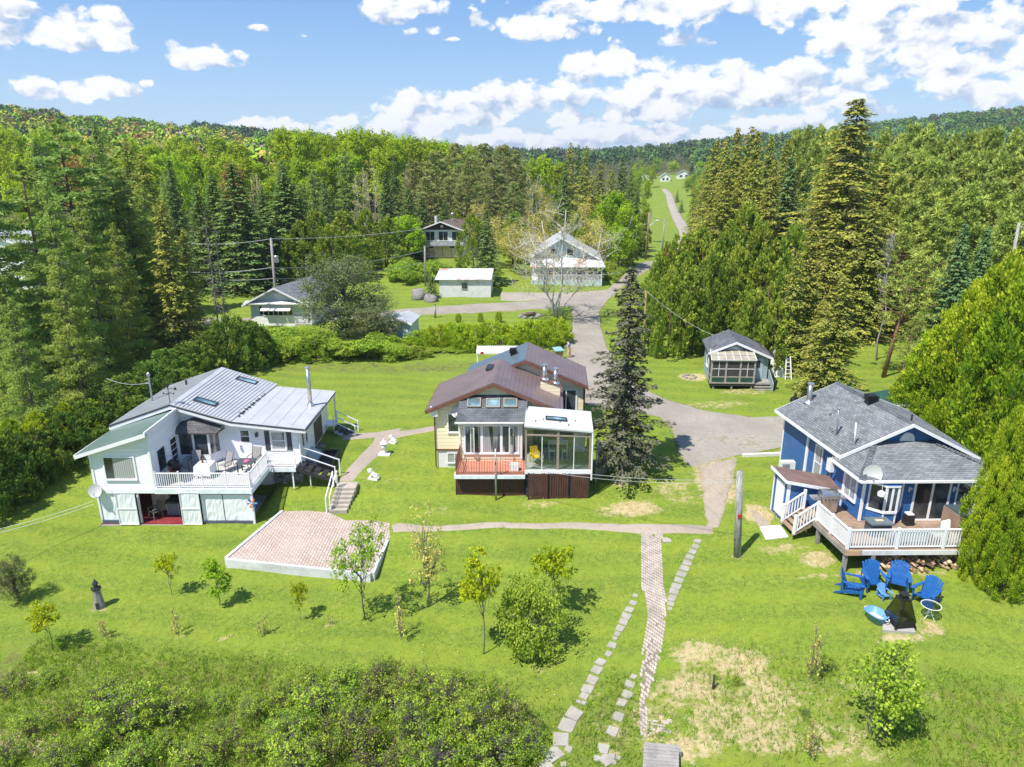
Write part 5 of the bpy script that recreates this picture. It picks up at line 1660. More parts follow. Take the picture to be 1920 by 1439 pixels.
window(H,F,('b',0,-1),w-3,w-2,z0+1.0,z0+2.2)
F=Frame(-13.6,72.0,-14,-6)
H=thing("garden_shed","pale roofed garden shed half hidden in the mixed hedge","shed",(-12,73.5,2.1))
gable_house(H,F,3.3,3.6,2.0,4.0,4.35,2.2,.25,.3,SIDE_TEAL,ROOF_METAL)
MB(F).box(1.0,1.8,-.05,0,2.3,3.8).build("door",WHITE,H)
for(lab,u,v,wd,y,wl,rf)in(("white far house with pale roof at the end of the road",1248,333,6.5,470,WHITE,ROOF_WHITE),("white far house partly behind spruces left of the road's end",1206,330,7.5,480,WHITE,ROOF_METAL),("bluish roofed far house right of the road's end",1282,330,9,480,WHITE,ROOF_SLATE),("grey far house farthest right beyond the road",1312,318,9,520,SIDE_GREY,ROOF_DARK)):
	p=on_plane(u,v,y)
	zz=float(gz(p[0],y))-.3
	F=Frame(p[0]-wd/2,y,0,-10)
	H=thing("far_house",lab,"house",(p[0],y,zz))
	gable_house(H,F,wd,7,zz,zz+3.4,zz+5.6,None,.4,.4,wl,rf)
	window(H,F,('b',0,-1),wd*.2,wd*.4,zz+1.2,zz+2.5)
	window(H,F,('b',0,-1),wd*.6,wd*.8,zz+1.2,zz+2.5)
o=thing("carport","white corrugated canopy with a red end behind the cream house roof","carport",(-.8,57.5,2.0))
a,b=on_plane(893,662,57),on_plane(990,656,58)
mb=MB()
n=24
for k in range(n):
	f,g=k/n,(k+.6)/n
	mb.slab([(a[0]+(b[0]-a[0])*f,57,a[2]),(a[0]+(b[0]-a[0])*g,57,a[2]),(a[0]+(b[0]-a[0])*g,58.6,a[2]+.15),(a[0]+(b[0]-a[0])*f,58.6,a[2]+.15)],(0,0,.05))
mb.slab([(a[0],57,a[2]-.02),(b[0],57,a[2]-.02),(b[0],58.6,a[2]+.13),(a[0],58.6,a[2]+.13)],(0,0,.03))
mb.build("canopy",WHITE,o)
MB().box(a[0]+.35,a[0]+.6,56.93,57.02,a[2]-.1,a[2]+.1).build("red_mark",RED,o)
MB().box(a[0],b[0],56.95,57.0,a[2]-.1,a[2]+.02).build("edge_beam",WHITE,o)
for x in(a[0]+.08,b[0]-.1):
	MB().box(x-.05,x+.05,57.1,57.2,1.9,a[2]).build("post",WHITE,o)
H,F,z0,ze,w=simple_shed("green_shed","dark green shed just visible behind the blue house roof","shed",1662,1735,800,762,46.5,GREENPANEL,GREENPANEL,2.4,.25)
def unit(v):
	return v/(np.linalg.norm(v,axis=-1,keepdims=True)+1e-9)
class Leaves:
	"""collects many small leaf faces as arrays"""
	def __init__(self,seed):
		self.rg=np.random.RandomState(seed)
		self.V,self.T=[],[]
	def add(self,P,along,nrm,ln,wd,tint):
		"""rhombic leaves centred at P, pointing along, facing nrm"""
		P=np.atleast_2d(P)
		n=len(P)
		a=unit(along+0*P)
		b=unit(np.cross(nrm+0*P,a))
		ln=np.broadcast_to(ln,(n,))[:,None]/2
		wd=np.broadcast_to(wd,(n,))[:,None]/2
		q=np.stack([P-a*ln,P+b*wd-a*ln*.1,P+a*ln,P-b*wd-a*ln*.1],1)
		self.V.append(q.reshape(-1,3))
		self.T.append(np.repeat(np.clip(np.broadcast_to(tint,(n,)),0,1),4))
	def clump(self,C,n,rad,ln,wd,up=.4,out=None,tint=(.5,.3),squash=.8):
		"""n leaves scattered in a ball round each centre of C; faces turn outwards and up"""
		rg=self.rg
		C=np.atleast_2d(C)
		m=len(C)
		rad=np.broadcast_to(rad,(m,))
		d=unit(rg.normal(size=(m,n,3)))
		r=rg.uniform(.25,1,(m,n,1))**.6
		off=d*r*rad[:,None,None]
		off[...,2]*=squash
		P=(C[:,None]+off).reshape(-1,3)
		o=d if out is None else d*.6+unit(out)[:,None]*.7
		nr=unit(o+np.array([0,0,up])+rg.normal(size=(m,n,3))*.45).reshape(-1,3)
		al=rg.normal(size=(m*n,3))
		ct=rg.normal(0,tint[1]*.6,(m,1))+rg.normal(0,tint[1]*.6,(m,n))+tint[0]
		k=rg.uniform(.65,1.35,m*n)
		self.add(P,al,nr,ln*k,wd*k,ct.reshape(-1))
	def mesh(self,name,mat):
		V=np.concatenate(self.V)
		T=np.concatenate(self.T)
		n=len(V)//4
		me=bpy.data.meshes.new(name)
		me.vertices.add(len(V))
		me.vertices.foreach_set('co',V.astype(np.float32).ravel())
		me.loops.add(4*n)
		me.loops.foreach_set('vertex_index',np.arange(4*n))
		me.polygons.add(n)
		me.polygons.foreach_set('loop_start',np.arange(0,4*n,4))
		at=me.attributes.new("tint",'FLOAT','POINT')
		at.data.foreach_set('value',T.astype(np.float32))
		me.materials.append(mat)
		me.update()
		return me
def limbs(L,n=5):
	"""tapering branches: list of (points, r0, r1)"""
	mb=MB()
	for pts,r0,r1 in L:
		k=len(pts)
		mb.tube(pts,[r0+(r1-r0)*i/(k-1)for i in range(k)],n,True)
	return mb
def bent(p,q,rg,k=4,w=.08):
	p,q=np.array(p,float),np.array(q,float)
	L=np.linalg.norm(q-p)
	return[p+(q-p)*i/(k-1)+(rg.normal(size=3)*w*L*(0<i<k-1))for i in range(k)]
PROTO={}
def proto(key,trunk_mb,trunk_mat,lv,leaf_mat,h,r):
	V=np.concatenate(lv.V)
	r=float(np.percentile(np.hypot(V[:,0],V[:,1]),97.5))
	h=float(np.percentile(V[:,2],99.9))
	PROTO[key]=(trunk_mb.mesh("trunk",trunk_mat,True),lv.mesh("crown",leaf_mat),h,r)
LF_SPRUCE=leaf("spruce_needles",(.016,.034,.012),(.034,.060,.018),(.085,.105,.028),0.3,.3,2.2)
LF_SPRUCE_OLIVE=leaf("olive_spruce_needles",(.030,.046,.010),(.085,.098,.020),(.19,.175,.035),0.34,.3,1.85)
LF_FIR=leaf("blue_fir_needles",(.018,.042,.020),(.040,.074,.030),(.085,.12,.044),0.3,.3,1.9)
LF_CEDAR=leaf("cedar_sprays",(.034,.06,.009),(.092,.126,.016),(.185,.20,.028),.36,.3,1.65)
LF_CEDAR_DK=leaf("dark_cedar_sprays",(.020,.042,.010),(.045,.075,.013),(.105,.125,.020),0.34,.3,1.9)
LF_CEDAR_BRIGHT=leaf("bright_cedar_sprays",(.055,.098,.008),(.158,.21,.012),(.305,.34,.03),.42,.3,1.35)
LF_PINE=leaf("red_pine_needles",(.030,.042,.015),(.080,.092,.030),(.160,.165,.060),0.34,.3,2.0)
LF_PINE_GREEN=leaf("green_pine_needles",(.036,.052,.014),(.098,.120,.026),(.19,.21,.05),0.36,.3,2.1)
LF_WPINE=leaf("white_pine_needles",(.028,.050,.014),(.068,.100,.026),(.14,.175,.045),0.4,.3,2.1)
LF_LARCH=leaf("fresh_larch_needles",(.062,.090,.02),(.128,.165,.036),(.215,.26,.06),0.45,0.3,1.4)
LF_LARCH_PALE=leaf("pale_green_larch_needles",(.066,.10,.03),(.13,.175,.046),(.22,.265,.08),0.45,0.3,1.35)
LF_ASPEN=leaf("fresh_aspen_leaves",(.085,.130,.010),(.195,.262,.018),(.315,.38,.035),0.5,0.35,1.15)
LF_MAPLE=leaf("yellow_green_maple_leaves",(.13,.165,.008),(.26,.30,.014),(.42,.44,.03),0.5,0.3,0.95)
LF_MAPLE_GR=leaf("bright_green_maple_leaves",(.10,.17,.012),(.19,.285,.02),(.31,.41,.035),0.48,0.3,0.95)
LF_BUSH=leaf("bush_leaves",(.060,.10,.014),(.15,.205,.024),(.28,.33,.05),0.5,.3,1.4)
LF_GREYBUSH=leaf("grey_budding_twigs",(.06,.08,.035),(.12,.145,.06),(.20,.225,.095),.35,.3,.85)
LF_RUST=leaf("reddish_buds",(.10,.045,.02),(.19,.095,.035),(.28,.18,.07),.3,.3,1.2)
LF_TAN=leaf("budding_tan_twigs",(.15,.13,.04),(.26,.225,.065),(.38,.34,.11),0.45,.3,1.4)
LF_DEADSPRUCE=leaf("thin_grey_spruce_needles",(.045,.056,.034),(.10,.110,.066),(.19,.185,.12),.15,.3,.6)
LF_GRASS=leaf("tall_grass",(.05,.10,.010),(.115,.19,.016),(.24,.28,.05),.42,.2,1.15)
LF_DRY=leaf("dry_grass",(.25,.18,.08),(.40,.32,.17),(.52,.45,.28),.3,.2)
def make_spruce(key,h,r,seed,lmat,bmat,whorl=.42,droop=.30,dens=1.0,bare=.04,needle=.34,wid=.13,tip=.9,irregular=.15,spray=.34,up=0.0):
	rg=np.random.RandomState(seed)
	lv=Leaves(seed)
	LB=[]
	z=h*bare
	while z<h*.985:
		f=1-z/h
		Lr=r*(f**tip)*(1+rg.uniform(-irregular,irregular))+.12
		nb=max(5,int(6+5*f))
		a0=rg.rand()*6.28
		for k in range(nb):
			a=a0+2*math.pi*k/nb+rg.uniform(-.25,.25)
			L=Lr*rg.uniform(1-irregular*1.8,1.08)
			if rg.rand()<irregular*.35:
				continue
			d=np.array([math.cos(a),math.sin(a),0])
			dz=droop*rg.uniform(.7,1.3)
			m=max(4,int(L*13*dens))
			s=rg.uniform(.12,1.02,m)**.75
			lat=rg.uniform(-1,1,m)*spray*L*np.clip(1.05-s*.8,.15,1)*np.clip(s*3,.3,1)
			px_=d*(s*L)[:,None]+np.array([-d[1],d[0],0])*lat[:,None]
			zz=z+up*L*s-dz*L*s**1.6+.14*L*np.clip(s-.75,0,1)-np.abs(lat)*.25+rg.normal(0,.05,m)
			P=np.column_stack([px_[:,0],px_[:,1],zz])
			al=d+np.array([-d[1],d[0],0])*(np.sign(lat)*.7)[:,None]+rg.normal(size=(m,3))*.35-np.array([0,0,.35])
			nr=np.array([0,0,1.0])+d*.35+rg.normal(size=(m,3))*.38
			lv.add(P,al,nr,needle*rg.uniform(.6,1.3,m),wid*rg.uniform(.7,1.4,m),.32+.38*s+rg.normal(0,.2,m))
			if L>.7 and k%2==0:
				LB.append(([(0,0,z),tuple(d*L*.5+(0,0,z-dz*L*.3)),tuple(d*L*.92+(0,0,z-dz*L*.88))],.035+.012*L,.008))
		z+=whorl*rg.uniform(.75,1.25)*(.55+.6*f)
	tr=h*.013+.05
	LB.append(([(0,0,-.4),(0,0,h*.4),(0,0,h*.97)],tr,.02))
	proto(key,limbs(LB,5),bmat,lv,lmat,h,r)
def make_cedar(key,h,r,seed,lmat,n=360,per=18,low=.04,shape=.62,ln=.30,wd=.16,rough=.22,trunk=.16,multi=1,top=.9):
	"""dense cedar: upright sprays set over an uneven egg of clumps"""
	rg=np.random.RandomState(seed)
	lv=Leaves(seed)
	ph=rg.rand(8)*6.28
	C,O,R,K=[],[],[],[]
	nl=max(14,n//9)
	for i in range(nl):
		t=((i+rg.rand())/nl)**.9
		a=i*2.4+rg.uniform(-.5,.5)
		prof=(min(1,(t+.12)/.30))**.6*min(1.0,(1-max(t,.28))**shape*1.28)
		rr=r*prof*(.78+rough*rg.uniform(-.8,.8)+.12*math.sin(3*a+6*t+ph[0]))
		lr=(.16*r+.30)*rg.uniform(.65,1.35)*(.45+.7*prof)
		cz=low*h+h*(1-low)*t*.97
		ctr=np.array([rr*math.cos(a),rr*math.sin(a),cz])
		o=np.array([math.cos(a),math.sin(a),.35+t*.5])
		tone=rg.normal(0,.12)
		for q in range(9):
			d=unit(rg.normal(size=3)+o*.9)
			C.append(ctr+d*lr*np.array([1,1,1.35])*rg.uniform(.45,1.0))
			O.append(d*.75+o*.45)
			R.append((.20+.07*r)*rg.uniform(.6,1.25)*(.6+.5*prof))
			K.append(tone)
	n=len(C)
	C,O,R,K=np.array(C),np.array(O),np.array(R),np.array(K)
	m=n
	d=unit(rg.normal(size=(m,per,3)))
	P=C[:,None]+d*R[:,None,None]*rg.uniform(.3,1.0,(m,per,1))*np.array([.8,.8,1.15])
	al=np.array([0,0,.9])+O[:,None]*.75+rg.normal(size=(m,per,3))*.42
	nr=O[:,None]*.8+d*.4+np.array([0,0,.25])+rg.normal(size=(m,per,3))*.4
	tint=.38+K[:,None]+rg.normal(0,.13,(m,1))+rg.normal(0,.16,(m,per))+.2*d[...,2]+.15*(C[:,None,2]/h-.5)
	k=rg.uniform(.6,1.35,(m,per))
	lv.add(P.reshape(-1,3),al.reshape(-1,3),nr.reshape(-1,3),(ln*k).ravel(),(wd*k).ravel(),tint.ravel())
	LB=[]
	for i in range(multi):
		a=6.28*i/max(1,multi)
		o=.22*r*(multi>1)
		LB.append(([(o*math.cos(a),o*math.sin(a),-.3),(o*1.1*math.cos(a),o*1.1*math.sin(a),h*.3),(o*.6*math.cos(a),o*.6*math.sin(a),h*.85)],trunk,.03))
	proto(key,limbs(LB,7),BARK_BROWN,lv,lmat,h,r)
def make_leafy(key,h,r,seed,lmat,bmat,bole=.3,n=120,per=26,clump=.5,ln=.2,wd=.15,column=False,lobes=7,gap=.0,trunk=.10,up=.5,tintv=.28,squash=.8,stems=1,twigs=0):
	"""broadleaf tree: limbs reach out to clumps gathered in uneven lobes"""
	rg=np.random.RandomState(seed)
	lv=Leaves(seed)
	zc,zr=h*(bole+1)/2,h*(1-bole)/2
	lob=[]
	for i in range(lobes):
		t=rg.uniform(-.75,.8)
		a=6.28*i/lobes*1.62+rg.uniform(-.4,.4)
		w=math.sqrt(max(.05,1-t*t))*(1.0 if not column else .8)
		rad=rg.uniform(.35,.6)*(.85 if column else 1)
		lob.append((r*w*.62*math.cos(a),r*w*.62*math.sin(a),zc+zr*t*.88,rad))
	lob.append((0,0,h-zr*.35,.42))
	C,O=[],[]
	while len(C)<n:
		l=lob[rg.randint(len(lob))]
		d=unit(rg.normal(size=3))
		rad=l[3]*r*rg.uniform(.5,1.05)**.5
		p=np.array(l[:3])+d*rad*np.array([1,1,min(1.6,zr/r*(.9 if column else .8))])
		if p[2]<h*bole*.75 or p[2]>h*1.02:
			continue
		C.append(p)
		O.append(d+np.array([0,0,.3]))
	C,O=np.array(C),np.array(O)
	lv.clump(C,per,clump*rg.uniform(.6,1.3,n),ln,wd,up,O,(.45,tintv),squash)
	LB=[]
	for s in range(stems):
		a=6.28*s/stems+rg.rand()
		o=np.array([math.cos(a),math.sin(a),0])*(.10*r if stems>1 else 0)
		o2=np.array([math.cos(a),math.sin(a),0])*(.45*r if stems>1 else .04*r)
		LB.append((bent(o+(0,0,-.25),o2+(0,0,h*.88),rg,5,.025),trunk,trunk*.18))
	for l in lob:
		z0=max(h*bole*.8,l[2]-r*.8)
		LB.append((bent((0,0,z0),l[:3],rg,4,.05),trunk*.5,trunk*.12))
		for q in range(3):
			c=C[rg.randint(len(C))]
			if np.linalg.norm(c-np.array(l[:3]))<r*.8:
				LB.append((bent(l[:3],c,rg,3,.05),trunk*.2,trunk*.06))
	for k in range(twigs):
		c=C[rg.randint(len(C))]
		LB.append((bent((0,0,min(c[2]*.75,h*.8)),c,rg,4,.06),trunk*.22,.008))
	proto(key,limbs(LB,5),bmat,lv,lmat,h,r)
def make_pine(key,h,r,seed,lmat,bmat=None,bole=.35,nb=46,tuft=.42,per=14,needle=.42,wid=.07,flat=.55,lean=0.0,trunk=.16,deadtwigs=10,round_=.55):
	"""pine: limbs lift their ends into rounded tufts of needles"""
	rg=np.random.RandomState(seed)
	lv=Leaves(seed)
	LB=[([(0,0,-.4),(lean*h*.3,0,h*.4),(lean*h,0,h*.97)],trunk,.03)]
	ax=lambda z:np.array([lean*h*(z/h)**1.15,0,z])
	ctr=[]
	for k in range(nb):
		t=(k+rg.rand())/nb
		z=h*(bole+(1-bole)*t*.97)
		L=r*(math.sin(math.pi*(.18+.80*(1-(1-t)**1.25)))**round_)*rg.uniform(.55,1.08)
		a=k*2.399+rg.uniform(-.4,.4)
		d=np.array([math.cos(a),math.sin(a),0])
		e=ax(z)+d*L+(0,0,L*rg.uniform(.05,.35))
		LB.append((bent(ax(z-.1),e,rg,4,.05),.025+.012*L,.012))
		for q in range(rg.randint(5,9)):
			s=rg.uniform(.45,1.05)
			side=rg.uniform(-.4,.4)*L
			ctr.append(ax(z)+d*L*s+np.array([-d[1],d[0],0])*side+(0,0,L*.25*s*s+rg.normal(0,.12+.1*flat)))
	for q in range(6):
		ctr.append(ax(h*.97)+rg.normal(size=3)*.25)
	C=np.array(ctr)
	m=len(C)
	d=unit(rg.normal(size=(m,per,3))*np.array([1,1,.75])+np.array([0,0,.55]))
	R=tuft*rg.uniform(.6,1.25,(m,1,1))
	P=C[:,None]+d*R*.55
	nr=rg.normal(size=(m,per,3))*.6+np.array([0,0,.8])
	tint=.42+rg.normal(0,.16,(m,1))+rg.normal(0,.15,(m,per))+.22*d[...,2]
	lv.add(P.reshape(-1,3),d.reshape(-1,3),nr.reshape(-1,3),np.broadcast_to(needle*R[...,0]/tuft,(m,per)).ravel()*rg.uniform(.7,1.25,m*per),wid*rg.uniform(.7,1.3,m*per),tint.ravel())
	for k in range(deadtwigs):
		z=h*bole*rg.uniform(.35,1.1)
		a=rg.rand()*6.28
		L=rg.uniform(.4,1.0)*r*.6
		LB.append((bent(ax(z),ax(z)+(L*math.cos(a),L*math.sin(a),rg.uniform(-.1,.25)),rg,3,.08),.025,.008))
	proto(key,limbs(LB,6),bmat or BARK_RED,lv,lmat,h,r)
def make_tiered(key,h,r,seed,lmat,bmat,bole=.10,tiers=13,nb=6,needle=.42,wid=.10,dens=1.0,hang=.15,trunk=.26,tip=.55):
	"""white pine or larch: long level branches carry soft feathery sprays"""
	rg=np.random.RandomState(seed)
	lv=Leaves(seed)
	LB=[([(0,0,-.5),(0,0,h*.5),(0,0,h*.98)],trunk,.04)]
	for t in range(tiers):
		f=t/(tiers-1)
		z0=h*(bole+(1-bole)*f*.97)
		for k in range(nb):
			a=t*1.1+6.28*k/nb+rg.uniform(-.4,.4)
			z=z0+rg.uniform(-.5,.5)*h/tiers
			L=(r*(1-f)**tip*rg.uniform(.55,1.1)+.35)
			d=np.array([math.cos(a),math.sin(a),0])
			s_=np.array([-d[1],d[0],0])
			end=d*L+(0,0,z+L*rg.uniform(-.06,.16))
			LB.append((bent((0,0,z),end,rg,4,.04),.03+.012*L,.01))
			m=int(46*L*dens)
			s=rg.uniform(.22,1.05,m)**.8
			lat=rg.normal(0,.20,m)*L*np.clip(1.2-s*.6,.3,1)
			P=np.array([0,0,z])+(end-(0,0,z))*s[:,None]+s_*lat[:,None]
			P[:,2]+=rg.normal(0,.10,m)+.10-hang*rg.rand(m)*np.abs(lat)*2-hang*rg.rand(m)
			al=d*.8+s_*(np.sign(lat)*.6)[:,None]+rg.normal(size=(m,3))*.5+np.array([0,0,.25-hang*1.6])
			nr=np.array([0,0,.8])+rg.normal(size=(m,3))*.6
			lv.add(P,al,nr,needle*rg.uniform(.6,1.3,m),wid*rg.uniform(.6,1.4,m),.42+rg.normal(0,.2,m)+.12*s)
	proto(key,limbs(LB,5),bmat,lv,lmat,h,r)
def make_bare(key,h,r,seed,lmat,bmat,stems=4,nb=9,leafn=900,ln=.12,wd=.09,trunk=.14,spread=.32,twig=60,bud=1.0):
	"""sparse tree with pale stems and a haze of twigs and buds"""
	rg=np.random.RandomState(seed)
	lv=Leaves(seed)
	LB,ends=[],[]
	for s in range(stems):
		a=6.28*s/stems+rg.uniform(-.5,.5)
		d=np.array([math.cos(a),math.sin(a),0])
		hh=h*rg.uniform(.72,1.0)
		pts=bent((d[0]*.1,d[1]*.1,-.2),d*r*spread*rg.uniform(.6,1.5)+(0,0,hh),rg,6,.02)
		LB.append((pts,trunk*rg.uniform(.6,1),.02))
		for k in range(nb):
			f=rg.uniform(.25,.95)
			i=f*5
			p=pts[int(i)]+(pts[min(5,int(i)+1)]-pts[int(i)])*(i%1)
			b=a+rg.uniform(-1.6,1.6)
			L=r*rg.uniform(.35,.8)*(1.15-f*.6)
			e=p+np.array([math.cos(b)*L,math.sin(b)*L,L*rg.uniform(.35,1.0)])
			e[2]=min(e[2],h*1.02)
			br=bent(p,e,rg,4,.06)
			LB.append((br,trunk*.3,.012))
			for q in range(max(1,twig//(nb*stems))):
				j=rg.uniform(.3,1.0)*3
				p2=br[int(min(j,2))]+(br[int(min(j,2))+1]-br[int(min(j,2))])*(j-int(min(j,2)))
				e2=p2+rg.normal(size=3)*r*.16+(0,0,r*.16)
				LB.append((bent(p2,e2,rg,3,.05),.016,.006))
				ends.append((p2,e2))
	E=np.array([e for _,e in ends])
	S=np.array([s for s,_ in ends])
	k=rg.randint(len(E),size=leafn)
	P=S[k]+(E[k]-S[k])*rg.uniform(.2,1.25,(leafn,1))+rg.normal(size=(leafn,3))*.12*bud
	lv.add(P,rg.normal(size=(leafn,3)),rg.normal(size=(leafn,3))+(0,0,.5),ln*rg.uniform(.6,1.4,leafn),wd*rg.uniform(.6,1.4,leafn),.5+rg.normal(0,.25,leafn))
	proto(key,limbs(LB,5),bmat,lv,lmat,h,r)
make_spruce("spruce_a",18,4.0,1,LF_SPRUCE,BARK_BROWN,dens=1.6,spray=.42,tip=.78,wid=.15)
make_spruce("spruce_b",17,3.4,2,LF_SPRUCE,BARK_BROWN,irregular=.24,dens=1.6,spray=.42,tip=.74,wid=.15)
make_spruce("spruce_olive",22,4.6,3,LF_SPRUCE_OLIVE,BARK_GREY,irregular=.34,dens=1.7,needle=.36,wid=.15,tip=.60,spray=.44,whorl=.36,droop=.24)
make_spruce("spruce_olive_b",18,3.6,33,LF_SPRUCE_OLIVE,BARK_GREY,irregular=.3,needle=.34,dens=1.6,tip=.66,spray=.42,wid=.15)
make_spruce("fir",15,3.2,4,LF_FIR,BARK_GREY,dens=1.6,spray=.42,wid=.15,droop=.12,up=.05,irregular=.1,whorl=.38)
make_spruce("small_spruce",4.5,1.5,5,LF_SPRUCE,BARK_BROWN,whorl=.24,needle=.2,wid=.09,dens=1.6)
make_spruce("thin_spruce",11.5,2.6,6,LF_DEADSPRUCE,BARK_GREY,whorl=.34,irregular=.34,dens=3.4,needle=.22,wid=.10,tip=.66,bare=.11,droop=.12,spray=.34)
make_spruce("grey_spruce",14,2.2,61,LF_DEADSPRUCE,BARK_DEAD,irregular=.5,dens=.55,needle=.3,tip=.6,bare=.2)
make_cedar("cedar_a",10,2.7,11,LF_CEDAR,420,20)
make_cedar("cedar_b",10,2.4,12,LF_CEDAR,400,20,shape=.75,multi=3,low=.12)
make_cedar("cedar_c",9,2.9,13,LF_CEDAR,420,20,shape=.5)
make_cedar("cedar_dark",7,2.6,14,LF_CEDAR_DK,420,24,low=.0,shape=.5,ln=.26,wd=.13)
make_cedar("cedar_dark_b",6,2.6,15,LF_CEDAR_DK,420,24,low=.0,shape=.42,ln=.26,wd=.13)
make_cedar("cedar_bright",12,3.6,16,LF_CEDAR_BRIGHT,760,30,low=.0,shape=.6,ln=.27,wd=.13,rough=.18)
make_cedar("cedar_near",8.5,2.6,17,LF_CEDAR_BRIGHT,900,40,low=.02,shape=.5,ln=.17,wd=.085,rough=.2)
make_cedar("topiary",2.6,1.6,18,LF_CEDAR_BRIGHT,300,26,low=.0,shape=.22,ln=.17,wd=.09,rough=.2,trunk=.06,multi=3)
make_leafy("aspen_a",19,3.2,21,LF_ASPEN,BARK_BIRCH,.32,190,26,.75,.34,.28,True,9,trunk=.13)
make_leafy("aspen_b",18,2.8,22,LF_ASPEN,BARK_BIRCH,.25,170,26,.75,.34,.28,True,9,trunk=.12)
make_leafy("maple_big",9,3.2,23,LF_MAPLE_GR,BARK_GREY,.12,200,30,.6,.26,.22,False,10,trunk=.14)
make_leafy("maple_yellow",10,3.6,24,LF_MAPLE_GR,BARK_GREY,.18,190,26,.7,.3,.26,False,11,trunk=.14)
make_leafy("hill_tree",14,4.2,25,LF_ASPEN,BARK_GREY,.08,190,26,1.0,.42,.36,False,11)
make_leafy("tan_tree",13,3.6,26,LF_TAN,BARK_BIRCH,.25,150,22,.9,.26,.18,False,9,trunk=.10,twigs=40)
make_leafy("rust_tree",13,3.6,27,LF_RUST,BARK_GREY,.2,140,22,.9,.32,.24,False,8)
make_leafy("grey_apple",8.5,3.6,28,LF_GREYBUSH,BARK_GREY,.10,420,34,.55,.17,.11,False,18,trunk=.16,twigs=160)
make_leafy("young_maple",3.6,1.05,31,LF_MAPLE,BARK_GREY,.42,90,24,.2,.115,.095,False,8,trunk=.035,twigs=14)
make_leafy("young_maple_b",3.0,.95,32,LF_MAPLE,BARK_GREY,.35,80,22,.2,.115,.095,False,7,trunk=.03,twigs=14)
make_leafy("young_green",2.6,.75,34,LF_MAPLE_GR,BARK_GREY,.22,60,20,.17,.12,.09,True,7,trunk=.03)
make_leafy("round_bush",2.2,1.5,63,LF_BUSH,BARK_GREY,.0,300,26,.27,.10,.075,False,16,trunk=.03,stems=5,twigs=40)
make_leafy("young_ash",3.6,1.25,35,LF_MAPLE_GR,BARK_GREY,.25,130,15,.2,.12,.06,False,9,trunk=.04,twigs=24)
make_leafy("young_tan",4.0,1.15,36,LF_TAN,BARK_GREY,.25,90,10,.2,.10,.07,True,9,trunk=.045,twigs=40)
make_leafy("bush",1.7,1.25,37,LF_BUSH,BARK_GREY,.0,150,17,.17,.085,.06,False,17,trunk=.022,twigs=130,stems=6,tintv=.34)
make_leafy("bush_b",1.5,1.2,38,LF_BUSH,BARK_GREY,.0,120,16,.18,.085,.06,False,15,trunk=.022,twigs=150,stems=7,tintv=.34)
make_bare("brush",1.6,1.1,62,LF_BUSH,BARK_BROWN,8,6,900,.075,.055,.02,.8,240)
make_leafy("bush_leafy",3.2,2.0,39,LF_BUSH,BARK_GREY,.0,220,22,.42,.2,.15,False,12,trunk=.05,stems=4)
make_leafy("lilac",2.5,.95,40,LF_BUSH,BARK_GREY,.03,230,15,.16,.08,.065,True,15,trunk=.02,stems=7,twigs=70)
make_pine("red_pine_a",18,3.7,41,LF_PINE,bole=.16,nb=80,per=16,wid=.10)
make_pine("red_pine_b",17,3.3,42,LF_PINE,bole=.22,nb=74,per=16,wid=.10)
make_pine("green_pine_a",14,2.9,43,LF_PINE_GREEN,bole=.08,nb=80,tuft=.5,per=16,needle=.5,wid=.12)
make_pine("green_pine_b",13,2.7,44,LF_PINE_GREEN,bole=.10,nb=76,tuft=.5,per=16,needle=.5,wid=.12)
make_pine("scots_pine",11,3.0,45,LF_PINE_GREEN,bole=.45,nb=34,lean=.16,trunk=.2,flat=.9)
make_tiered("white_pine",19,4.6,46,LF_WPINE,BARK_BROWN,.08,16,6,.46,.13,1.5,.1,.34)
make_tiered("white_pine_b",17,4.2,47,LF_WPINE,BARK_BROWN,.10,14,6,.46,.13,1.5,.12,.3)
make_tiered("larch",17,3.6,48,LF_LARCH,BARK_GREY,.06,19,6,.36,.10,1.6,.3,.22)
make_tiered("larch_pale",15,2.8,49,LF_LARCH_PALE,BARK_GREY,.03,18,6,.36,.12,1.6,.25,.18)
make_bare("bare_birch",13,4.0,51,LF_TAN,BARK_BIRCH,6,11,3600,.10,.07,.088,.5,600)
make_bare("wood_birch",13,2.6,52,LF_TAN,BARK_BIRCH,4,7,1800,.16,.11,.12,.5,200)
make_bare("sapling",1.9,.6,53,LF_TAN,BARK_GREY,2,6,260,.10,.07,.022,.4,60)
make_bare("dead_tree",12,2.2,54,LF_RUST,BARK_DEAD,1,30,60,.1,.06,.16,.15,90)
PR=random.Random(11)
def stand(key,name,label,cat,group,x,y,h,r=None,rz=None,sink=.1):
	trunk,crown,ph,pr=PROTO[key]
	o=thing(name,label,cat,(x,y,float(gz(x,y))-sink),PR.uniform(0,6.28)if rz is None else rz,group)
	s=h/ph
	sx=s if r is None else r/pr
	o.scale=(sx,sx*PR.uniform(.93,1.07),s)
	link("trunk",trunk,o)
	link("crown",crown,o)
	return o
def plant(key,name,label,cat,group,u,vtop,y,wpx=None,jitter=0.0,rz=None):
	"""a plant whose tip is seen at (u, vtop) and which stands y metres away"""
	p=on_plane(u+PR.uniform(-1,1)*jitter,vtop,y)
	g=float(gz(p[0],p[1]))
	h=max(.5,p[2]-g)
	r=None
	if wpx:
		r=wpx/(F_PX/(y/math.cos(PITCH)*.97))/2
	return stand(key,name,label,cat,group,p[0],p[1],h,r,rz)
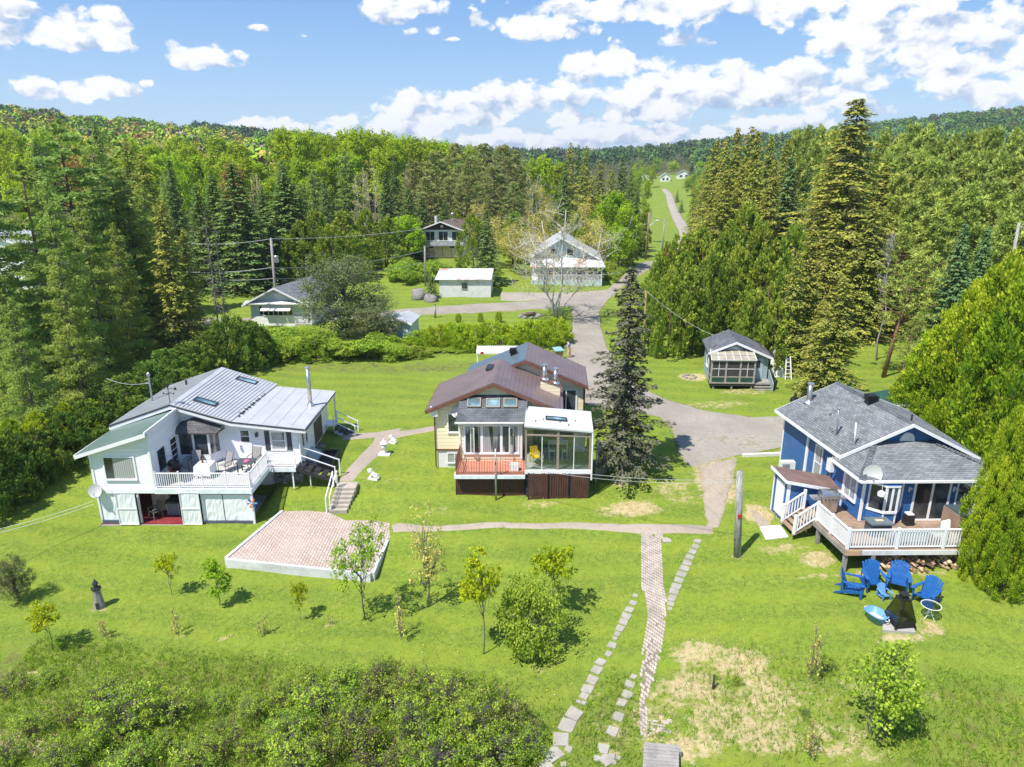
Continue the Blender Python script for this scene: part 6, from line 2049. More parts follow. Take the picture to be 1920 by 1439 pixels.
def plant_on(key,name,label,cat,group,u,vbase,vtop,wpx=None,rz=None,s=1.0):
	"""a plant whose foot is seen at (u, vbase)"""
	b=G(u,vbase)
	t=on_plane(u,vtop,b[1])
	h=(t[2]-b[2])*s
	r=None
	if wpx:
		d=b[1]*math.cos(PITCH)+(CAM_H-b[2])*math.sin(PITCH)
		r=wpx*d/F_PX/2
	return stand(key,name,label,cat,group,b[0],b[1],h,r,rz)
def grove(keys,name,label,group,rows,cat="tree",jitter=3,where=None):
	keys=keys if isinstance(keys,(list,tuple))else[keys]
	for i,q in enumerate(rows):
		plant(keys[i%len(keys)],name,label if where is None else label+" "+where(*q[:3]),cat,group,q[0],q[1],q[2],q[3]if len(q)>3 else None,jitter)
grove(["white_pine","white_pine_b"],"white_pine","tall dark green white pine with level boughs","white pines on the left",[(105,228,66,215),(35,300,60,190),(205,300,70,150),(-55,290,52,200)],where=lambda u,v,y:"highest on the left skyline" if v<240 else "nearest the dead spruces" if u>150 else "at the left picture edge")
grove("larch","larch_tree","feathery light green larch","larches on the left",[(170,262,78,120),(232,330,70,110),(82,345,54,130),(-25,440,50,110),(150,380,58,120),(105,470,50,110),(210,420,62,90),(262,345,74,80),(15,560,44,110)],where=lambda u,v,y:("tallest of the left conifer stand" if v<300 else "close to the street beside the dead spruces" if u>225 else "low in front at the left edge" if v>500 else "at the left edge before the white barn" if u<70 else "in the middle of the left conifer stand"))
grove("spruce_olive_b","spruce_tree","olive brown spruce standing between the larches on the left","olive spruces on the left",[(262,288,82,110),(300,372,68,105),(235,262,96,90),(340,430,70,80)])
grove("spruce_a","spruce_tree","dark spruce rising behind the tall conifers on the left","dark spruces behind the left conifers",[(178,228,112,75),(60,262,105,80),(315,300,112,70)])
plant("grey_spruce","dead_spruce","taller of two bare grey dead spruces beside the street on the left","tree",None,381,384,73,34)
plant("grey_spruce","dead_spruce","shorter of two bare grey dead spruces beside the street on the left","tree",None,398,396,74,28)
grove(["cedar_dark","cedar_dark_b"],"hedge_cedar","dense dark hedge cedar left of the white house","cedar hedge beside the white house",[(468,600,62,100),(428,590,60.5,110),(392,618,58.5,105),(352,640,56.5,110),(312,652,54,115),(272,676,51.5,115),(232,700,49,120),(195,728,46.8,115),(155,750,44.6,110),(112,770,42.6,120),(66,800,40.8,120),(18,815,39.2,130),(-30,800,38.2,150),(335,690,52,100),(250,740,47,110),(175,800,43.2,100),(-70,830,36.5,150)],"shrub",where=lambda u,v,y:"at the far end by the street" if u>400 else "behind its roof" if u>250 else "beside its green roof" if u>130 else "at the near left end")
grove(["cedar_bright"],"golden_cedar","yellow green cedar lighting up the near end of the left hedge","golden cedars in the left hedge",[(60,768,41.6,84),(118,752,43.4,76),(165,745,45.4,60),(12,782,40.0,80)],"shrub")
grove(["spruce_a","spruce_b"],"spruce_tree","big dark spruce at the field's edge","dark spruces beyond the street",[(432,306,97,150),(395,330,100,110),(532,325,106,150),(492,352,110,80),(468,380,104,80),(366,345,96,90),(505,420,101,70),(560,365,114,80)],where=lambda u,v,y:("tallest" if v<327 else "middle sized" if v<370 else "lowest")+(" left of transformer pole" if u<508 else " right of transformer pole")+(", farther left" if u<400 or 508<u<540 else ""))
grove(["cedar_a","cedar_b","cedar_c"],"cedar_tree","rounded olive green cedar in the row across the lawn from the grey house","cedars across the street lawn",[(592,392,105,84),(640,394,107,84),(560,412,103,70),(686,390,110,66),(724,404,109,60),(618,420,101,76),(660,430,103,70),(535,440,100,60)])
plant("maple_big","maple_tree","bright green round maple beside the brown gabled house","tree",None,762,402,113,66)
plant("cedar_a","cedar_tree","broad cedar on a bare trunk right of the brown gabled house","tree",None,886,400,101,76)
plant("spruce_a","spruce_tree","dark layered spruce with bare lower trunk between gabled house and farmhouse","tree",None,912,392,100,62)
plant("grey_spruce","dead_spruce","grey half bare spruce top behind the brown gabled house","tree",None,893,378,108,30)
grove(["aspen_a","aspen_b"],"aspen_tree","fresh yellow green aspen","aspens along the skyline",[(513,246,165,40),(528,235,160,46),(545,240,168,40),(563,240,158,44),(578,236,164,44),(602,246,162,38),(618,249,160,40),(640,239,166,44),(655,238,160,44),(676,236,166,46),(692,238,162,44),(720,242,168,46),(738,248,164,42),(756,250,170,42),(776,251,166,44),(796,256,172,40),(812,257,168,42),(832,260,174,42),(884,266,176,40),(560,292,140,44),(590,300,146,44),(610,292,150,40),(540,300,148,46),(575,330,136,36),(706,270,150,40),(735,275,152,40),(660,280,150,44),(630,285,152,40),(520,300,150,40),(440,262,165,50),(420,285,150,50),(400,250,180,46),(455,290,140,44),(372,285,140,56),(345,262,170,50),(480,300,150,40),(500,330,138,36),(300,285,150,50),(325,250,185,44),(275,300,140,46),(1002,292,150,40),(1018,288,155,38),(985,300,158,34),(1048,300,170,34),(1214,330,190,22)],where=lambda u,v,y:("on the skyline" if v<262 else "in the second row")+(" above the tall dead spruces" if u<470 else " above the big dark spruces" if u<600 else " above the street cedars" if u<700 else " above the bright maple" if u<780 else " behind the gabled house" if u<900 else " near the farmhouse" if u<1100 else " by the gravel road"))
grove("larch_pale","larch_tree","soft pale green larch in the wood behind the street cedars","pale larches in the wood",[(645,284,142,52),(585,318,132,50),(560,345,126,44),(610,345,128,40),(525,300,146,44),(310,320,120,60)])
grove("wood_birch","birch_tree","slim white stemmed birch with few leaves in the wood","white stemmed birches in the wood",[(690,305,128,46),(672,320,126,40),(1000,318,132,40),(760,310,150,34),(470,320,128,40),(160,300,92,50),(1128,420,116,40)])
grove(["spruce_a","spruce_b"],"spruce_tree","dark green spruce at the near edge of the middle wood","dark spruces in the middle wood",[(722,318,122,52),(738,300,132,44),(765,352,116,66),(790,365,120,60),(605,330,122,44),(645,372,118,56),(500,262,170,24),(484,290,160,24),(830,380,122,50),(590,372,118,46)])
grove(["red_pine_a","red_pine_b"],"red_pine","grey green red pine in the middle wood","red pines in the middle wood",[(775,300,132,76),(815,282,138,80),(852,268,142,80),(880,290,134,76),(908,268,144,80),(940,270,140,84),(962,280,146,72),(925,310,130,80),(870,330,126,70),(840,330,128,70),(980,310,138,60),(800,330,126,66),(960,340,126,70)],where=lambda u,v,y:("on the skyline" if v<285 else "below the skyline")+(" left of the gabled house" if u<800 else " above the gabled house" if u<885 else " left of the birch" if u<945 else " above the birch"))
grove(["spruce_olive_b","spruce_b"],"spruce_tree","pointed spruce left of the climbing gravel road","spruces left of the gravel road",[(1070,268,152,50),(1084,272,158,44),(1102,274,162,44),(1060,300,142,52),(1128,300,146,56),(1165,292,142,58),(1150,318,136,50),(1182,318,150,40),(1190,336,158,34),(1200,352,160,26),(1095,310,138,56),(1195,360,136,40),(1110,330,130,50)])
grove(["cedar_b","cedar_a"],"cedar_tree","dark cedar screening the left side of the gravel road","cedars left of the gravel road",[(1204,398,150,36),(1184,405,140,46),(1200,425,140,34),(1180,440,122,44),(1040,395,116,56),(1080,405,118,50),(1090,425,112,46),(820,400,128,46),(965,395,116,56),(850,395,124,44),(1000,400,120,50)])
grove("maple_yellow","maple_tree","bright yellow green maple behind the white farmhouse","yellow maples behind the farmhouse",[(1150,356,122,76),(1176,378,118,60),(1128,372,128,54),(1165,425,114,50)])
grove("tan_tree","budding_tree","thin tan tree in bud behind the white farmhouse","budding trees behind the farmhouse",[(930,400,112,60),(965,412,108,66),(1000,395,112,60),(1035,385,116,56),(1110,400,112,56),(1095,370,128,50),(1015,340,140,44),(900,372,122,46),(985,420,107,50),(1075,440,108,44)])
grove(["hill_tree","aspen_a","hill_tree","tan_tree","hill_tree","aspen_b","hill_tree","hill_tree","rust_tree"],"hillside_tree","budding broadleaf tree on the lower slope of the left hill","broadleaf trees low on the left hill",[(20,250,150,70),(75,238,175,60),(140,245,165,60),(200,262,150,60),(250,255,175,56),(285,268,160,50),(330,282,135,50),(385,300,130,46),(130,275,130,70),(30,285,125,70),(215,290,128,60),(455,275,190,40),(300,252,200,40),(360,265,190,40),(5,235,185,60),(110,225,200,50),(180,240,200,50),(425,300,128,44)])
grove(["spruce_olive","spruce_olive_b"],"spruce_tree","olive green spruce in the wood right of the gravel road","olive spruces right of the gravel road",[(1345,264,108,80),(1362,262,100,80),(1382,240,104,84),(1408,238,100,96),(1424,246,96,90),(1330,292,118,60),(1446,256,92,90),(1318,320,124,48),(1365,310,92,90),(1420,300,88,90),(1456,300,86,80),(1302,345,130,36),(1478,262,98,80),(1338,345,98,70),(1395,300,94,80)],where=lambda u,v,y:"with top on the skyline" if v<264 and u<1500 else "beside the road" if u<1335 else "below the skyline tops")
plant("spruce_olive","spruce_tree","broad olive spruce left of and lower than the giant one","tree",None,1562,292,84,150)
plant("spruce_olive","spruce_tree","broad olive spruce right of and lower than the giant one","tree",None,1662,310,84,150)
plant("spruce_olive","spruce_tree","giant olive spruce towering over the wood behind the blue house","tree",None,1612,186,78,240)
plant("spruce_olive_b","spruce_tree","olive spruce with drooping boughs close behind the blue house chimney","tree",None,1585,520,53,120)
grove(["spruce_olive_b"],"spruce_tree","ragged olive spruce between cabin and leaning pines","ragged spruces behind the cabin",[(1530,420,62,100),(1570,400,68,110),(1640,380,72,120),(1500,470,60,80),(1548,560,55,80)])
grove("fir","fir_tree","blue green fir with neat tiers in the right wood","blue green firs in the right wood",[(1482,296,90,112),(1518,318,96,80)])
grove("fir","fir_tree","dark green fir of a pair standing before the far right pines","pair of firs on the right",[(1812,420,58,112),(1852,424,60,100)])
grove(["green_pine_a","green_pine_b"],"pine_tree","bushy green plantation pine","plantation pines on the right",[(1496,240,118,60),(1518,235,122,62),(1542,234,120,62),(1566,240,118,60),(1660,240,120,66),(1690,250,116,66),(1714,228,114,72),(1747,230,112,72),(1770,252,110,66),(1793,250,108,70),(1828,244,108,74),(1854,240,106,72),(1872,236,104,74),(1912,240,104,78),(1940,250,100,80),(1530,262,104,66),(1556,270,100,66),(1668,280,98,72),(1700,285,96,74),(1732,278,96,76),(1762,290,94,76),(1808,285,92,80),(1840,290,92,80),(1880,285,90,84),(1915,290,88,86),(1500,285,96,64),(1690,322,82,90),(1740,335,80,90),(1785,330,80,90),(1830,340,78,90),(1880,335,78,96),(1925,345,74,100),(1715,375,74,90),(1762,380,72,90),(1900,395,68,100),(1945,400,66,100),(1550,320,88,70)],where=lambda u,v,y:("on the skyline" if v<256 else "in the row below the skyline" if v<300 else "in the lower front rows")+(" left of the giant spruce" if u<1620 else " between giant spruce and fir pair" if u<1800 else " above the fir pair" if u<1880 else " at the right edge"))
grove(["cedar_a","cedar_b","cedar_c"],"cedar_tree","olive green cedar","cedars around the cabin",[(1400,378,74,125),(1322,424,75,90),(1276,436,78,80),(1255,452,80,62),(1300,432,77,84),(1496,416,70,96),(1432,412,72,100),(1240,470,74,64),(1365,430,70,100),(1262,500,65,90),(1300,500,66,84),(1340,470,67,100),(1390,460,67,104),(1440,462,66,104),(1478,505,63,90),(1225,520,66,60),(1285,470,70,84),(1420,540,62,80),(1460,560,60,76),(1515,510,64,80)],where=lambda u,v,y:"with pointed top right above the cabin" if(u,v)==(1400,378)else("beside the pale lamp pole" if u<1270 else "left of the cabin roof" if u<1330 else "directly behind the cabin roof" if u<1450 else "right of the cabin by the ladder")+(", at the back" if v<455 else ", in front"))
plant_on("scots_pine","scots_pine","leaning pine with long bare trunk right behind the blue house","tree",None,1655,708,470,150,0.1)
plant_on("scots_pine","scots_pine","reddish trunked pine beside the leaning one behind the blue house","tree",None,1632,640,430,130,-.2)
plant_on("scots_pine","scots_pine","second leaning pine nearer the yellow green hedge","tree",None,1682,735,590,70,.3)
plant("dead_tree","dead_pine","broken reddish dead pine trunk above the leaning pines","tree",None,1684,435,64,60)
grove("cedar_bright","hedge_cedar","big yellow green cedar in the tall right hedge","yellow green cedar hedge on the right",[(1905,470,43.5,190),(1858,505,44.5,170),(1812,560,45.5,150),(1768,610,46.5,140),(1730,680,47,120),(1950,500,40,200),(1900,560,43,150),(1800,640,45.5,120)],"shrub",where=lambda u,v,y:"at its low left end" if u<1750 else "left of its middle" if u<1805 else "in its middle" if u<1870 else "at its highest right end")
grove("cedar_near","cedar_tree","near cedar beside the blue house's deck","near cedars by the deck",[(1915,765,29.0,125),(1965,745,28.4,150),(1888,850,28.4,90),(1925,900,27.6,110)],where=lambda u,v,y:"with the leftmost crown" if u<1900 else "tallest of them" if v<750 else "lowest of them" if v>880 else "in their middle")
grove("topiary","clipped_cedar","clipped bushy cedar in the hedge behind the cream house","clipped hedge behind the cream house",[(1040,594,70.5,74),(1000,598,70,76),(962,606,69.6,72),(926,600,69.4,70),(892,606,69.2,68),(858,602,69,70),(824,608,69,66),(792,618,68.8,60),(764,632,68.4,56),(1020,612,68.6,70),(940,622,67.6,66),(870,620,67.4,60)],"shrub")
grove(["bush_leafy","round_bush","cedar_c","bush_leafy"],"shrub","broad leafy shrub in the mixed hedge behind the white house","mixed hedge behind the back lawn",[(500,622,64.4,80),(545,630,64.2,84),(590,626,64.3,84),(640,634,64.2,80),(690,632,64.6,84),(735,640,65,80),(775,648,65.4,70),(505,612,66.5,70),(540,608,67,66),(575,606,67.4,66),(610,618,67.4,66),(660,640,67.2,60),(718,620,68,60),(745,650,67.4,50),(700,655,66.8,50),(560,650,65.8,60),(600,656,65.8,60),(640,660,65.8,50),(500,650,65.2,60),(820,655,67,44),(855,665,66.6,40)],"shrub")
plant("grey_apple","apple_tree","old grey twiggy apple tree standing in the mixed hedge","tree",None,640,472,73,165)
plant("grey_apple","apple_tree","lower right part grey twiggy apple tree by the hedge corner","tree",None,694,560,70.5,110)
plant_on("bare_birch","birch_tree","white many stemmed birch almost bare at the lane corner","tree",None,1042,600,372,215)
plant_on("thin_spruce","spruce_tree","thin grey spruce standing alone between cream house and driveway","tree",None,1166,888,500,150,1.0)
grove("bush_leafy","shrub","flowering green shrub on the bank by the tin roofed shed","shrubs on the bank by the shed",[(742,488,102,46),(772,482,103,50),(800,486,102,44),(828,488,101,44),(758,496,100,36)],"shrub")
plant("small_spruce","spruce_tree","small dark spruce at the left end of the tin roofed shed","tree",None,807,506,92,34)
grove("bush_leafy","shrub","green shrub beside the right end of the white farmhouse","shrubs beside the farmhouse",[(1150,488,108,26),(1160,500,104,26),(1140,498,107,22)],"shrub")
for lab,vb,vt,u,w in(("upper of the small spruces on the grass right of the gravel road",380,357,1269,12),("lower of the small spruces on the grass right of the gravel road",399,374,1277,15)):
	plant_on("small_spruce","young_spruce",lab,"tree","young spruces beside the gravel road",u,vb,vt,w)
grove("topiary","clipped_shrub","tiny clipped shrub on the strip of lawn by the street","clipped shrubs by the street",[(898,584,79,12),(933,583,79,14),(861,586,79,12)],"shrub")
grove(["hill_tree","spruce_b","maple_big","hill_tree"],"far_tree","distant tree among the houses at the end of the road","trees around the far houses",[(1197,300,400,30),(1188,298,420,20),(1236,297,520,24),(1226,306,440,14),(1262,300,520,22),(1298,306,430,30),(1312,302,440,26),(1330,300,430,26),(1300,326,380,28),(1345,310,420,30),(1322,325,360,32),(1190,320,360,26),(1215,312,500,26),(1340,330,330,30),(1312,345,300,26)])
LAWN_G="young trees planted on the front lawn"
for key,name,label,u,vb,vt,w in[("young_maple_b","young_maple","slender young maple nearest the corner of the brick patio's lawn, left one",322,1117,1030,44),("young_green","young_tree","young leafy tree with dense upright crown left of the patio wall",411,1137,1040,52),("young_maple","young_maple","leaning yellow green young maple at the far left of the lawn",97,1218,1122,62),("young_ash","young_ash","airy young ash in front of the patio's right corner",687,1163,972,110),("young_tan","young_tree","tall thin young tree with tan buds right of the patio",800,1140,940,86),("young_maple","young_maple","young maple with yellow crown and bare stem in the lawn's middle",906,1226,1028,88),("young_maple_b","young_maple","young maple with clustered yellow leaves behind the round bush",1037,1152,1012,84),("sapling","sapling","bushy tan sapling right of the lighthouse ornament",333,1190,1138,34),("sapling","sapling","small yellow sapling at the foot of the lighthouse ornament",197,1196,1156,34),("young_maple_b","sapling","thin yellow sapling in front of the patio wall",564,1162,1088,36),("sapling","sapling","tiny sapling beside the thin yellow one",618,1172,1144,12),("sapling","sapling","brownish sapling in the ash tree's shadow",752,1197,1116,44),("sapling","sapling","low two stemmed sapling left of the thin yellow one",494,1192,1150,30),("round_bush","shrub","broad round light green bush on the front lawn",1000,1218,1090,130),("grey_apple","shrub","grey leaved scrubby tree at the left edge of the lawn",36,1128,1038,66),("lilac","shrub","upright glossy green shrub in the dry grass on the right",1645,1378,1200,128),("sapling","sapling","staked yellow leaved sapling in front of the fire pit",1522,1276,1164,44),("bush","shrub","small dark bush at the staked sapling's foot",1548,1262,1222,40),("bush","shrub","little bright green bush in the dry grass patch",1380,1282,1262,24),("bush_b","shrub","little yellow bush low in the dry grass",1510,1342,1322,26),("sapling","sapling","knee high sapling below the little yellow bush",1518,1420,1350,46)]:
	plant_on(key,name,label,"sapling" if name=="sapling" else("shrub" if name=="shrub" else "young tree"),LAWN_G,u,vb,vt,w)
SH=[(235,1375,1.25),(150,1352,.8),(322,1352,.9),(200,1322,.9),(430,1410,.9),(545,1395,1.0),(606,1335,1.05),(668,1388,1.15),(716,1318,1.1),(778,1385,1.2),(838,1330,1.2),(888,1395,1.2),(790,1300,.9),(948,1362,1.1),(925,1432,1.1),(705,1440,1.1),(822,1445,1.2),(560,1452,1.0),(478,1345,.75),(640,1285,.75),(370,1445,.9),(120,1445,1.0),(250,1450,1.0),(994,1415,.8),(30,1300,.7),(715,1265,.6),(530,1330,.8),(280,1310,.7),(410,1330,.6),(580,1290,.6),(60,1380,.7),(20,1430,.8),(660,1330,.8),(860,1290,.6),(900,1320,.7),(180,1410,.7),(480,1420,.6),(310,1410,.6),(90,1285,.5),(760,1345,1.0),(630,1420,1.0),(995,1375,.6)]
for i,(u,v,s)in enumerate(SH):
	b=G(u,v)
	k=PR.choice(["bush","bush_b","bush","brush"])
	stand(k,"shrub",("twiggy thin leaved wild shrub" if k=="brush" else "round leafy wild shrub" if k=="bush" else "loose leafy wild shrub")+(" at the bottom picture edge," if v>1400 else " in the thicket's upper fringe," if v<1325 else " in the thicket's middle,")+(" far left" if u<160 else " below the left lawn" if u<400 else " below the patio" if u<680 else " below the young maples" if u<850 else " near the flagstones"),"shrub","wild shrubs along the bottom of the slope",b[0],b[1],PR.uniform(1.35,2.0)*s,PR.uniform(.9,1.2)*s)
def forest_mat():
	m,N,out=new_mat("far_woods")
	at=N.new('ShaderNodeAttribute',attribute_name="leafcol")
	di=N.new('ShaderNodeBsdfDiffuse')
	N.put(di.inputs[0],at.outputs['Color'])
	N.t.links.new(di.outputs[0],out.inputs[0])
	return m
FOREST=forest_mat()
def woods(name,label,pts,hs,cols,seed,per=44,conif=None):
	rg=np.random.RandomState(seed)
	n=len(pts)
	X,Y=pts[:,0],pts[:,1]
	Z=gz(X,Y)
	H=hs
	R=H*rg.uniform(.26,.36,n)
	cf=conif if conif is not None else np.zeros(n,bool)
	R=np.where(cf,H*.2,R)
	d=unit(rg.normal(size=(n,per,3)))
	d[...,2]=np.where(d[...,2]<-.35,-d[...,2],d[...,2])
	rr=rg.uniform(.72,1.05,(n,per,1))
	C=np.stack([X,Y,Z+H*.62],-1)[:,None]
	E=np.stack([R,R,H*.40],-1)[:,None]
	P=C+d*rr*E
	t=rg.rand(n,per)
	ang=rg.rand(n,per)*6.28
	cone=np.stack([np.cos(ang)*R[:,None]*(1-t),np.sin(ang)*R[:,None]*(1-t),H[:,None]*(.12+.9*t)],-1)+np.stack([X,Y,Z],-1)[:,None]
	P=np.where(cf[:,None,None],cone,P)
	nr=unit(d*.8+np.array([0,0,.35])+rg.normal(size=(n,per,3))*.3)
	al=rg.normal(size=(n,per,3))
	sz=(R*.34)[:,None]*rg.uniform(.6,1.3,(n,per))
	sz=np.where(cf[:,None],sz*.9,sz)
	lv=Leaves(seed)
	lv.add(P.reshape(-1,3),al.reshape(-1,3),nr.reshape(-1,3),sz.ravel()*1.25,sz.ravel(),.5)
	me=lv.mesh(name,FOREST)
	col=np.repeat(cols[:,None],per,1)*rg.uniform(.85,1.18,(n,per,1))
	col=np.concatenate([np.repeat(col.reshape(-1,3),4,0),np.ones((n*per*4,1))],1)
	at=me.attributes.new("leafcol",'FLOAT_COLOR','POINT')
	at.data.foreach_set('color',col.astype(np.float32).ravel())
	o=link(name,me)
	return tag(o,label,"woods",None,"stuff")
def palette(rg,n,ws):
	k=rg.choice(len(ws),size=n,p=np.array([w for w,_ in ws])/sum(w for w,_ in ws))
	return np.array([c for _,c in ws])[k]*rg.uniform(.8,1.25,(n,1))*1.55
rg=np.random.RandomState(77)
n=2600
yy=190+(rg.rand(n)**1.3)*420
xx=-yy*rg.uniform(.02,1.0,n)-10
ok=~((yy<235)&(xx>-20))
pts=np.stack([xx,yy],-1)[ok]
pts=pts[np.argsort(pts[:,1])]
n=len(pts)
PAL_L=[(4,(.16,.235,.022)),(4,(.215,.26,.03)),(3,(.12,.20,.022)),(2,(.27,.235,.055)),(.6,(.25,.17,.055)),(.25,(.24,.085,.05)),(.8,(.20,.18,.12)),(1.3,(.045,.085,.025)),(1.0,(.075,.15,.04))]
woods("hillside_wood","fresh green and russet spring wood covering the left hill",pts,rg.uniform(9,15,n),palette(rg,n,PAL_L),5,110)
n=1500
yy=560+rg.rand(n)*480
xx=rg.uniform(-.42,.34,n)*yy
pts=np.stack([xx,yy],-1)
pts=pts[~((np.abs(xx-.21*yy)<26)&(yy<570))]
n=len(pts)
PAL_F=[(5,(.040,.075,.028)),(3,(.055,.10,.035)),(2,(.085,.15,.04)),(1,(.11,.085,.06))]
woods("distant_wood","dark distant wood along the low ridge in the middle",pts,rg.uniform(11,17,n),palette(rg,n,PAL_F),6,90,rg.rand(n)<.45)
n=2300
yy=330+rg.rand(n)*620
xx=yy*rg.uniform(.24,.98,n)
pts=np.stack([xx,yy],-1)
keep=~((yy<520)&(xx<.27*yy))
pts=pts[keep]
n=len(pts)
PAL_R=[(4,(.06,.12,.03)),(4,(.085,.15,.032)),(2,(.045,.085,.03)),(1.5,(.12,.17,.04)),(1,(.12,.095,.06))]
woods("ridge_wood","green mixed wood on the far hill at the right",pts,rg.uniform(10,15,n),palette(rg,n,PAL_R),8,96,rg.rand(n)<.22)
def patio():
	z=.40
	W=lambda u,v:rp(u,v,(0,0,z),(0,0,1))
	P=[W(*q)for q in((532,959),(575,958),(616,961),(648,976),(700,976),(735,982),(737,1003),(724,1014),(696,1076),(426,1048))]
	me=MB().slab(P,(0,0,-.12))
	o=me.build("patio",PATIO_BRICK)
	tag(o,"terrace of pink and beige pavers laid in rows before the white house",None,None,"structure")
	R=thing("retaining_wall","low wall of whitewashed timbers holding up the brick patio","wall",(-10.5,31.6,-.1))
	def timber(p,q,z0,z1,off):
		p,q=np.array(p),np.array(q)
		d=q-p
		d[2]=0
		n_=unit(np.array([d[1],-d[0],0]))
		MB().slab([(p[0]+n_[0]*off,p[1]+n_[1]*off,z0),(q[0]+n_[0]*off,q[1]+n_[1]*off,z0),(q[0]+n_[0]*(off+.16),q[1]+n_[1]*(off+.16),z0),(p[0]+n_[0]*(off+.16),p[1]+n_[1]*(off+.16),z0)],(0,0,z1-z0)).build("timber",WOOD_TIMBER,R)
	FL,FR,TL,TR=P[9],P[8],P[0],P[7]
	for k,(z0,z1)in enumerate(((.28,.46),(.09,.27),(-.10,.08),(-.35,-.11))):
		s=(.55,.3,.62,.4)[k]
		m=FL+(FR-FL)*s
		e=unit(FR-FL)*.006
		timber(FL,m-e,z0,z1,0)
		timber(m+e,FR,z0,z1,0)
		timber(TL,FL,z0,z1,0)
		timber(FR,TR,z0,z1,0)
patio()
def garden_steps():
	H=thing("garden_steps","concrete garden steps with a white handrail leading up from the patio","steps",(-10.1,37.8,.4))
	n=6
	for k in range(n):
		y=37.25+k*.24
		MB().box(-10.72+.04*k,-9.62+.06*k,y,y+.9,.1,.52+k*.165).build("step",paint("tan_concrete",(.40,.35,.295),.85,.12,2,.2),H)
	a,b=np.array([-10.78,37.2,.4]),np.array([-10.62,38.55,1.42])
	for d in(0,.2):
		o=np.array([d,.1*(d>0),0])
		MB().beam(a+o+(0,0,.95),b+o+(0,0,.95),.05,.05).beam(a+o,a+o+(0,0,.98),.06,.06,(1,0,0)).beam(b+o,b+o+(0,0,.98),.06,.06,(1,0,0)).build("handrail",WHITE_CLEAN,H)
garden_steps()
def walkway():
	Lp=[(1200,1002),(1202,1060),(1203,1100),(1209,1130),(1215,1160),(1210,1190),(1204,1225),(1199,1290),(1196,1340),(1196,1372)]
	Rp=[(1242,1002),(1244,1060),(1244,1100),(1250,1128),(1251,1160),(1245,1205),(1236,1245),(1227,1275),(1212,1320),(1215,1372)]
	o=sheet("brick_walkway",Lp,Rp,60,5,paint("walkway_bed",(.20,.17,.12),.95,.2,3.0,.2,dirt=(.09,.13,.03),dirt_amt=.8),"straight walkway of pale pink bricks leading down to the shore",.02,.05,seed=3)
	A=np.array([G(*p)[:2]for p in Lp])
	B=np.array([G(*p)[:2]for p in Rp])
	ys=np.arange(A[-1,1]-.3,A[0,1],.112)
	rg=np.random.RandomState(4)
	mb=MB()
	fx=lambda P,y:np.interp(y,P[::-1,1],P[::-1,0])
	bw,bl=.105,.212
	y=A[-1,1]-.3
	for c in range(-40,40):
		y=A[-1,1]-.3+(bl/2 if c%2 else 0)
		while y<A[0,1]+.1:
			xa,xb=fx(A,y),fx(B,y)
			x=(xa+xb)/2+c*bw
			if xa-.02<x<xb-.06 and rg.rand()<(.985 if y>A[-4,1]else .72):
				z=float(gz(x+.05,y+.1))+.03+rg.uniform(0,.012)
				j1,j2=rg.uniform(-.004,.004,2)
				sl=rg.uniform(-.006,.006)
				mb.slab([(x+j1,y+j2,z+sl),(x+bw-.009+j1,y+j2,z),(x+bw-.009+j1,y+bl-.01+j2,z-sl),(x+j1,y+bl-.01+j2,z)],(0,0,-.05))
			y+=bl
	for k in range(26):
		p=G(1222+rg.uniform(-14,30),1362+rg.uniform(-10,18))
		mb.slab([(p[0],p[1],p[2]+.03),(p[0]+.2,p[1],p[2]+.03),(p[0]+.2,p[1]+.1,p[2]+.03),(p[0],p[1]+.1,p[2]+.03)],(0,0,-.05))
	b=mb.build("bricks",BRICK_LOOSE,o)
	b["kind"]="stuff"
walkway()
NOGRASS=[]
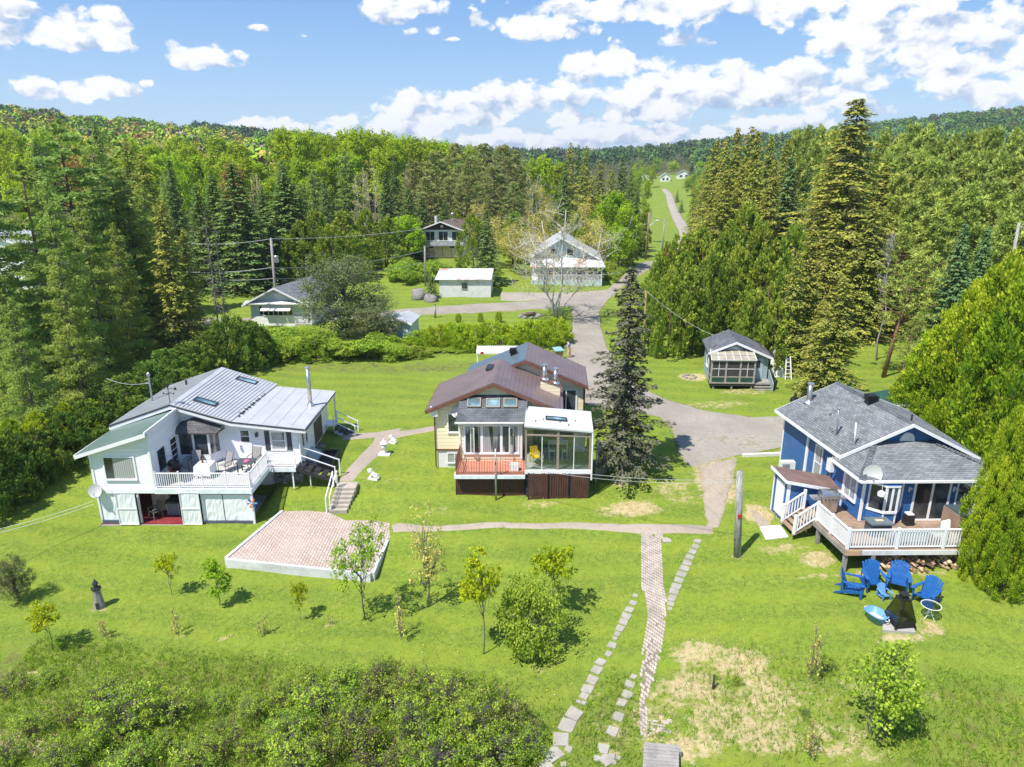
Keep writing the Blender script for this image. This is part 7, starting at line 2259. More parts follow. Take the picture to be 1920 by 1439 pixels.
def flagstones():
	z7=lambda u,v:(960+u/3.0045,960+v/3.0045)
	rows=[("flagstone_path","curving line of pale flagstones left of the brick walkway",[(695,473,26),(681,513,36),(662,552,42),(644,588,44),(626,622,44),(608,656,40),(592,690,30),(580,714,24),(562,752,54),(545,800,44),(500,848,60),(478,893,66),(450,948,70),(425,1000,70),(407,1040,54),(374,1072,30),(405,1080,34),(352,1137,94),(315,1202,98),(275,1280,104),(318,1338,46),(238,1366,108),(188,1432,84),(290,1425,36)]),("flagstone_path","short line of grey flagstones next to the walkway's lower end",[(684,930,36),(665,972,54),(650,1030,60),(618,1075,54),(600,1157,66),(567,1238,74),(515,1335,66),(530,1400,80),(562,1378,40),(478,1390,38),(597,1388,28),(576,1414,26)]),("flagstone_path","narrow diagonal line of flagstones right of the brick walkway",[(1046,166,34),(1034,196,36),(1018,226,38),(1002,256,40),(988,288,42),(972,320,44),(956,352,44),(940,386,46),(925,420,46),(912,452,46),(902,486,44),(894,520,34),(888,548,24),(872,160,44)])]
	for i,(nm,lab,st)in enumerate(rows):
		c0=G(*z7(st[len(st)//2][0],st[len(st)//2][1]))
		H=thing(nm,lab,"path",c0)
		for j,(u,v,s)in enumerate(st):
			rg=np.random.RandomState(i*100+j)
			c=G(*z7(u,v))
			d=c[1]*math.cos(PITCH)+(CAM_H-c[2])*math.sin(PITCH)
			r=s/3.0045*d/F_PX*(.60 if i==0 and j>7 else .63 if i==1 else .76)
			q0,q1=st[max(0,j-1)],st[min(len(st)-1,j+1)]
			g0,g1=G(*z7(q0[0],q0[1])),G(*z7(q1[0],q1[1]))
			a0=math.atan2(g1[1]-g0[1],g1[0]-g0[0])+math.pi/4 if j<len(st)-1 else .8
			n=4
			P=[]
			for k in range(n):
				a=a0+2*math.pi*k/n+rg.uniform(-.11,.11)
				rr=r*rg.uniform(.92,1.1)
				P.append((c[0]+rr*math.cos(a),c[1]+rr*math.sin(a)))
			if rg.rand()<.4:
				m_=(np.array(P[0])+np.array(P[3]))/2+rg.uniform(-.04,.04,2)
				P.append(tuple(m_+(m_-c[:2])*.12))
			NOGRASS.append((c[0],c[1],r*.95))
			zt=float(gz(c[0],c[1]))+.035
			tx,ty=rg.uniform(-.02,.02,2)
			MB().slab([(x,y,zt+(x-c[0])*tx+(y-c[1])*(ty+.03))for x,y in P],(0,0,-.09)).build("flagstone",FLAG,H)
flagstones()
o=MB()
p=G(1240,1430)
P=[G(1207,1404),G(1272,1410),G(1272,1470),G(1203,1466)]
D=thing("dock_ramp","weathered grey boardwalk end at the bottom edge beside the walkway","boardwalk",p)
for k in range(9):
	f,g=k/9,(k+.93)/9
	a,b=P[0]+(P[3]-P[0])*f,P[0]+(P[3]-P[0])*g
	c,d=P[1]+(P[2]-P[1])*g,P[1]+(P[2]-P[1])*f
	MB().slab([a+(0,0,.3),d+(0,0,.3),c+(0,0,.3),b+(0,0,.3)],(0,0,-.06)).build("board",WOOD_GREY,D)
for q in(P[0],P[1]):
	MB().box(q[0]-.05,q[0]+.05,q[1]-.25,q[1]-.1,q[2]-.3,q[2]+.24).build("bearer",WOOD_GREY,D)
def adirondack(label,mat,loc,rz,s,group,cat="chair"):
	H=thing("adirondack_chair",label,cat,loc,rz,group)
	H.scale=(s,s,s)
	b=(0,0,0)
	def part(name,mb):
		link(name,mb.mesh(name,mat),H)
	for k in range(5):
		y=-.34+k*.115
		z=.36-k*.035
		part("seat_slat",MB().slab([(-.27,y,z),(.27,y,z),(.27,y+.10,z-.03),(-.27,y+.10,z-.03)],(0,0,.025)))
	for k in range(7):
		f=(k-3)/3
		top=.98-.13*f*f
		x0,x1=f*.22,f*.30
		q=[(x0-.036,.20,.20),(x0+.036,.20,.20),(x1+.045,.50,top),(x1+.015,.515,top+.02),(x1-.015,.515,top+.02),(x1-.045,.50,top)]
		part("back_slat",MB().slab(q,(0,.025,.01)))
	part("back_rail",MB().beam((-.33,.42,.58),(.33,.42,.58),.05,.07))
	part("back_rail",MB().beam((-.26,.27,.30),(.26,.27,.30),.05,.07))
	for sx in(-1,1):
		part("arm",MB().slab([(sx*.29,.45,.58),(sx*.37,.46,.58),(sx*.45,-.1,.59),(sx*.45,-.36,.60),(sx*.40,-.42,.60),(sx*.30,-.40,.60),(sx*.30,-.1,.59)],(0,0,.03)))
		part("leg",MB().slab([(sx*.32,-.36,0),(sx*.32,-.26,0),(sx*.32,-.26,.59),(sx*.32,-.36,.59)],(sx*.03,0,0)))
		part("side_rail",MB().slab([(sx*.29,-.40,.36),(sx*.29,-.40,.24),(sx*.29,.62,0),(sx*.29,.70,0),(sx*.29,.62,.07),(sx*.29,.2,.26)],(sx*.025,0,0)))
		part("leg",MB().slab([(sx*.32,.36,.1),(sx*.32,.44,.1),(sx*.32,.46,.58),(sx*.32,.38,.58)],(sx*.025,0,0)))
	return H
fire=G(1686,1172)
GR="blue chairs round the fire pit"
for lab,u,v,s,tgt in(("blue slatted garden chair furthest left, seen from its side",1598,1112,1.12,(1760,1150)),("blue slatted garden chair second from left beside the pale child's chair",1636,1103,1.14,(1668,1160)),("blue slatted garden chair directly behind the fire pit",1682,1104,1.14,(1676,1180)),("blue slatted garden chair on the right next to the glass table",1733,1130,1.12,(1670,1175))):
	p,q=G(u,v),G(*tgt)
	d=q-p
	adirondack(lab,BLUE_RESIN,p,math.atan2(d[0],-d[1]),s,GR)
p=G(1657,1122)
adirondack("small pale blue child's chair between the bigger blue chairs",BLUE_LIGHT,p,.15,.60,GR)
def fire_pit():
	c=G(1685,1172)
	z=c[2]
	S=MB()
	P=[G(1656,1150),G(1700,1148),G(1716,1190),G(1654,1186)]
	o=MB().slab([q+(0,0,.12)for q in P],(0,0,-.3)).build("concrete_pad",CONC)
	tag(o,"small square concrete pad under the steel fire pit","slab")
	H=thing("fire_pit","black mesh outdoor fireplace with tapering hood on a concrete pad","fireplace",(c[0],c[1],z+.12),.08)
	def part(n,mb,m=BLACK):
		link(n,mb.mesh(n,m),H)
	w,h0=.42,.28
	mesh_=glass_clear("fine_steel_mesh",(.66,.66,.66),.05)
	part("fire_bowl",MB().box(-w,w,-w,w,.08,.12).box(-w,w,-w,-w+.03,.08,h0).box(-w,w,w-.03,w,.08,h0).box(-w,-w+.03,-w,w,.08,h0).box(w-.03,w,-w,w,.08,h0))
	part("ash",MB().blob((0,0,.10),.26,4,.2,squash=(1.2,1,.4)),paint("wood_ash",(.30,.26,.2),.9,.3,9))
	t,zt=.19,1.18
	for sx in(-1,1):
		for sy in(-1,1):
			part("hood_strut",MB().beam((sx*w,sy*w,h0),(sx*t,sy*t,zt),.045,.045))
			part("foot",MB().box(sx*w-.04,sx*w+.04,sy*w-.04,sy*w+.04,0,.09))
	for(a,b)in(((-1,-1),(1,-1)),((1,-1),(1,1)),((1,1),(-1,1)),((-1,1),(-1,-1))):
		part("mesh_panel",MB().slab([(a[0]*w,a[1]*w,h0),(b[0]*w,b[1]*w,h0),(b[0]*t,b[1]*t,zt),(a[0]*t,a[1]*t,zt)],(0,0,.006)),mesh_)
		part("rim",MB().beam((a[0]*w,a[1]*w,h0),(b[0]*w,b[1]*w,h0),.05,.05))
		part("rim",MB().beam((a[0]*t,a[1]*t,zt),(b[0]*t,b[1]*t,zt),.05,.05))
	part("chimney_cap",MB().box(-t-.03,t+.03,-t-.03,t+.03,zt,zt+.05).box(-.13,.13,-.13,.13,zt+.05,zt+.20).box(-.17,.17,-.17,.17,zt+.20,zt+.24))
fire_pit()
def blue_tub():
	c=G(1642,1163)
	H=thing("plastic_tub","open light blue plastic tub on the grass beside the fire pit","tub",c,-1.15)
	o,i=[],[]
	n=20
	def ring(a,b,z):
		return[(a*abs(math.cos(2*math.pi*k/n))**.7*np.sign(math.cos(2*math.pi*k/n)),b*abs(math.sin(2*math.pi*k/n))**.7*np.sign(math.sin(2*math.pi*k/n)),z)for k in range(n)]
	R=[ring(.38,.27,0),ring(.46,.35,.36),ring(.50,.39,.36),ring(.50,.39,.39),ring(.45,.34,.39),ring(.37,.26,.04)]
	V=[p for r in R for p in r]
	F_=[]
	for j in range(len(R)-1):
		for k in range(n):
			F_.append((j*n+k,j*n+(k+1)%n,(j+1)*n+(k+1)%n,(j+1)*n+k))
	F_.append(tuple(range(5*n,6*n)))
	F_.append(tuple(range(n))[::-1])
	link("basin",MB()._add(V,F_).mesh("basin",BLUE_LIGHT,True),H)
	link("sandy_water",MB().slab(ring(.37,.225,.12),(0,0,.02)).mesh("sandy_water",paint("sand",(.55,.45,.36),.8,.1,4)),H)
	for s in(-1,1):
		link("handle",MB().tube([(s*.5,-.1,.33),(s*.57,-.08,.31),(s*.57,.08,.31),(s*.5,.1,.33)],.018,6).mesh("handle",WHITE),H)
blue_tub()
def glass_table():
	c=G(1741,1160)
	H=thing("glass_table","small round glass patio table with white wire legs","table",c)
	link("table_top",MB().lathe((0,0,.66),[(0.01,0),(.38,0),(.38,.012),(.01,.012)],28).mesh("table_top",glass_clear("frosted_glass",(.78,.86,.88),1.2)),H)
	link("rim",MB().tube([(.385*math.cos(a),.385*math.sin(a),.665)for a in np.linspace(0,2*math.pi,29)],.016,6).mesh("rim",WHITE),H)
	for k in range(4):
		a=k*math.pi/2+.4
		d=np.array([math.cos(a),math.sin(a),0])
		link("leg",MB().tube([d*.30+(0,0,0),d*.12+(0,0,.22),d*.05+(0,0,.40),d*.14+(0,0,.58),d*.36+(0,0,.655)],.013,6).mesh("leg",WHITE),H)
	link("ring",MB().tube([(.14*math.cos(a),.14*math.sin(a),.22)for a in np.linspace(0,2*math.pi,17)],.011,6).mesh("ring",WHITE),H)
glass_table()
def firewood():
	F=Frame(17.45,32.08,.8,6.6)
	rg=np.random.RandomState(9)
	mb=MB(F)
	for k in range(430):
		x=rg.uniform(-.35,6.6)
		hmax=.62+.1*math.sin(x*3)
		z=rg.rand()**.9*hmax
		y=-2.55+.75*rg.rand()-.30*(1-z/.7)
		w_=F.pt(x,y)
		g=float(gz(w_[0],w_[1]))
		a=rg.uniform(-.5,.5)
		L,r=rg.uniform(.17,.24),rg.uniform(.045,.085)
		d=np.array([math.sin(a),-math.cos(a),rg.uniform(-.25,.25)])*L
		c=np.array([x,y,g+.05+z])
		t=rg.rand()*3
		P=[c-d+r*np.array([math.cos(t+q),0,math.sin(t+q)])for q in(0,2.1,4.2)]
		mb.cur=rg.randint(3)
		mb.slab(P,d*2)
	mb.cur=0
	o=mb.build("firewood_pile",[paint("split_wood",(.50,.32,.17),.8,.2,6),paint("dark_firewood",(.24,.16,.11),.85,.2,6),paint("pale_firewood",(.60,.45,.30),.8,.2,6)],base=None)
	tag(o,"long low heap of split firewood under the front of the blue house's deck","firewood",None,"stuff")
firewood()
FR=Frame(17.45,32.08,.8,6.6)
DK=2.66
def grill_steel():
	p=FR.pt(-1.15,.95,DK)
	H=thing("barbecue","large stainless steel gas barbecue on the blue house's deck","barbecue",p,.05)
	def part(n,mb,m=STEEL,sm=False):
		link(n,mb.mesh(n,m,sm),H)
	part("cabinet",MB().box(-.42,.42,-.26,.26,.08,.80))
	for x in(-.40,.01):
		part("door",MB().box(x,x+.39,-.285,-.262,.12,.74))
		part("handle",MB().tube([(x+(.33 if x<0 else .06),-.31,.35),(x+(.33 if x<0 else .06),-.31,.6)],.014,6))
	for s in(-1,1):
		part("side_shelf",MB().box(min(s*.43,s*.86),max(s*.43,s*.86),-.26,.26,.80,.86))
	part("control_panel",MB().box(-.44,.44,-.34,-.26,.76,.90))
	for k in range(4):
		part("knob",MB().tube([(-.27+k*.18,-.34,.83),(-.27+k*.18,-.38,.83)],.032,10),BLACKP)
	prof=[(-.30,.90),(-.31,1.02),(-.25,1.16),(-.12,1.24),(.08,1.26),(.22,1.20),(.28,1.06),(.28,.90)]
	part("hood",MB().slab([(-.42,y,z)for y,z in prof],(.84,0,0)))
	part("hood_handle",MB().tube([(-.34,-.35,1.08),(.34,-.35,1.08)],.018,8))
	for x in(-.36,.36):
		for y in(-.2,.2):
			part("caster",MB().tube([(x-.02,y,.045),(x+.02,y,.045)],.045,10),BLACKP)
grill_steel()
def box_thing(name,label,cat,F,x0,x1,y0,y1,z0,z1,parts,rz=0):
	c=F.pt((x0+x1)/2,(y0+y1)/2,z0)
	H=thing(name,label,cat,c)
	for n,m,(a,b,cc,d,e,f)in parts:
		MB(F).box(x0+(x1-x0)*a,x0+(x1-x0)*b,y0+(y1-y0)*cc,y0+(y1-y0)*d,z0+(z1-z0)*e,z0+(z1-z0)*f).build(n,m,H)
	return H
DARKBLUE=paint("slate_table",(.06,.085,.10),.4,.1,3,dirt=(.16,.17,.17),dirt_amt=.5)
box_thing("fire_table","slate grey square fire table on the blue house's deck","table",FR,-.45,.65,-1.75,-1.0,DK,DK+.72,[("base",DARKBLUE,(.08,.92,.08,.92,0,.88)),("table_top",paint("slate_top",(.13,.16,.17),.4,.1,3),(0,1,0,1,.88,1)),("burner_tray",WOOD_PLY,(.35,.68,.4,.62,1.0,1.04))])
def lounge_sofa(label,x0,x1,y0,y1,back):
	H=thing("outdoor_sofa",label,"sofa",FR.pt((x0+x1)/2,(y0+y1)/2,DK),0,"seats on the blue house's deck")
	MB(FR).box(x0,x1,y0,y1,DK+.06,DK+.30).build("base",MESHGREY,H)
	for q in(0,1):
		MB(FR).box(x0+.05+q*(x1-x0-.1)/2,x0+.03+(q+1)*(x1-x0-.1)/2,y0+.05,y1-.05,DK+.30,DK+.46).build("seat_cushion",CUSHION,H)
	if back=='y0':
		MB(FR).box(x0,x1,y0,y0+.14,DK+.06,DK+.78).build("backrest",CLOTH,H)
	else:
		MB(FR).box(x0,x0+.14,y0,y1,DK+.06,DK+.78).build("backrest",CLOTH,H)
	for x in(x0,x1-.1):
		MB(FR).box(x,x+.1,y0,y1,DK+.06,DK+.58).build("armrest",MESHGREY,H)
lounge_sofa("white backed low outdoor sofa behind the front railing",.1,1.7,-2.65,-1.95,'y0')
lounge_sofa("small grey lounge seat facing the fire table",1.95,2.75,-2.45,-1.75,'y0')
MB_=MB(FR).slab([(2.65,-2.15,DK+.5),(3.15,-2.0,DK+.55),(3.2,-1.85,DK+.95),(2.7,-2.0,DK+.92)],(0,.1,.03))
tag(MB_.build("white_cushion",CLOTH),"loose white cushion propped on the grey lounge seat","cushion")
box_thing("planter","round dark wicker bin beside the sliding door","bin",FR,2.02,2.4,-.62,-.24,DK,DK+.62,[("body",BLACKP,(0,1,0,1,0,.9)),("lid",CLOTH,(.1,.9,.1,.9,.9,1.0))])
def bar_table():
	H=thing("bar_table","long black topped bar table in front of the sliding door","table",FR.pt(4.6,-1.4,DK))
	for(a,b)in((-1.9,-1.13),(-1.10,-.33)):
		MB(FR).slab([(3.95,a,DK+.98),(4.75,a,DK+.98),(4.75,b,DK+.98),(3.95,b,DK+.98)],(0,0,.05)).build("table_top",DARKBLUE,H)
	MB(FR).box(3.92,4.0,-1.9,-.33,DK,DK+.98).build("side_panel",WOOD_DECK,H)
	for(x,y)in((4.68,-1.85),(4.68,-.38)):
		MB(FR).box(x-.04,x+.04,y-.04,y+.04,DK,DK+.98).build("leg",BLACKP,H)
bar_table()
for i,y in enumerate((-.75,-1.3,-1.8)):
	H=thing("bar_stool","pale blue bar stool tucked at the long black bar table","stool",FR.pt(4.35,y,DK),0,"bar stools at the black bar table")
	MB(FR).box(4.15,4.55,y-.18,y+.18,DK+.66,DK+.73).build("seat",paint("pale_blue_seat",(.40,.48,.66),.5),H)
	for(dx,dy)in((-.16,-.14),(.16,-.14),(-.16,.14),(.16,.14)):
		MB(FR).beam((4.35+dx,y+dy,DK),(4.35+dx*.8,y+dy*.8,DK+.66),.035,.035,(1,0,0)).build("leg",ALU,H)
P=[G(1424,990),G(1463,986),G(1478,1008),G(1436,1013)]
tag(MB().slab([q+(0,0,.05)for q in P],(0,0,-.15)).build("paving_slab",CONC_WHITE),"pale concrete slab at the foot of the blue house's deck steps","slab")
a,b=G(1392,856),G(1490,852)
tag(MB().beam(a+(0,0,.06),b+(0,0,.06),.22,.2).build("kerb",CONC_WHITE),"pale concrete kerb between driveway and the blue house's lawn","kerb")
DL=2.41
def grill_black():
	H=thing("barbecue","black barbecue with red front on the white house's deck","barbecue",(-19.3,37.35,DL),-.9)
	def part(n,mb,m=BLACK):
		link(n,mb.mesh(n,m),H)
	part("cart",MB().box(-.36,.36,-.24,.24,.1,.74))
	part("front_panel",MB().box(-.37,.37,-.29,-.24,.62,.84),RED)
	prof=[(-.28,.84),(-.29,.96),(-.2,1.12),(0,1.19),(.2,1.13),(.28,.98),(.28,.84)]
	part("hood",MB().slab([(-.38,y,z)for y,z in prof],(.76,0,0)))
	for s in(-1,1):
		part("side_shelf",MB().box(min(s*.39,s*.72),max(s*.39,s*.72),-.22,.22,.78,.82))
		part("leg",MB().box(s*.3-.03,s*.3+.03,-.2,.2,0,.1))
	part("hood_handle",MB().tube([(-.3,-.33,.98),(.3,-.33,.98)],.018,8),STEEL)
grill_black()
def sling_chair(label,x,y,rz):
	H=thing("patio_chair",label,"chair",(x,y,DL),rz,"sling chairs on the white house's deck")
	def part(n,mb,m):
		link(n,mb.mesh(n,m),H)
	part("seat",MB().slab([(-.26,-.26,.42),(.26,-.26,.42),(.26,.22,.39),(-.26,.22,.39)],(0,0,.02)),MESHGREY)
	part("backrest",MB().slab([(-.26,.2,.42),(.26,.2,.42),(.26,.42,1.08),(-.26,.42,1.08)],(0,.02,0)),MESHGREY)
	for s in(-1,1):
		part("armrest",MB().tube([(s*.3,.3,.66),(s*.32,-.1,.66),(s*.32,-.3,.62)],.02,6),BLACKP)
		part("leg",MB().tube([(s*.32,-.3,.62),(s*.3,-.28,0)],.018,6),BLACKP)
		part("leg",MB().tube([(s*.3,.3,.66),(s*.3,.4,0)],.018,6),BLACKP)
		part("frame",MB().tube([(s*.28,-.28,.42),(s*.28,.2,.40),(s*.28,.43,1.1)],.018,6),BLACKP)
sling_chair("grey sling chair with its back to the bay window",-18.75,38.75,.1)
sling_chair("grey sling chair turned sideways beside the white cloth table",-16.9,38.55,-.5)
sling_chair("grey sling chair behind the dark square table",-15.45,39.3,-.2)
H=thing("cloth_table","square table under a white cloth in the middle of the deck","table",(-17.85,37.95,DL))
MB().box(-18.3,-17.4,37.5,38.4,DL+.70,DL+.74).build("table_top",CLOTH,H)
rg=np.random.RandomState(3)
V,Fc=[],[]
n=40
per=[(-.46,-.46),(.46,-.46),(.46,.46),(-.46,.46)]
for k in range(n):
	e=k*4/n
	i,f=int(e),e-int(e)
	x=per[i][0]+(per[(i+1)%4][0]-per[i][0])*f
	y=per[i][1]+(per[(i+1)%4][1]-per[i][1])*f
	V.append((-17.85+x,37.95+y,DL+.74))
	w_=1.06+.05*math.sin(k*2.1)
	V.append((-17.85+x*w_,37.95+y*w_,DL+.18+.03*math.sin(k*1.3)))
for k in range(n):
	a,b=2*k,2*((k+1)%n)
	Fc.append((a,a+1,b+1,b))
MB()._add(V,Fc).build("tablecloth",CLOTH,H)
H=thing("bottle_vase","small dark vase standing on the white cloth table","vase",(-18.0,38.05,DL+.75))
link("vase_body",MB().lathe((0,0,0),[(.05,0),(.07,.08),(.03,.2),(.03,.26)],12).mesh("vase_body",GUTTER,True),H)
link("flower",MB().blob((0,0,.36),.08,2,.3).mesh("flower",BLACKP),H)
H=thing("square_table","dark square patio table with a pink cloth at the deck's right side","table",(-15.6,38.35,DL))
MB().box(-16.1,-15.1,37.95,38.8,DL+.68,DL+.73).build("table_top",paint("charcoal_table",(.07,.08,.09),.5),H)
for(x,y)in((-16.0,38.05),(-15.2,38.05),(-16.0,38.7),(-15.2,38.7)):
	MB().box(x-.03,x+.03,y-.03,y+.03,DL,DL+.68).build("leg",BLACKP,H)
tag(MB().blob((-15.55,38.35,DL+.76),.14,3,.2,squash=(1.4,1,.4)).build("pink_cloth",PINK),"crumpled pink cloth lying on the dark square table","cloth")
tag(MB().box(-19.6,-18.6,38.95,39.5,DL,DL+.55).build("storage_bench",paint("grey_storage",(.30,.33,.35),.6,.06)),"grey storage box under the bay window of the white house","box")
H=thing("hot_tub","square grey hot tub with dark cover in the lower storey of the white house","hot tub",(-19.35,38.0,.23))
MB().box(-20.05,-18.62,37.2,38.7,.23,.98).build("tub_body",TUB,H)
MB().box(-20.1,-18.57,37.15,38.75,.98,1.1).build("cover",TUBCOVER,H)
for x in(-20.0,-19.34,-18.7):
	MB().box(x-.025,x+.025,37.165,37.2,.25,.97).build("corner_trim",paint("tub_trim",(.28,.32,.38),.5),H)
def plastic_chair(label,x,y,z,rz,mat):
	H=thing("plastic_chair",label,"chair",(x,y,z),rz)
	def part(n,mb):
		link(n,mb.mesh(n,mat),H)
	part("seat",MB().slab([(-.25,-.25,.42),(.25,-.25,.42),(.22,.22,.39),(-.22,.22,.39)],(0,0,.03)))
	for k in range(5):
		x_=-.2+k*.1
		part("back_slat",MB().slab([(x_-.035,.2,.42),(x_+.035,.2,.42),(x_+.03,.34,.92),(x_-.03,.34,.92)],(0,.02,0)))
	part("top_rail",MB().beam((-.24,.35,.92),(.24,.35,.92),.04,.08))
	for s in(-1,1):
		part("armrest",MB().slab([(s*.24,.28,.62),(s*.31,.28,.62),(s*.31,-.26,.63),(s*.24,-.26,.63)],(0,0,.03)))
		part("leg",MB().beam((s*.27,-.24,0),(s*.27,-.22,.63),.05,.05,(1,0,0)))
		part("leg",MB().beam((s*.25,.3,0),(s*.25,.24,.6),.05,.05,(1,0,0)))
plastic_chair("grey plastic armchair standing by the open lower storey of the white house",-20.6,36.9,.23,-.6,paint("olive_grey_plastic",(.16,.17,.15),.5))
H=thing("garden_spinner","coloured pinwheel ornament fixed to the white house's deck post","pinwheel",(-14.62,36.1,1.55))
for k in range(6):
	a=k*math.pi/3
	d,e=np.array([math.cos(a),0,math.sin(a)]),np.array([-math.sin(a),0,math.cos(a)])
	link("petal",MB().slab([(0,0,0),tuple(d*.26+e*.08),tuple(d*.32),tuple(d*.22-e*.05)],(0,-.02,0)).mesh("petal",[BLUE_LIGHT,ORANGE,BLUE_RESIN][k%3]),H)
link("hub",MB().blob((0,-.03,0),.05,1,0).mesh("hub",YELLOW),H)
c=G(622,840)
H=thing("planter_box","empty dark wooden planter box against the white house's side","planter",(-11.75,41.9,float(gz(-11.75,41.9))),.0)
zz=float(gz(-11.75,41.9))
for(a,b,c_,d)in((-12.2,-11.25,40.95,41.05),(-12.2,-11.25,42.85,42.95),(-12.2,-12.1,41.05,42.85),(-11.35,-11.25,41.05,42.85)):
	MB().box(a,b,c_,d,zz-.1,zz+.55).build("plank",DARKTRIM,H)
MB().box(-12.1,-11.35,41.05,42.85,zz-.1,zz+.4).build("soil",paint("dark_soil",(.04,.028,.02),.95,.3,5),H)
def lion(label,u,v,rz,s=1.0,plinth=False):
	c=G(u,v)
	H=thing("lion_statue",label,"statue",c,rz,"white stone lions along the garden path")
	H.scale=(s,s,s)
	def part(n,mb,m=CONC_WHITE,sm=True):
		link(n,mb.mesh(n,m,sm),H)
	part("plinth",MB().box(-.28,.38,-.2,.2,-.05,.08),CONC_WHITE,False)
	mb=MB().tube([(-.24,0,.22),(-.08,0,.26),(.1,0,.32),(.2,0,.44),(.24,0,.52)],[.12,.14,.15,.14,.1],10)
	part("body",mb)
	part("mane",MB().blob((.24,0,.53),.17,3,.12))
	part("head",MB().blob((.33,0,.55),.11,4,.06,squash=(1.2,.9,.95)))
	for sy in(-1,1):
		part("foreleg",MB().tube([(.14,sy*.09,.3),(.22,sy*.1,.12),(.36,sy*.1,.1)],[.06,.05,.045],8))
		part("haunch",MB().blob((-.16,sy*.1,.2),.12,6,.08,squash=(1.2,.7,1)))
	part("tail",MB().tube([(-.3,0,.18),(-.38,.08,.14),(-.3,.17,.12)],[.04,.03,.03],6))
lion("white lion statue furthest back beside the garden path",738,831,2.6,.8)
lion("white lion statue lying alone on the lawn below the path",702,898,2.9,.95)
c=G(721,852)
H=thing("garden_lantern","white stone garden lantern on a square base beside the path","lantern",c)
for n_,mb in(("base",MB().box(-.38,.38,-.3,.3,-.05,.06)),("column",MB().lathe((0,0,.06),[(.12,0),(.09,.1),(.09,.3),(.14,.4)],10)),("lamp_house",MB().lathe((0,0,.46),[(.16,0),(.2,.06),(.18,.3),(.22,.32)],8)),("roof",MB().lathe((0,0,.78),[(.28,0),(.2,.1),(.06,.22),(.05,.3)],8))):
	link(n_,mb.mesh(n_,CONC_WHITE),H)
def lighthouse():
	c=G(187,1138)
	t=on_plane(180,1086,c[1])
	s=(t[2]-c[2])/1.75
	H=thing("lighthouse_ornament","weathered grey wooden lighthouse ornament standing on the left lawn","ornament",c,.2)
	H.scale=(s,s,s)
	def part(n,mb,m=WOOD_GREY):
		link(n,mb.mesh(n,m),H)
	R=lambda r,z:(r,z)
	part("tower",MB().lathe((0,0,0),[(.32,-.05),(.30,.1),(.19,1.12)],8))
	part("gallery",MB().lathe((0,0,1.12),[(.24,0),(.26,.03),(.26,.08),(.14,.09)],8),DARKTRIM)
	part("lantern_room",MB().lathe((0,0,1.21),[(.12,0),(.12,.24)],8),paint("smoky_glass",(.06,.07,.08),.15))
	part("roof",MB().lathe((0,0,1.45),[(.17,0),(.15,.05),(.05,.2),(.02,.3)],8),DARKTRIM)
	part("door",MB().box(-.07,.07,-.315,-.25,.05,.4),DARKTRIM)
	for k in range(8):
		a=2*math.pi*k/8
		part("baluster",MB().box(.23*math.cos(a)-.012,.23*math.cos(a)+.012,.23*math.sin(a)-.012,.23*math.sin(a)+.012,1.2,1.32),DARKTRIM)
lighthouse()
def pole(name,label,cat,u,vb,ut,vt,r,mat,group=None,y=None):
	b=G(u,vb)if y is None else None
	if y is not None:
		x=on_plane(u,vb,y)[0]
		b=np.array([x,y,float(gz(x,y))])
	t=on_plane(ut,vt,b[1])
	H=thing(name,label,cat,b,0,group)
	MB().tube([b-(0,0,.4),b+(t-b)*.5,t],[r,r*.93,r*.8],12).build("pole_shaft",mat,H,True)
	return H,b,t
POLE={}
H,b,t=pole("utility_pole","short weathered grey pole on the lawn left of the blue shed","pole",1383,1043,1387,884,.19,POLEWOOD)
POLE['short']=t
m=b+(t-b)*.5
link("marker",MB().box(-.1,.1,-.21,-.17,-.08,.08).mesh("marker",RED),H,Vector(m-b))
H,b,t=pole("service_mast","slim galvanised mast in front of the cream house's balcony","pole",930,938,929,842,.06,SPOKE)
t=on_plane(929,843,b[1])
POLE['mast']=t
mb=MB().tube([t-(0,0,.95),t-(.0,.12,.9),t-(0,.12,.75)],.03,6)
mb.build("insulator",BLACKP,H)
H,b,t=pole("utility_pole","grey utility pole with a transformer beyond the grey house","pole",515,540,508,448,.17,POLEWOOD,y=84)
POLE['tr']=t
MB().lathe(t+(.42,-.1,-2.75),[(.25,0),(.27,.05),(.27,.75),(.2,.82)],14).build("transformer",ALU,H)
MB().beam(t+(0,0,-2.2),t+(.42,-.1,-2.2),.06,.1).build("bracket",SPOKE,H)
MB().tube([t,t+(0,0,.15)],.05,6).build("insulator",LAMP,H)
H,b,t=pole("utility_pole","grey utility pole behind the tin roofed shed","pole",797,515,796,462,.15,POLEWOOD,y=99)
POLE['shed']=t
H,b,t=pole("utility_pole","brown utility pole with a street lamp left of the gravel road","pole",1210,487,1218,398,.19,POLEBROWN)
POLE['brown']=t
L=on_plane(1233,414,b[1])
MB().tube([t-(0,0,2.6),t+(L-t)*.5-(0,0,1.2),L+(-.3,0,.1)],.05,6).build("lamp_arm",ALU,H)
MB().blob(tuple(L),.25,2,.05,squash=(1.8,.8,.5)).build("lamp_head",LAMP,H,True)
MB().tube([t+(.25,0,-.1),t+(.25,0,-1.6)],.08,6).build("side_pole",POLEWOOD,H)
H,b,t=pole("utility_pole","grey utility pole right beside the gravel road","pole",1241,478,1246,412,.16,POLEWOOD)
POLE['grey']=t
H,b,t=pole("utility_pole","pale pole with a small lamp right of the grey spruce","pole",1208,668,1211,545,.10,POLEBROWN)
POLE['drive']=t
L=on_plane(1207,612,b[1])
MB().lathe(L-(.1,.05,.1),[(.2,0),(.12,.12),(.05,.2)],12).build("lamp_shade",LAMP,H)
H,b,t=pole("utility_pole","leaning grey pole above the yellow green hedge at the right edge","pole",1896,520,1911,418,.14,POLEWOOD,y=60)
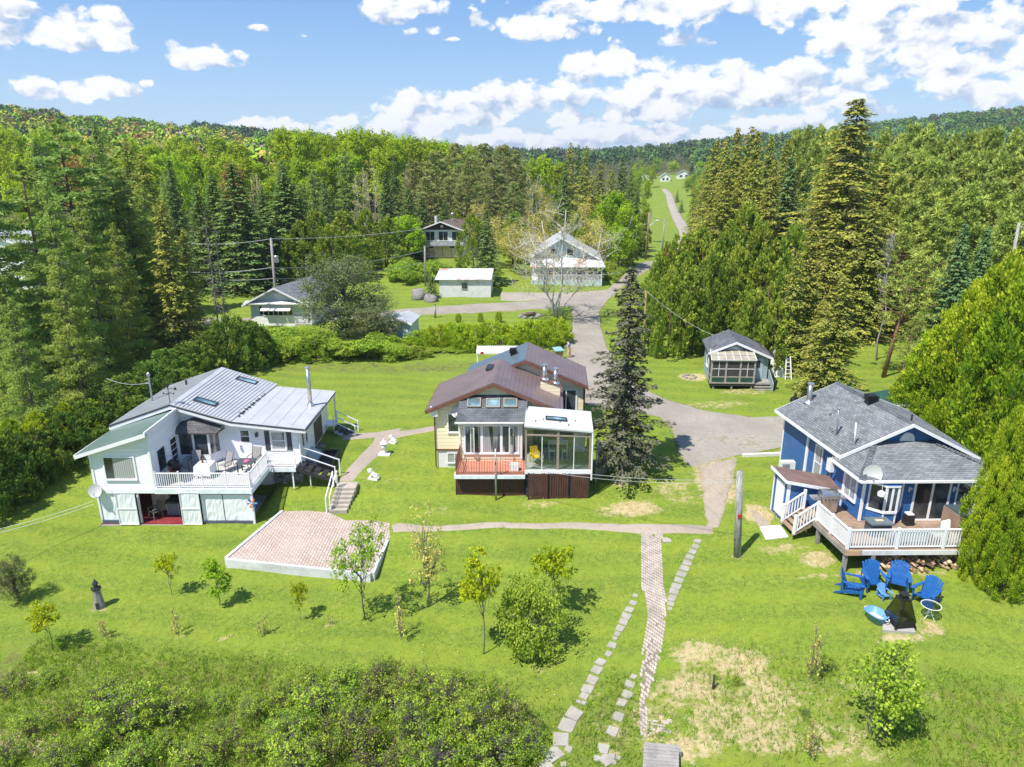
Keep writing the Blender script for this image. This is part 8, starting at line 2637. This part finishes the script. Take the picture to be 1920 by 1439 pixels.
POLE['right']=t
def wire(label,p,q,sag,r=.022,mat=WIRE):
	p,q=np.array(p,float),np.array(q,float)
	pts=[p+(q-p)*f-(0,0,4*sag*f*(1-f))for f in np.linspace(0,1,14)]
	mb=MB().tube(pts,r,5)
	tag(mb.build("power_line",mat),label,"cable")
T=POLE
wire("upper of two cables from the slim mast to the short grey pole",T['mast']-(0,0,.55),on_plane(1386,900,T['short'][1]),.45,.010,WIRE)
wire("lower of two cables from the slim mast to the short grey pole",T['mast']-(0,0,.75),on_plane(1385,904,T['short'][1]),.5,.010,WIRE)
wire("topmost power line from the transformer pole to the pole by the tin shed",T['tr'],T['shed']+(0,0,2.4),.35,.03)
wire("power line from the transformer pole off to the left",T['tr'],on_plane(330,455,90),.4,.03)
wire("second cable below the transformer running off to the left",T['tr']-(0,0,3.3),on_plane(320,508,88),.4,.035)
wire("third cable low on the transformer pole running off to the left",T['tr']-(0,0,4.6),on_plane(360,520,88),.3,.03)
wire("middle cable from the transformer pole to the pole by the tin shed",T['tr']-(0,0,3.4),T['shed']-(0,0,.6),.6,.03)
wire("lowest cable from the transformer pole to the pole by the tin shed",T['tr']-(0,0,4.7),T['shed']-(0,0,2.2),.5,.03)
wire("upper power line from the tin shed's pole to the brown pole",T['shed'],T['brown']-(0,0,2.0),1.0,.03)
wire("lower power line from the tin shed's pole to the brown pole",T['shed']-(0,0,1.5),T['brown']-(0,0,3.6),1.0,.03)
wire("cable from the pale lamp pole down to the cabin's mast",T['drive'],Frame(16.5,56.9,-2,-8).pt(.12,.35,6.1),.35,.014)
wire("cable from the white house's roof mast towards the left trees",t0+(-.1,0,-.5),on_plane(200,710,47),.25,.018,WIRE)
wire("upper cable crossing the lawn at the left edge to the white house",(-23.6,36.2,1.65),on_plane(-60,1005,31),.15,.011,WHITE)
wire("lower cable crossing the lawn at the left edge to the white house",(-23.6,36.2,1.45),on_plane(-60,1012,31),.15,.011,WHITE)
wire("cable from the right edge pole towards the wood",T['right']-(0,0,.3),on_plane(1960,424,58),.1,.02)
wire("cable between the brown pole and the grey pole by the road",T['brown']-(0,0,.4),T['grey']-(0,0,.3),.3,.03)
c=G(1478,712)
H=thing("step_ladder","white aluminium ladder leaning in the bushes beside the cabin","ladder",c)
for s in(-1,1):
	link("rail",MB().beam((s*.26,0,0),(s*.17,.6,1.9),.06,.08,(1,0,0)).mesh("rail",WHITE_CLEAN),H)
for k in range(6):
	f=(k+.7)/6.5
	w_=.26-.09*f
	link("rung",MB().beam((-w_,.6*f,1.9*f),(w_,.6*f,1.9*f),.05,.04).mesh("rung",WHITE_CLEAN),H)
c=G(1450,700)
def tarp_heap(label,u,v,w,h,seed):
	c=G(u,v)
	rg=np.random.RandomState(seed)
	V,F_=[],[]
	n=9
	for j in range(n):
		for i in range(n):
			x,y=(i/(n-1)-.5)*2,(j/(n-1)-.5)*2
			r=min(1,math.hypot(x,y))
			V.append((x*w,y*w*.5,max(0,h*(1-r**1.4)*(1+.3*math.sin(3*x+2))+rg.uniform(-.05,.08)*h)))
	for j in range(n-1):
		for i in range(n-1):
			a=j*n+i
			F_.append((a,a+1,a+n+1,a+n))
	o=thing("tarpaulin_heap",label,"tarpaulin",c)
	link("sheet",MB()._add(V,F_).mesh("sheet",TARP),o)
	link("load",MB().blob((0,0,h*.3),w*.6,seed,.2,squash=(1,.4,.6)).mesh("load",DARKTRIM),o)
tarp_heap("white tarpaulin over a pointed heap right of the cabin",1448,702,.55,1.7,1)
tarp_heap("low rumpled white tarpaulin between heap and ladder",1462,706,.55,.9,2)
c=G(1450,730)
H=thing("rubbish_bin","black plastic rubbish bin at the cabin's steps","bin",c)
link("body",MB().lathe((0,0,0),[(.2,0),(.25,.7)],12).mesh("body",BLACKP),H)
link("lid",MB().lathe((0,0,.7),[(.27,0),(.26,.05),(.08,.1)],12).mesh("lid",BLACKP),H)
def tractor():
	c=G(1502,762)
	H=thing("garden_tractor","dark red and black garden tractor parked behind the blue house","tractor",c,-.25)
	def part(n,mb,m,sm=False):
		link(n,mb.mesh(n,m,sm),H)
	part("hood",MB().box(.15,.95,-.26,.26,.38,.78),RED)
	part("body",MB().box(-.7,.2,-.36,.36,.3,.5),BLACKP)
	part("seat",MB().box(-.45,-.05,-.24,.24,.5,.62).box(-.55,-.43,-.24,.24,.55,1.0),BLACKP)
	part("steering_wheel",MB().tube([(.02+.03*math.sin(a),.17*math.cos(a),.92+.15*math.sin(a))for a in np.linspace(0,6.283,13)],.02,6),BLACKP)
	part("steering_column",MB().tube([(.2,0,.6),(.02,0,.92)],.025,6),BLACKP)
	for(x,y,r,w)in((-.5,.38,.30,.2),(-.5,-.38,.30,.2),(.65,.33,.2,.13),(.65,-.33,.2,.13)):
		part("wheel",MB().tube([(x,y-w/2,r),(x,y+w/2,r)],r,14),BLACKP)
	part("mower_deck",MB().box(-.25,.45,-.48,.48,.12,.28),RED)
tractor()
c=G(1520,742)
H=thing("old_barrel","rusty dark barrel lying in the grass behind the blue house","barrel",c)
link("drum",MB().tube([(-.3,0,.32),(-.1,0,.32),(.1,0,.32),(.35,0,.32)],[.3,.32,.32,.3],12).mesh("drum",GUTTER),H)
link("hoop",MB().tube([(0,0,.32),(.05,0,.32)],.335,12).mesh("hoop",BLACKP),H)
rg=np.random.RandomState(6)
def stones(name,label,u,v,n,spread,size,cat="stones"):
	c=G(u,v)
	H=thing(name,label,cat,c)
	for k in range(n):
		a=2*math.pi*k/n
		r=spread*(1 if n>3 else rg.rand())
		x,y=r*math.cos(a),r*math.sin(a)
		z=float(gz(c[0]+x,c[1]+y))-c[2]
		link("stone",MB().blob((x,y,z+size*.3),size*rg.uniform(.7,1.2),k+int(u),.2,(8,6),(1.2,1,.8)).mesh("stone",STONE,True),H)
	return H
H=stones("fire_ring","ring of stones with logs on the strip of lawn by the birch",993,594,9,1.1,.28,"fire ring")
for k in range(3):
	link("log",MB().tube([(-.7+.2*k,-.2+.25*k,.25+.05*k),(.7,.1+.15*k,.35)],.15,8).mesh("log",BARK_BROWN,True),H)
stones("boulder","big pale boulder beside the small spruce at the tin shed",784,560,1,.1,1.15,"boulder")
stones("boulder","lower pale boulder in front of the small spruce",806,566,1,.1,.8,"boulder")
stones("stone_circle","worn ring of small stones on the grass by the cabin",1292,708,8,.55,.13,"fire ring")
c=G(424,556)
H=thing("hay_rake","old rusty horse drawn hay rake on the field left of the grey house","farm implement",c)
RUST=paint("rusty_iron",(.22,.11,.06),.8,.25,4)
link("axle",MB().tube([(-1.3,0,.65),(1.3,0,.65)],.05,6).mesh("axle",RUST),H)
for s in(-1,1):
	link("wheel",MB().tube([(s*1.3,.65*math.cos(a),.65+.65*math.sin(a))for a in np.linspace(0,6.283,19)],.035,5).mesh("wheel",RUST),H)
	for k in range(4):
		a=k*math.pi/4
		link("spoke",MB().tube([(s*1.3,.62*math.cos(a),.65+.62*math.sin(a)),(s*1.3,-.62*math.cos(a),.65-.62*math.sin(a))],.02,4).mesh("spoke",RUST),H)
for k in range(14):
	x=-1.15+k*.177
	link("tine",MB().tube([(x,0,.7),(x,.45,.6),(x,.6,.25),(x,.4,.02)],.018,4).mesh("tine",RUST),H)
link("seat",MB().box(-.2,.2,-.5,-.2,.95,1.0).box(-.04,.04,-.4,-.3,.65,.95).mesh("seat",RUST),H)
for lab,u,v,h in(("grey gate post left of the street's clipped shrubs",816,596,1.5),("thick brown post in the hedge by the garden shed",742,640,2.6),("thin dark stake in the dry grass",1337,1292,.62),("brown marker post at the foot of the brown pole",1179,487,1.4)):
	c=G(u,v)
	o=thing("wooden_post",lab,"post",c)
	r=.05 if h<1 else .14
	link("post_shaft",MB().tube([(0,0,-.2),(0,0,h)],r,8).mesh("post_shaft",DARKTRIM if h<1 else POLEWOOD,True),o)
	link("cap",MB().lathe((0,0,h),[(r*1.1,0),(r*.6,.06)],8).mesh("cap",DARKTRIM),o)
def bin_(label,u,v,lidm,bodym):
	c=G(u,v)
	H=thing("wheeled_bin",label,"bin",c,.3)
	link("body",MB()._add([(-.3,-.3,.05),(.3,-.3,.05),(.3,.3,.05),(-.3,.3,.05),(-.4,-.38,.95),(.4,-.38,.95),(.4,.38,.95),(-.4,.38,.95)],[(3,2,1,0),(4,5,6,7),(0,1,5,4),(1,2,6,5),(2,3,7,6),(3,0,4,7)]).mesh("body",bodym),H)
	link("lid",MB().slab([(-.44,-.44,.96),(.44,-.44,.96),(.42,.42,1.12),(-.42,.42,1.12)],(0,0,.07)).mesh("lid",lidm),H)
	for s in(-1,1):
		link("wheel",MB().tube([(s*.3,.34,.1),(s*.36,.34,.1)],.1,10).mesh("wheel",BLACKP),H)
bin_("wide bin with pale blue lid and brown body at the lane's edge",1046,676,paint("pale_teal_lid",(.25,.42,.48),.4),paint("tan_bin",(.33,.20,.12),.6))
def person():
	c=G(1068,671)
	H=thing("person","person in a plaid shirt and mustard trousers bending towards the bin","person",c,.0)
	J={'pelvis':(0,0,.93),'spine':(-.05,0,1.12),'chest':(-.14,0,1.33),'neck':(-.22,0,1.50),'head':(-.30,0,1.62),'shL':(-.13,-.19,1.42),'elL':(-.22,-.24,1.15),'haL':(-.42,-.18,.98),'fiL':(-.50,-.16,.94),'shR':(-.13,.19,1.42),'elR':(-.24,.25,1.16),'haR':(-.44,.20,1.0),'fiR':(-.52,.18,.96),'hipL':(.02,-.10,.88),'knL':(.03,-.11,.48),'anL':(.06,-.11,.09),'toL':(-.12,-.12,.04),'hipR':(.02,.10,.88),'knR':(-.03,.11,.48),'anR':(.02,.12,.09),'toR':(-.16,.13,.04)}
	Rr={'pelvis':.15,'spine':.135,'chest':.155,'neck':.06,'head':.10,'shL':.075,'shR':.075,'elL':.05,'elR':.05,'haL':.036,'haR':.036,'fiL':.03,'fiR':.03,'hipL':.10,'hipR':.10,'knL':.066,'knR':.066,'anL':.045,'anR':.045,'toL':.04,'toR':.04}
	E=[('pelvis','spine'),('spine','chest'),('chest','neck'),('neck','head'),('chest','shL'),('shL','elL'),('elL','haL'),('haL','fiL'),('chest','shR'),('shR','elR'),('elR','haR'),('haR','fiR'),('pelvis','hipL'),('hipL','knL'),('knL','anL'),('anL','toL'),('pelvis','hipR'),('hipR','knR'),('knR','anR'),('anR','toR')]
	K=list(J)
	me=bpy.data.meshes.new("body")
	me.from_pydata([J[k]for k in K],[(K.index(a),K.index(b))for a,b in E],[])
	o=bpy.data.objects.new("body_source",me)
	COL.objects.link(o)
	o.modifiers.new("skin",'SKIN')
	for i,k in enumerate(K):
		me.skin_vertices[0].data[i].radius=(Rr[k],Rr[k])
		me.skin_vertices[0].data[i].use_root=(k=='pelvis')
	o.modifiers.new("smooth",'SUBSURF').levels=1
	dg=bpy.context.evaluated_depsgraph_get()
	m2=bpy.data.meshes.new_from_object(o.evaluated_get(dg))
	bpy.data.objects.remove(o)
	m2.name="body"
	m2.materials.clear()
	for m in(paint("skin",(.48,.28,.20),.6,.05),paint("plaid_shirt",(.46,.42,.46),.8,.35,14),paint("mustard_trousers",(.46,.26,.05),.8,.12),paint("dark_shoes",(.05,.035,.03),.6)):
		m2.materials.append(m)
	for p in m2.polygons:
		z,x,y=p.center.z,p.center.x,p.center.y
		p.use_smooth=True
		arm=abs(y)>.16 and x<-.2
		p.material_index=3 if z<.10 else 2 if(z<.96 and not arm)else(0 if(z>1.47 and x<-.2)or(arm and z<1.1)else 1)
	link("body",m2,H)
	link("hair",MB().blob((-.30,0,1.69),.105,3,.05,squash=(1.05,1,.75)).mesh("hair",paint("dark_hair",(.03,.02,.015),.6),True),H)
person()
def far_car():
	c=G(1258,482)
	H=thing("parked_car","small red car half hidden by trees at the road's bend","car",c+np.array([0,0,0]),1.2)
	prof=[(-2.1,.3),(2.1,.3),(2.15,.75),(1.3,.85),(.7,1.4),(-1.1,1.42),(-1.8,.95),(-2.15,.85)]
	link("body",MB().slab([(x,-.85,z)for x,z in prof],(0,1.7,0)).mesh("body",RED),H)
	for y in(-.86,.84):
		link("side_window",MB().slab([(1.15,y,.9),(.65,y,1.33),(-1.05,y,1.35),(-1.5,y,.95)],(0,.02,0)).mesh("side_window",PANE),H)
	for x in(-1.35,1.35):
		for y in(-.9,.7):
			link("wheel",MB().tube([(x,y,.32),(x,y+.2,.32)],.32,14).mesh("wheel",BLACKP),H)
	link("windscreen",MB().slab([(1.28,-.75,.88),(1.28,.75,.88),(.74,.7,1.37),(.74,-.7,1.37)],(.02,0,.02)).mesh("windscreen",PANE),H)
far_car()
FM=Frame(0,37.7,0,-3.4)
SF=2.87
def simple_table(name,label,F,x,y,z,w,d,h,mat,legm,rz=0):
	H=thing(name,label,"table",F.pt(x,y,z))
	MB(F).box(x-w/2,x+w/2,y-d/2,y+d/2,z+h-.04,z+h).build("table_top",mat,H)
	for sx in(-1,1):
		for sy in(-1,1):
			MB(F).box(x+sx*(w/2-.05)-.025,x+sx*(w/2-.05)+.025,y+sy*(d/2-.05)-.025,y+sy*(d/2-.05)+.025,z,z+h-.04).build("leg",legm,H)
simple_table("bar_table","white high table inside the cream house's sunroom",FM,2.65,1.9,SF,1.2,.6,.98,WHITE_CLEAN,WHITE_CLEAN)
for x in(2.3,3.05):
	H=thing("bar_stool","white stool at the high table inside the sunroom","stool",FM.pt(x,1.35,SF),0,"stools in the sunroom")
	MB(FM).box(x-.17,x+.17,1.2,1.5,SF+.64,SF+.70).build("seat",WHITE_CLEAN,H)
	for sx in(-1,1):
		for sy in(-1,1):
			MB(FM).box(x+sx*.14-.018,x+sx*.14+.018,1.35+sy*.12-.018,1.35+sy*.12+.018,SF,SF+.64).build("leg",WHITE_CLEAN,H)
q=FM.pt(1.35,.95,SF)
plastic_chair("yellow chair behind the sunroom glass of the cream house",q[0],q[1],SF,.4,YELLOW)
H=thing("wall_cabinet","white cabinet standing in the right part of the sunroom","cabinet",FM.pt(3.95,2.9,SF))
MB(FM).box(3.6,4.3,2.6,3.2,SF,SF+1.4).build("body",WHITE,H)
MB(FM).box(3.63,3.94,2.57,2.6,SF+.1,SF+1.3).build("door",WHITE_CLEAN,H)
q=FM.pt(.1,.7,2.56)
H=thing("plastic_crate","white plastic crate on the cream house's orange balcony","crate",q)
for n_,b in(("side",(-.25,.25,-.18,-.15,0,.4)),("side",(-.25,.25,.15,.18,0,.4)),("end",(-.25,-.22,-.15,.15,0,.4)),("end",(.22,.25,-.15,.15,0,.4)),("bottom",(-.22,.22,-.15,.15,0,.03))):
	link(n_,MB().box(*b).mesh(n_,WHITE_CLEAN),H)
def grass():
	rg=np.random.RandomState(21)
	co=GROUND.data.attributes["wear"].data
	A=np.zeros(len(co)*4,np.float32)
	co.foreach_get('color',A)
	A=A.reshape(GXX.shape+(4,))
	def field(x,y,ch):
		i=np.clip(np.searchsorted(GX,x)-1,0,len(GX)-2)
		j=np.clip(np.searchsorted(GY,y)-1,0,len(GY)-2)
		return A[j,i,ch]
	def scatter(name,label,n,area,h,mat,keep,per=3,wid=.02):
		x=rg.uniform(area[0],area[1],n)
		y=rg.uniform(area[2],area[3],n)
		k=keep(x,y)
		x,y=x[k],y[k]
		m=len(x)
		z=gz(x,y)
		lv=Leaves(5)
		for q in range(per):
			hh=h*rg.uniform(.5,1.4,m)
			lean=rg.normal(size=(m,3))*np.array([.5,.5,0])+np.array([0,0,1.0])
			P=np.column_stack([x+rg.normal(0,.05,m),y+rg.normal(0,.05,m),z+hh*.42])
			lv.add(P,lean,rg.normal(size=(m,3)),hh,wid*rg.uniform(.7,1.5,m),.5+rg.normal(0,.25,m))
		tag(link(name,lv.mesh(name,mat)),label,"grass",None,"stuff")
	WL=np.array([G(*q)[:2]for q in((1197,1372),(1199,1290),(1210,1190),(1215,1160),(1202,1060),(1200,1002))])
	WR=np.array([G(*q)[:2]for q in((1215,1372),(1227,1275),(1245,1205),(1251,1160),(1244,1060),(1242,1002))])
	fxl,fxr=(lambda y:np.interp(y,WL[:,1],WL[:,0])-.02),(lambda y:np.interp(y,WR[:,1],WR[:,0])+.02)
	def stone_at(x,y):
		k=np.zeros(len(x),bool)
		for(a,b,r)in NOGRASS:
			k|=np.hypot(x-a,y-b)<r
		return k
	clear=lambda x,y:~((x>fxl(y))&(x<fxr(y))&(y<34.4))&~((x>-15)&(x<-6.6)&(y>30.5)&(y<38))&~((x>-23.6)&(x<-12.5)&(y>35.9))&~((y>33.2)&(y<35.2)&(x>-8)&(x<11.5))&~((x>15.0)&(x<17.2)&(y>23.5)&(y<26))&~stone_at(x,y)
	scatter("tall_grass","rough tall grass and weeds over the bottom of the slope",52000,(-21,21,16,27),.26,LF_GRASS,lambda x,y:(field(x,y,1)>rg.uniform(.1,1.0,len(x)))&clear(x,y),3,.022)
	scatter("dry_grass","dry straw coloured grass in worn patches",36000,(-21,21,16,42),.14,LF_DRY,lambda x,y:(field(x,y,0)>rg.uniform(.15,.9,len(x)))&clear(x,y),3,.016)
	nz=lambda x,y:.5+.28*np.sin(x*1.9+2*np.sin(y*.8))+.28*np.sin(y*2.3+1.7*np.sin(x*.9))
	scatter("lawn_grass","short mown grass of the front lawns",60000,(-26,24,17,36),.055,LF_GRASS,lambda x,y:(nz(x,y)>rg.rand(len(x)))&clear(x,y),2,.02)
	x,y=rg.uniform(-20,20,700),rg.uniform(17,40,700)
	k=clear(x,y)&(nz(x*.5,y*.5)>.55)
	x,y=x[k],y[k]
	lv=Leaves(6)
	lv.add(np.column_stack([x,y,gz(x,y)+.08]),rg.normal(size=(len(x),3))*(1,1,.1),np.array([0,0,1.0]),.05,.05,rg.rand(len(x)))
	tag(link("wild_flowers",lv.mesh("wild_flowers",leaf("flower_heads",(.45,.40,.02),(.45,.40,.02),(.5,.5,.45),.2,.1,.9))),"yellow and white wild flowers dotted over the lawn","flowers",None,"stuff")
grass()
def haze():
	m,N,out=new_mat("thin_haze")
	v=N.new('ShaderNodeVolumePrincipled')
	v.inputs['Color'].default_value=(.80,.88,1.0,1)
	v.inputs['Density'].default_value=0.00017
	v.inputs['Anisotropy'].default_value=0.2
	N.t.links.new(v.outputs[0],out.inputs['Volume'])
	o=MB().box(-1650,1650,-150,2600,-9,112).build("haze",m)
	o["kind"]="stuff"
	o["label"]="thin pale summer haze over the whole valley"
haze()
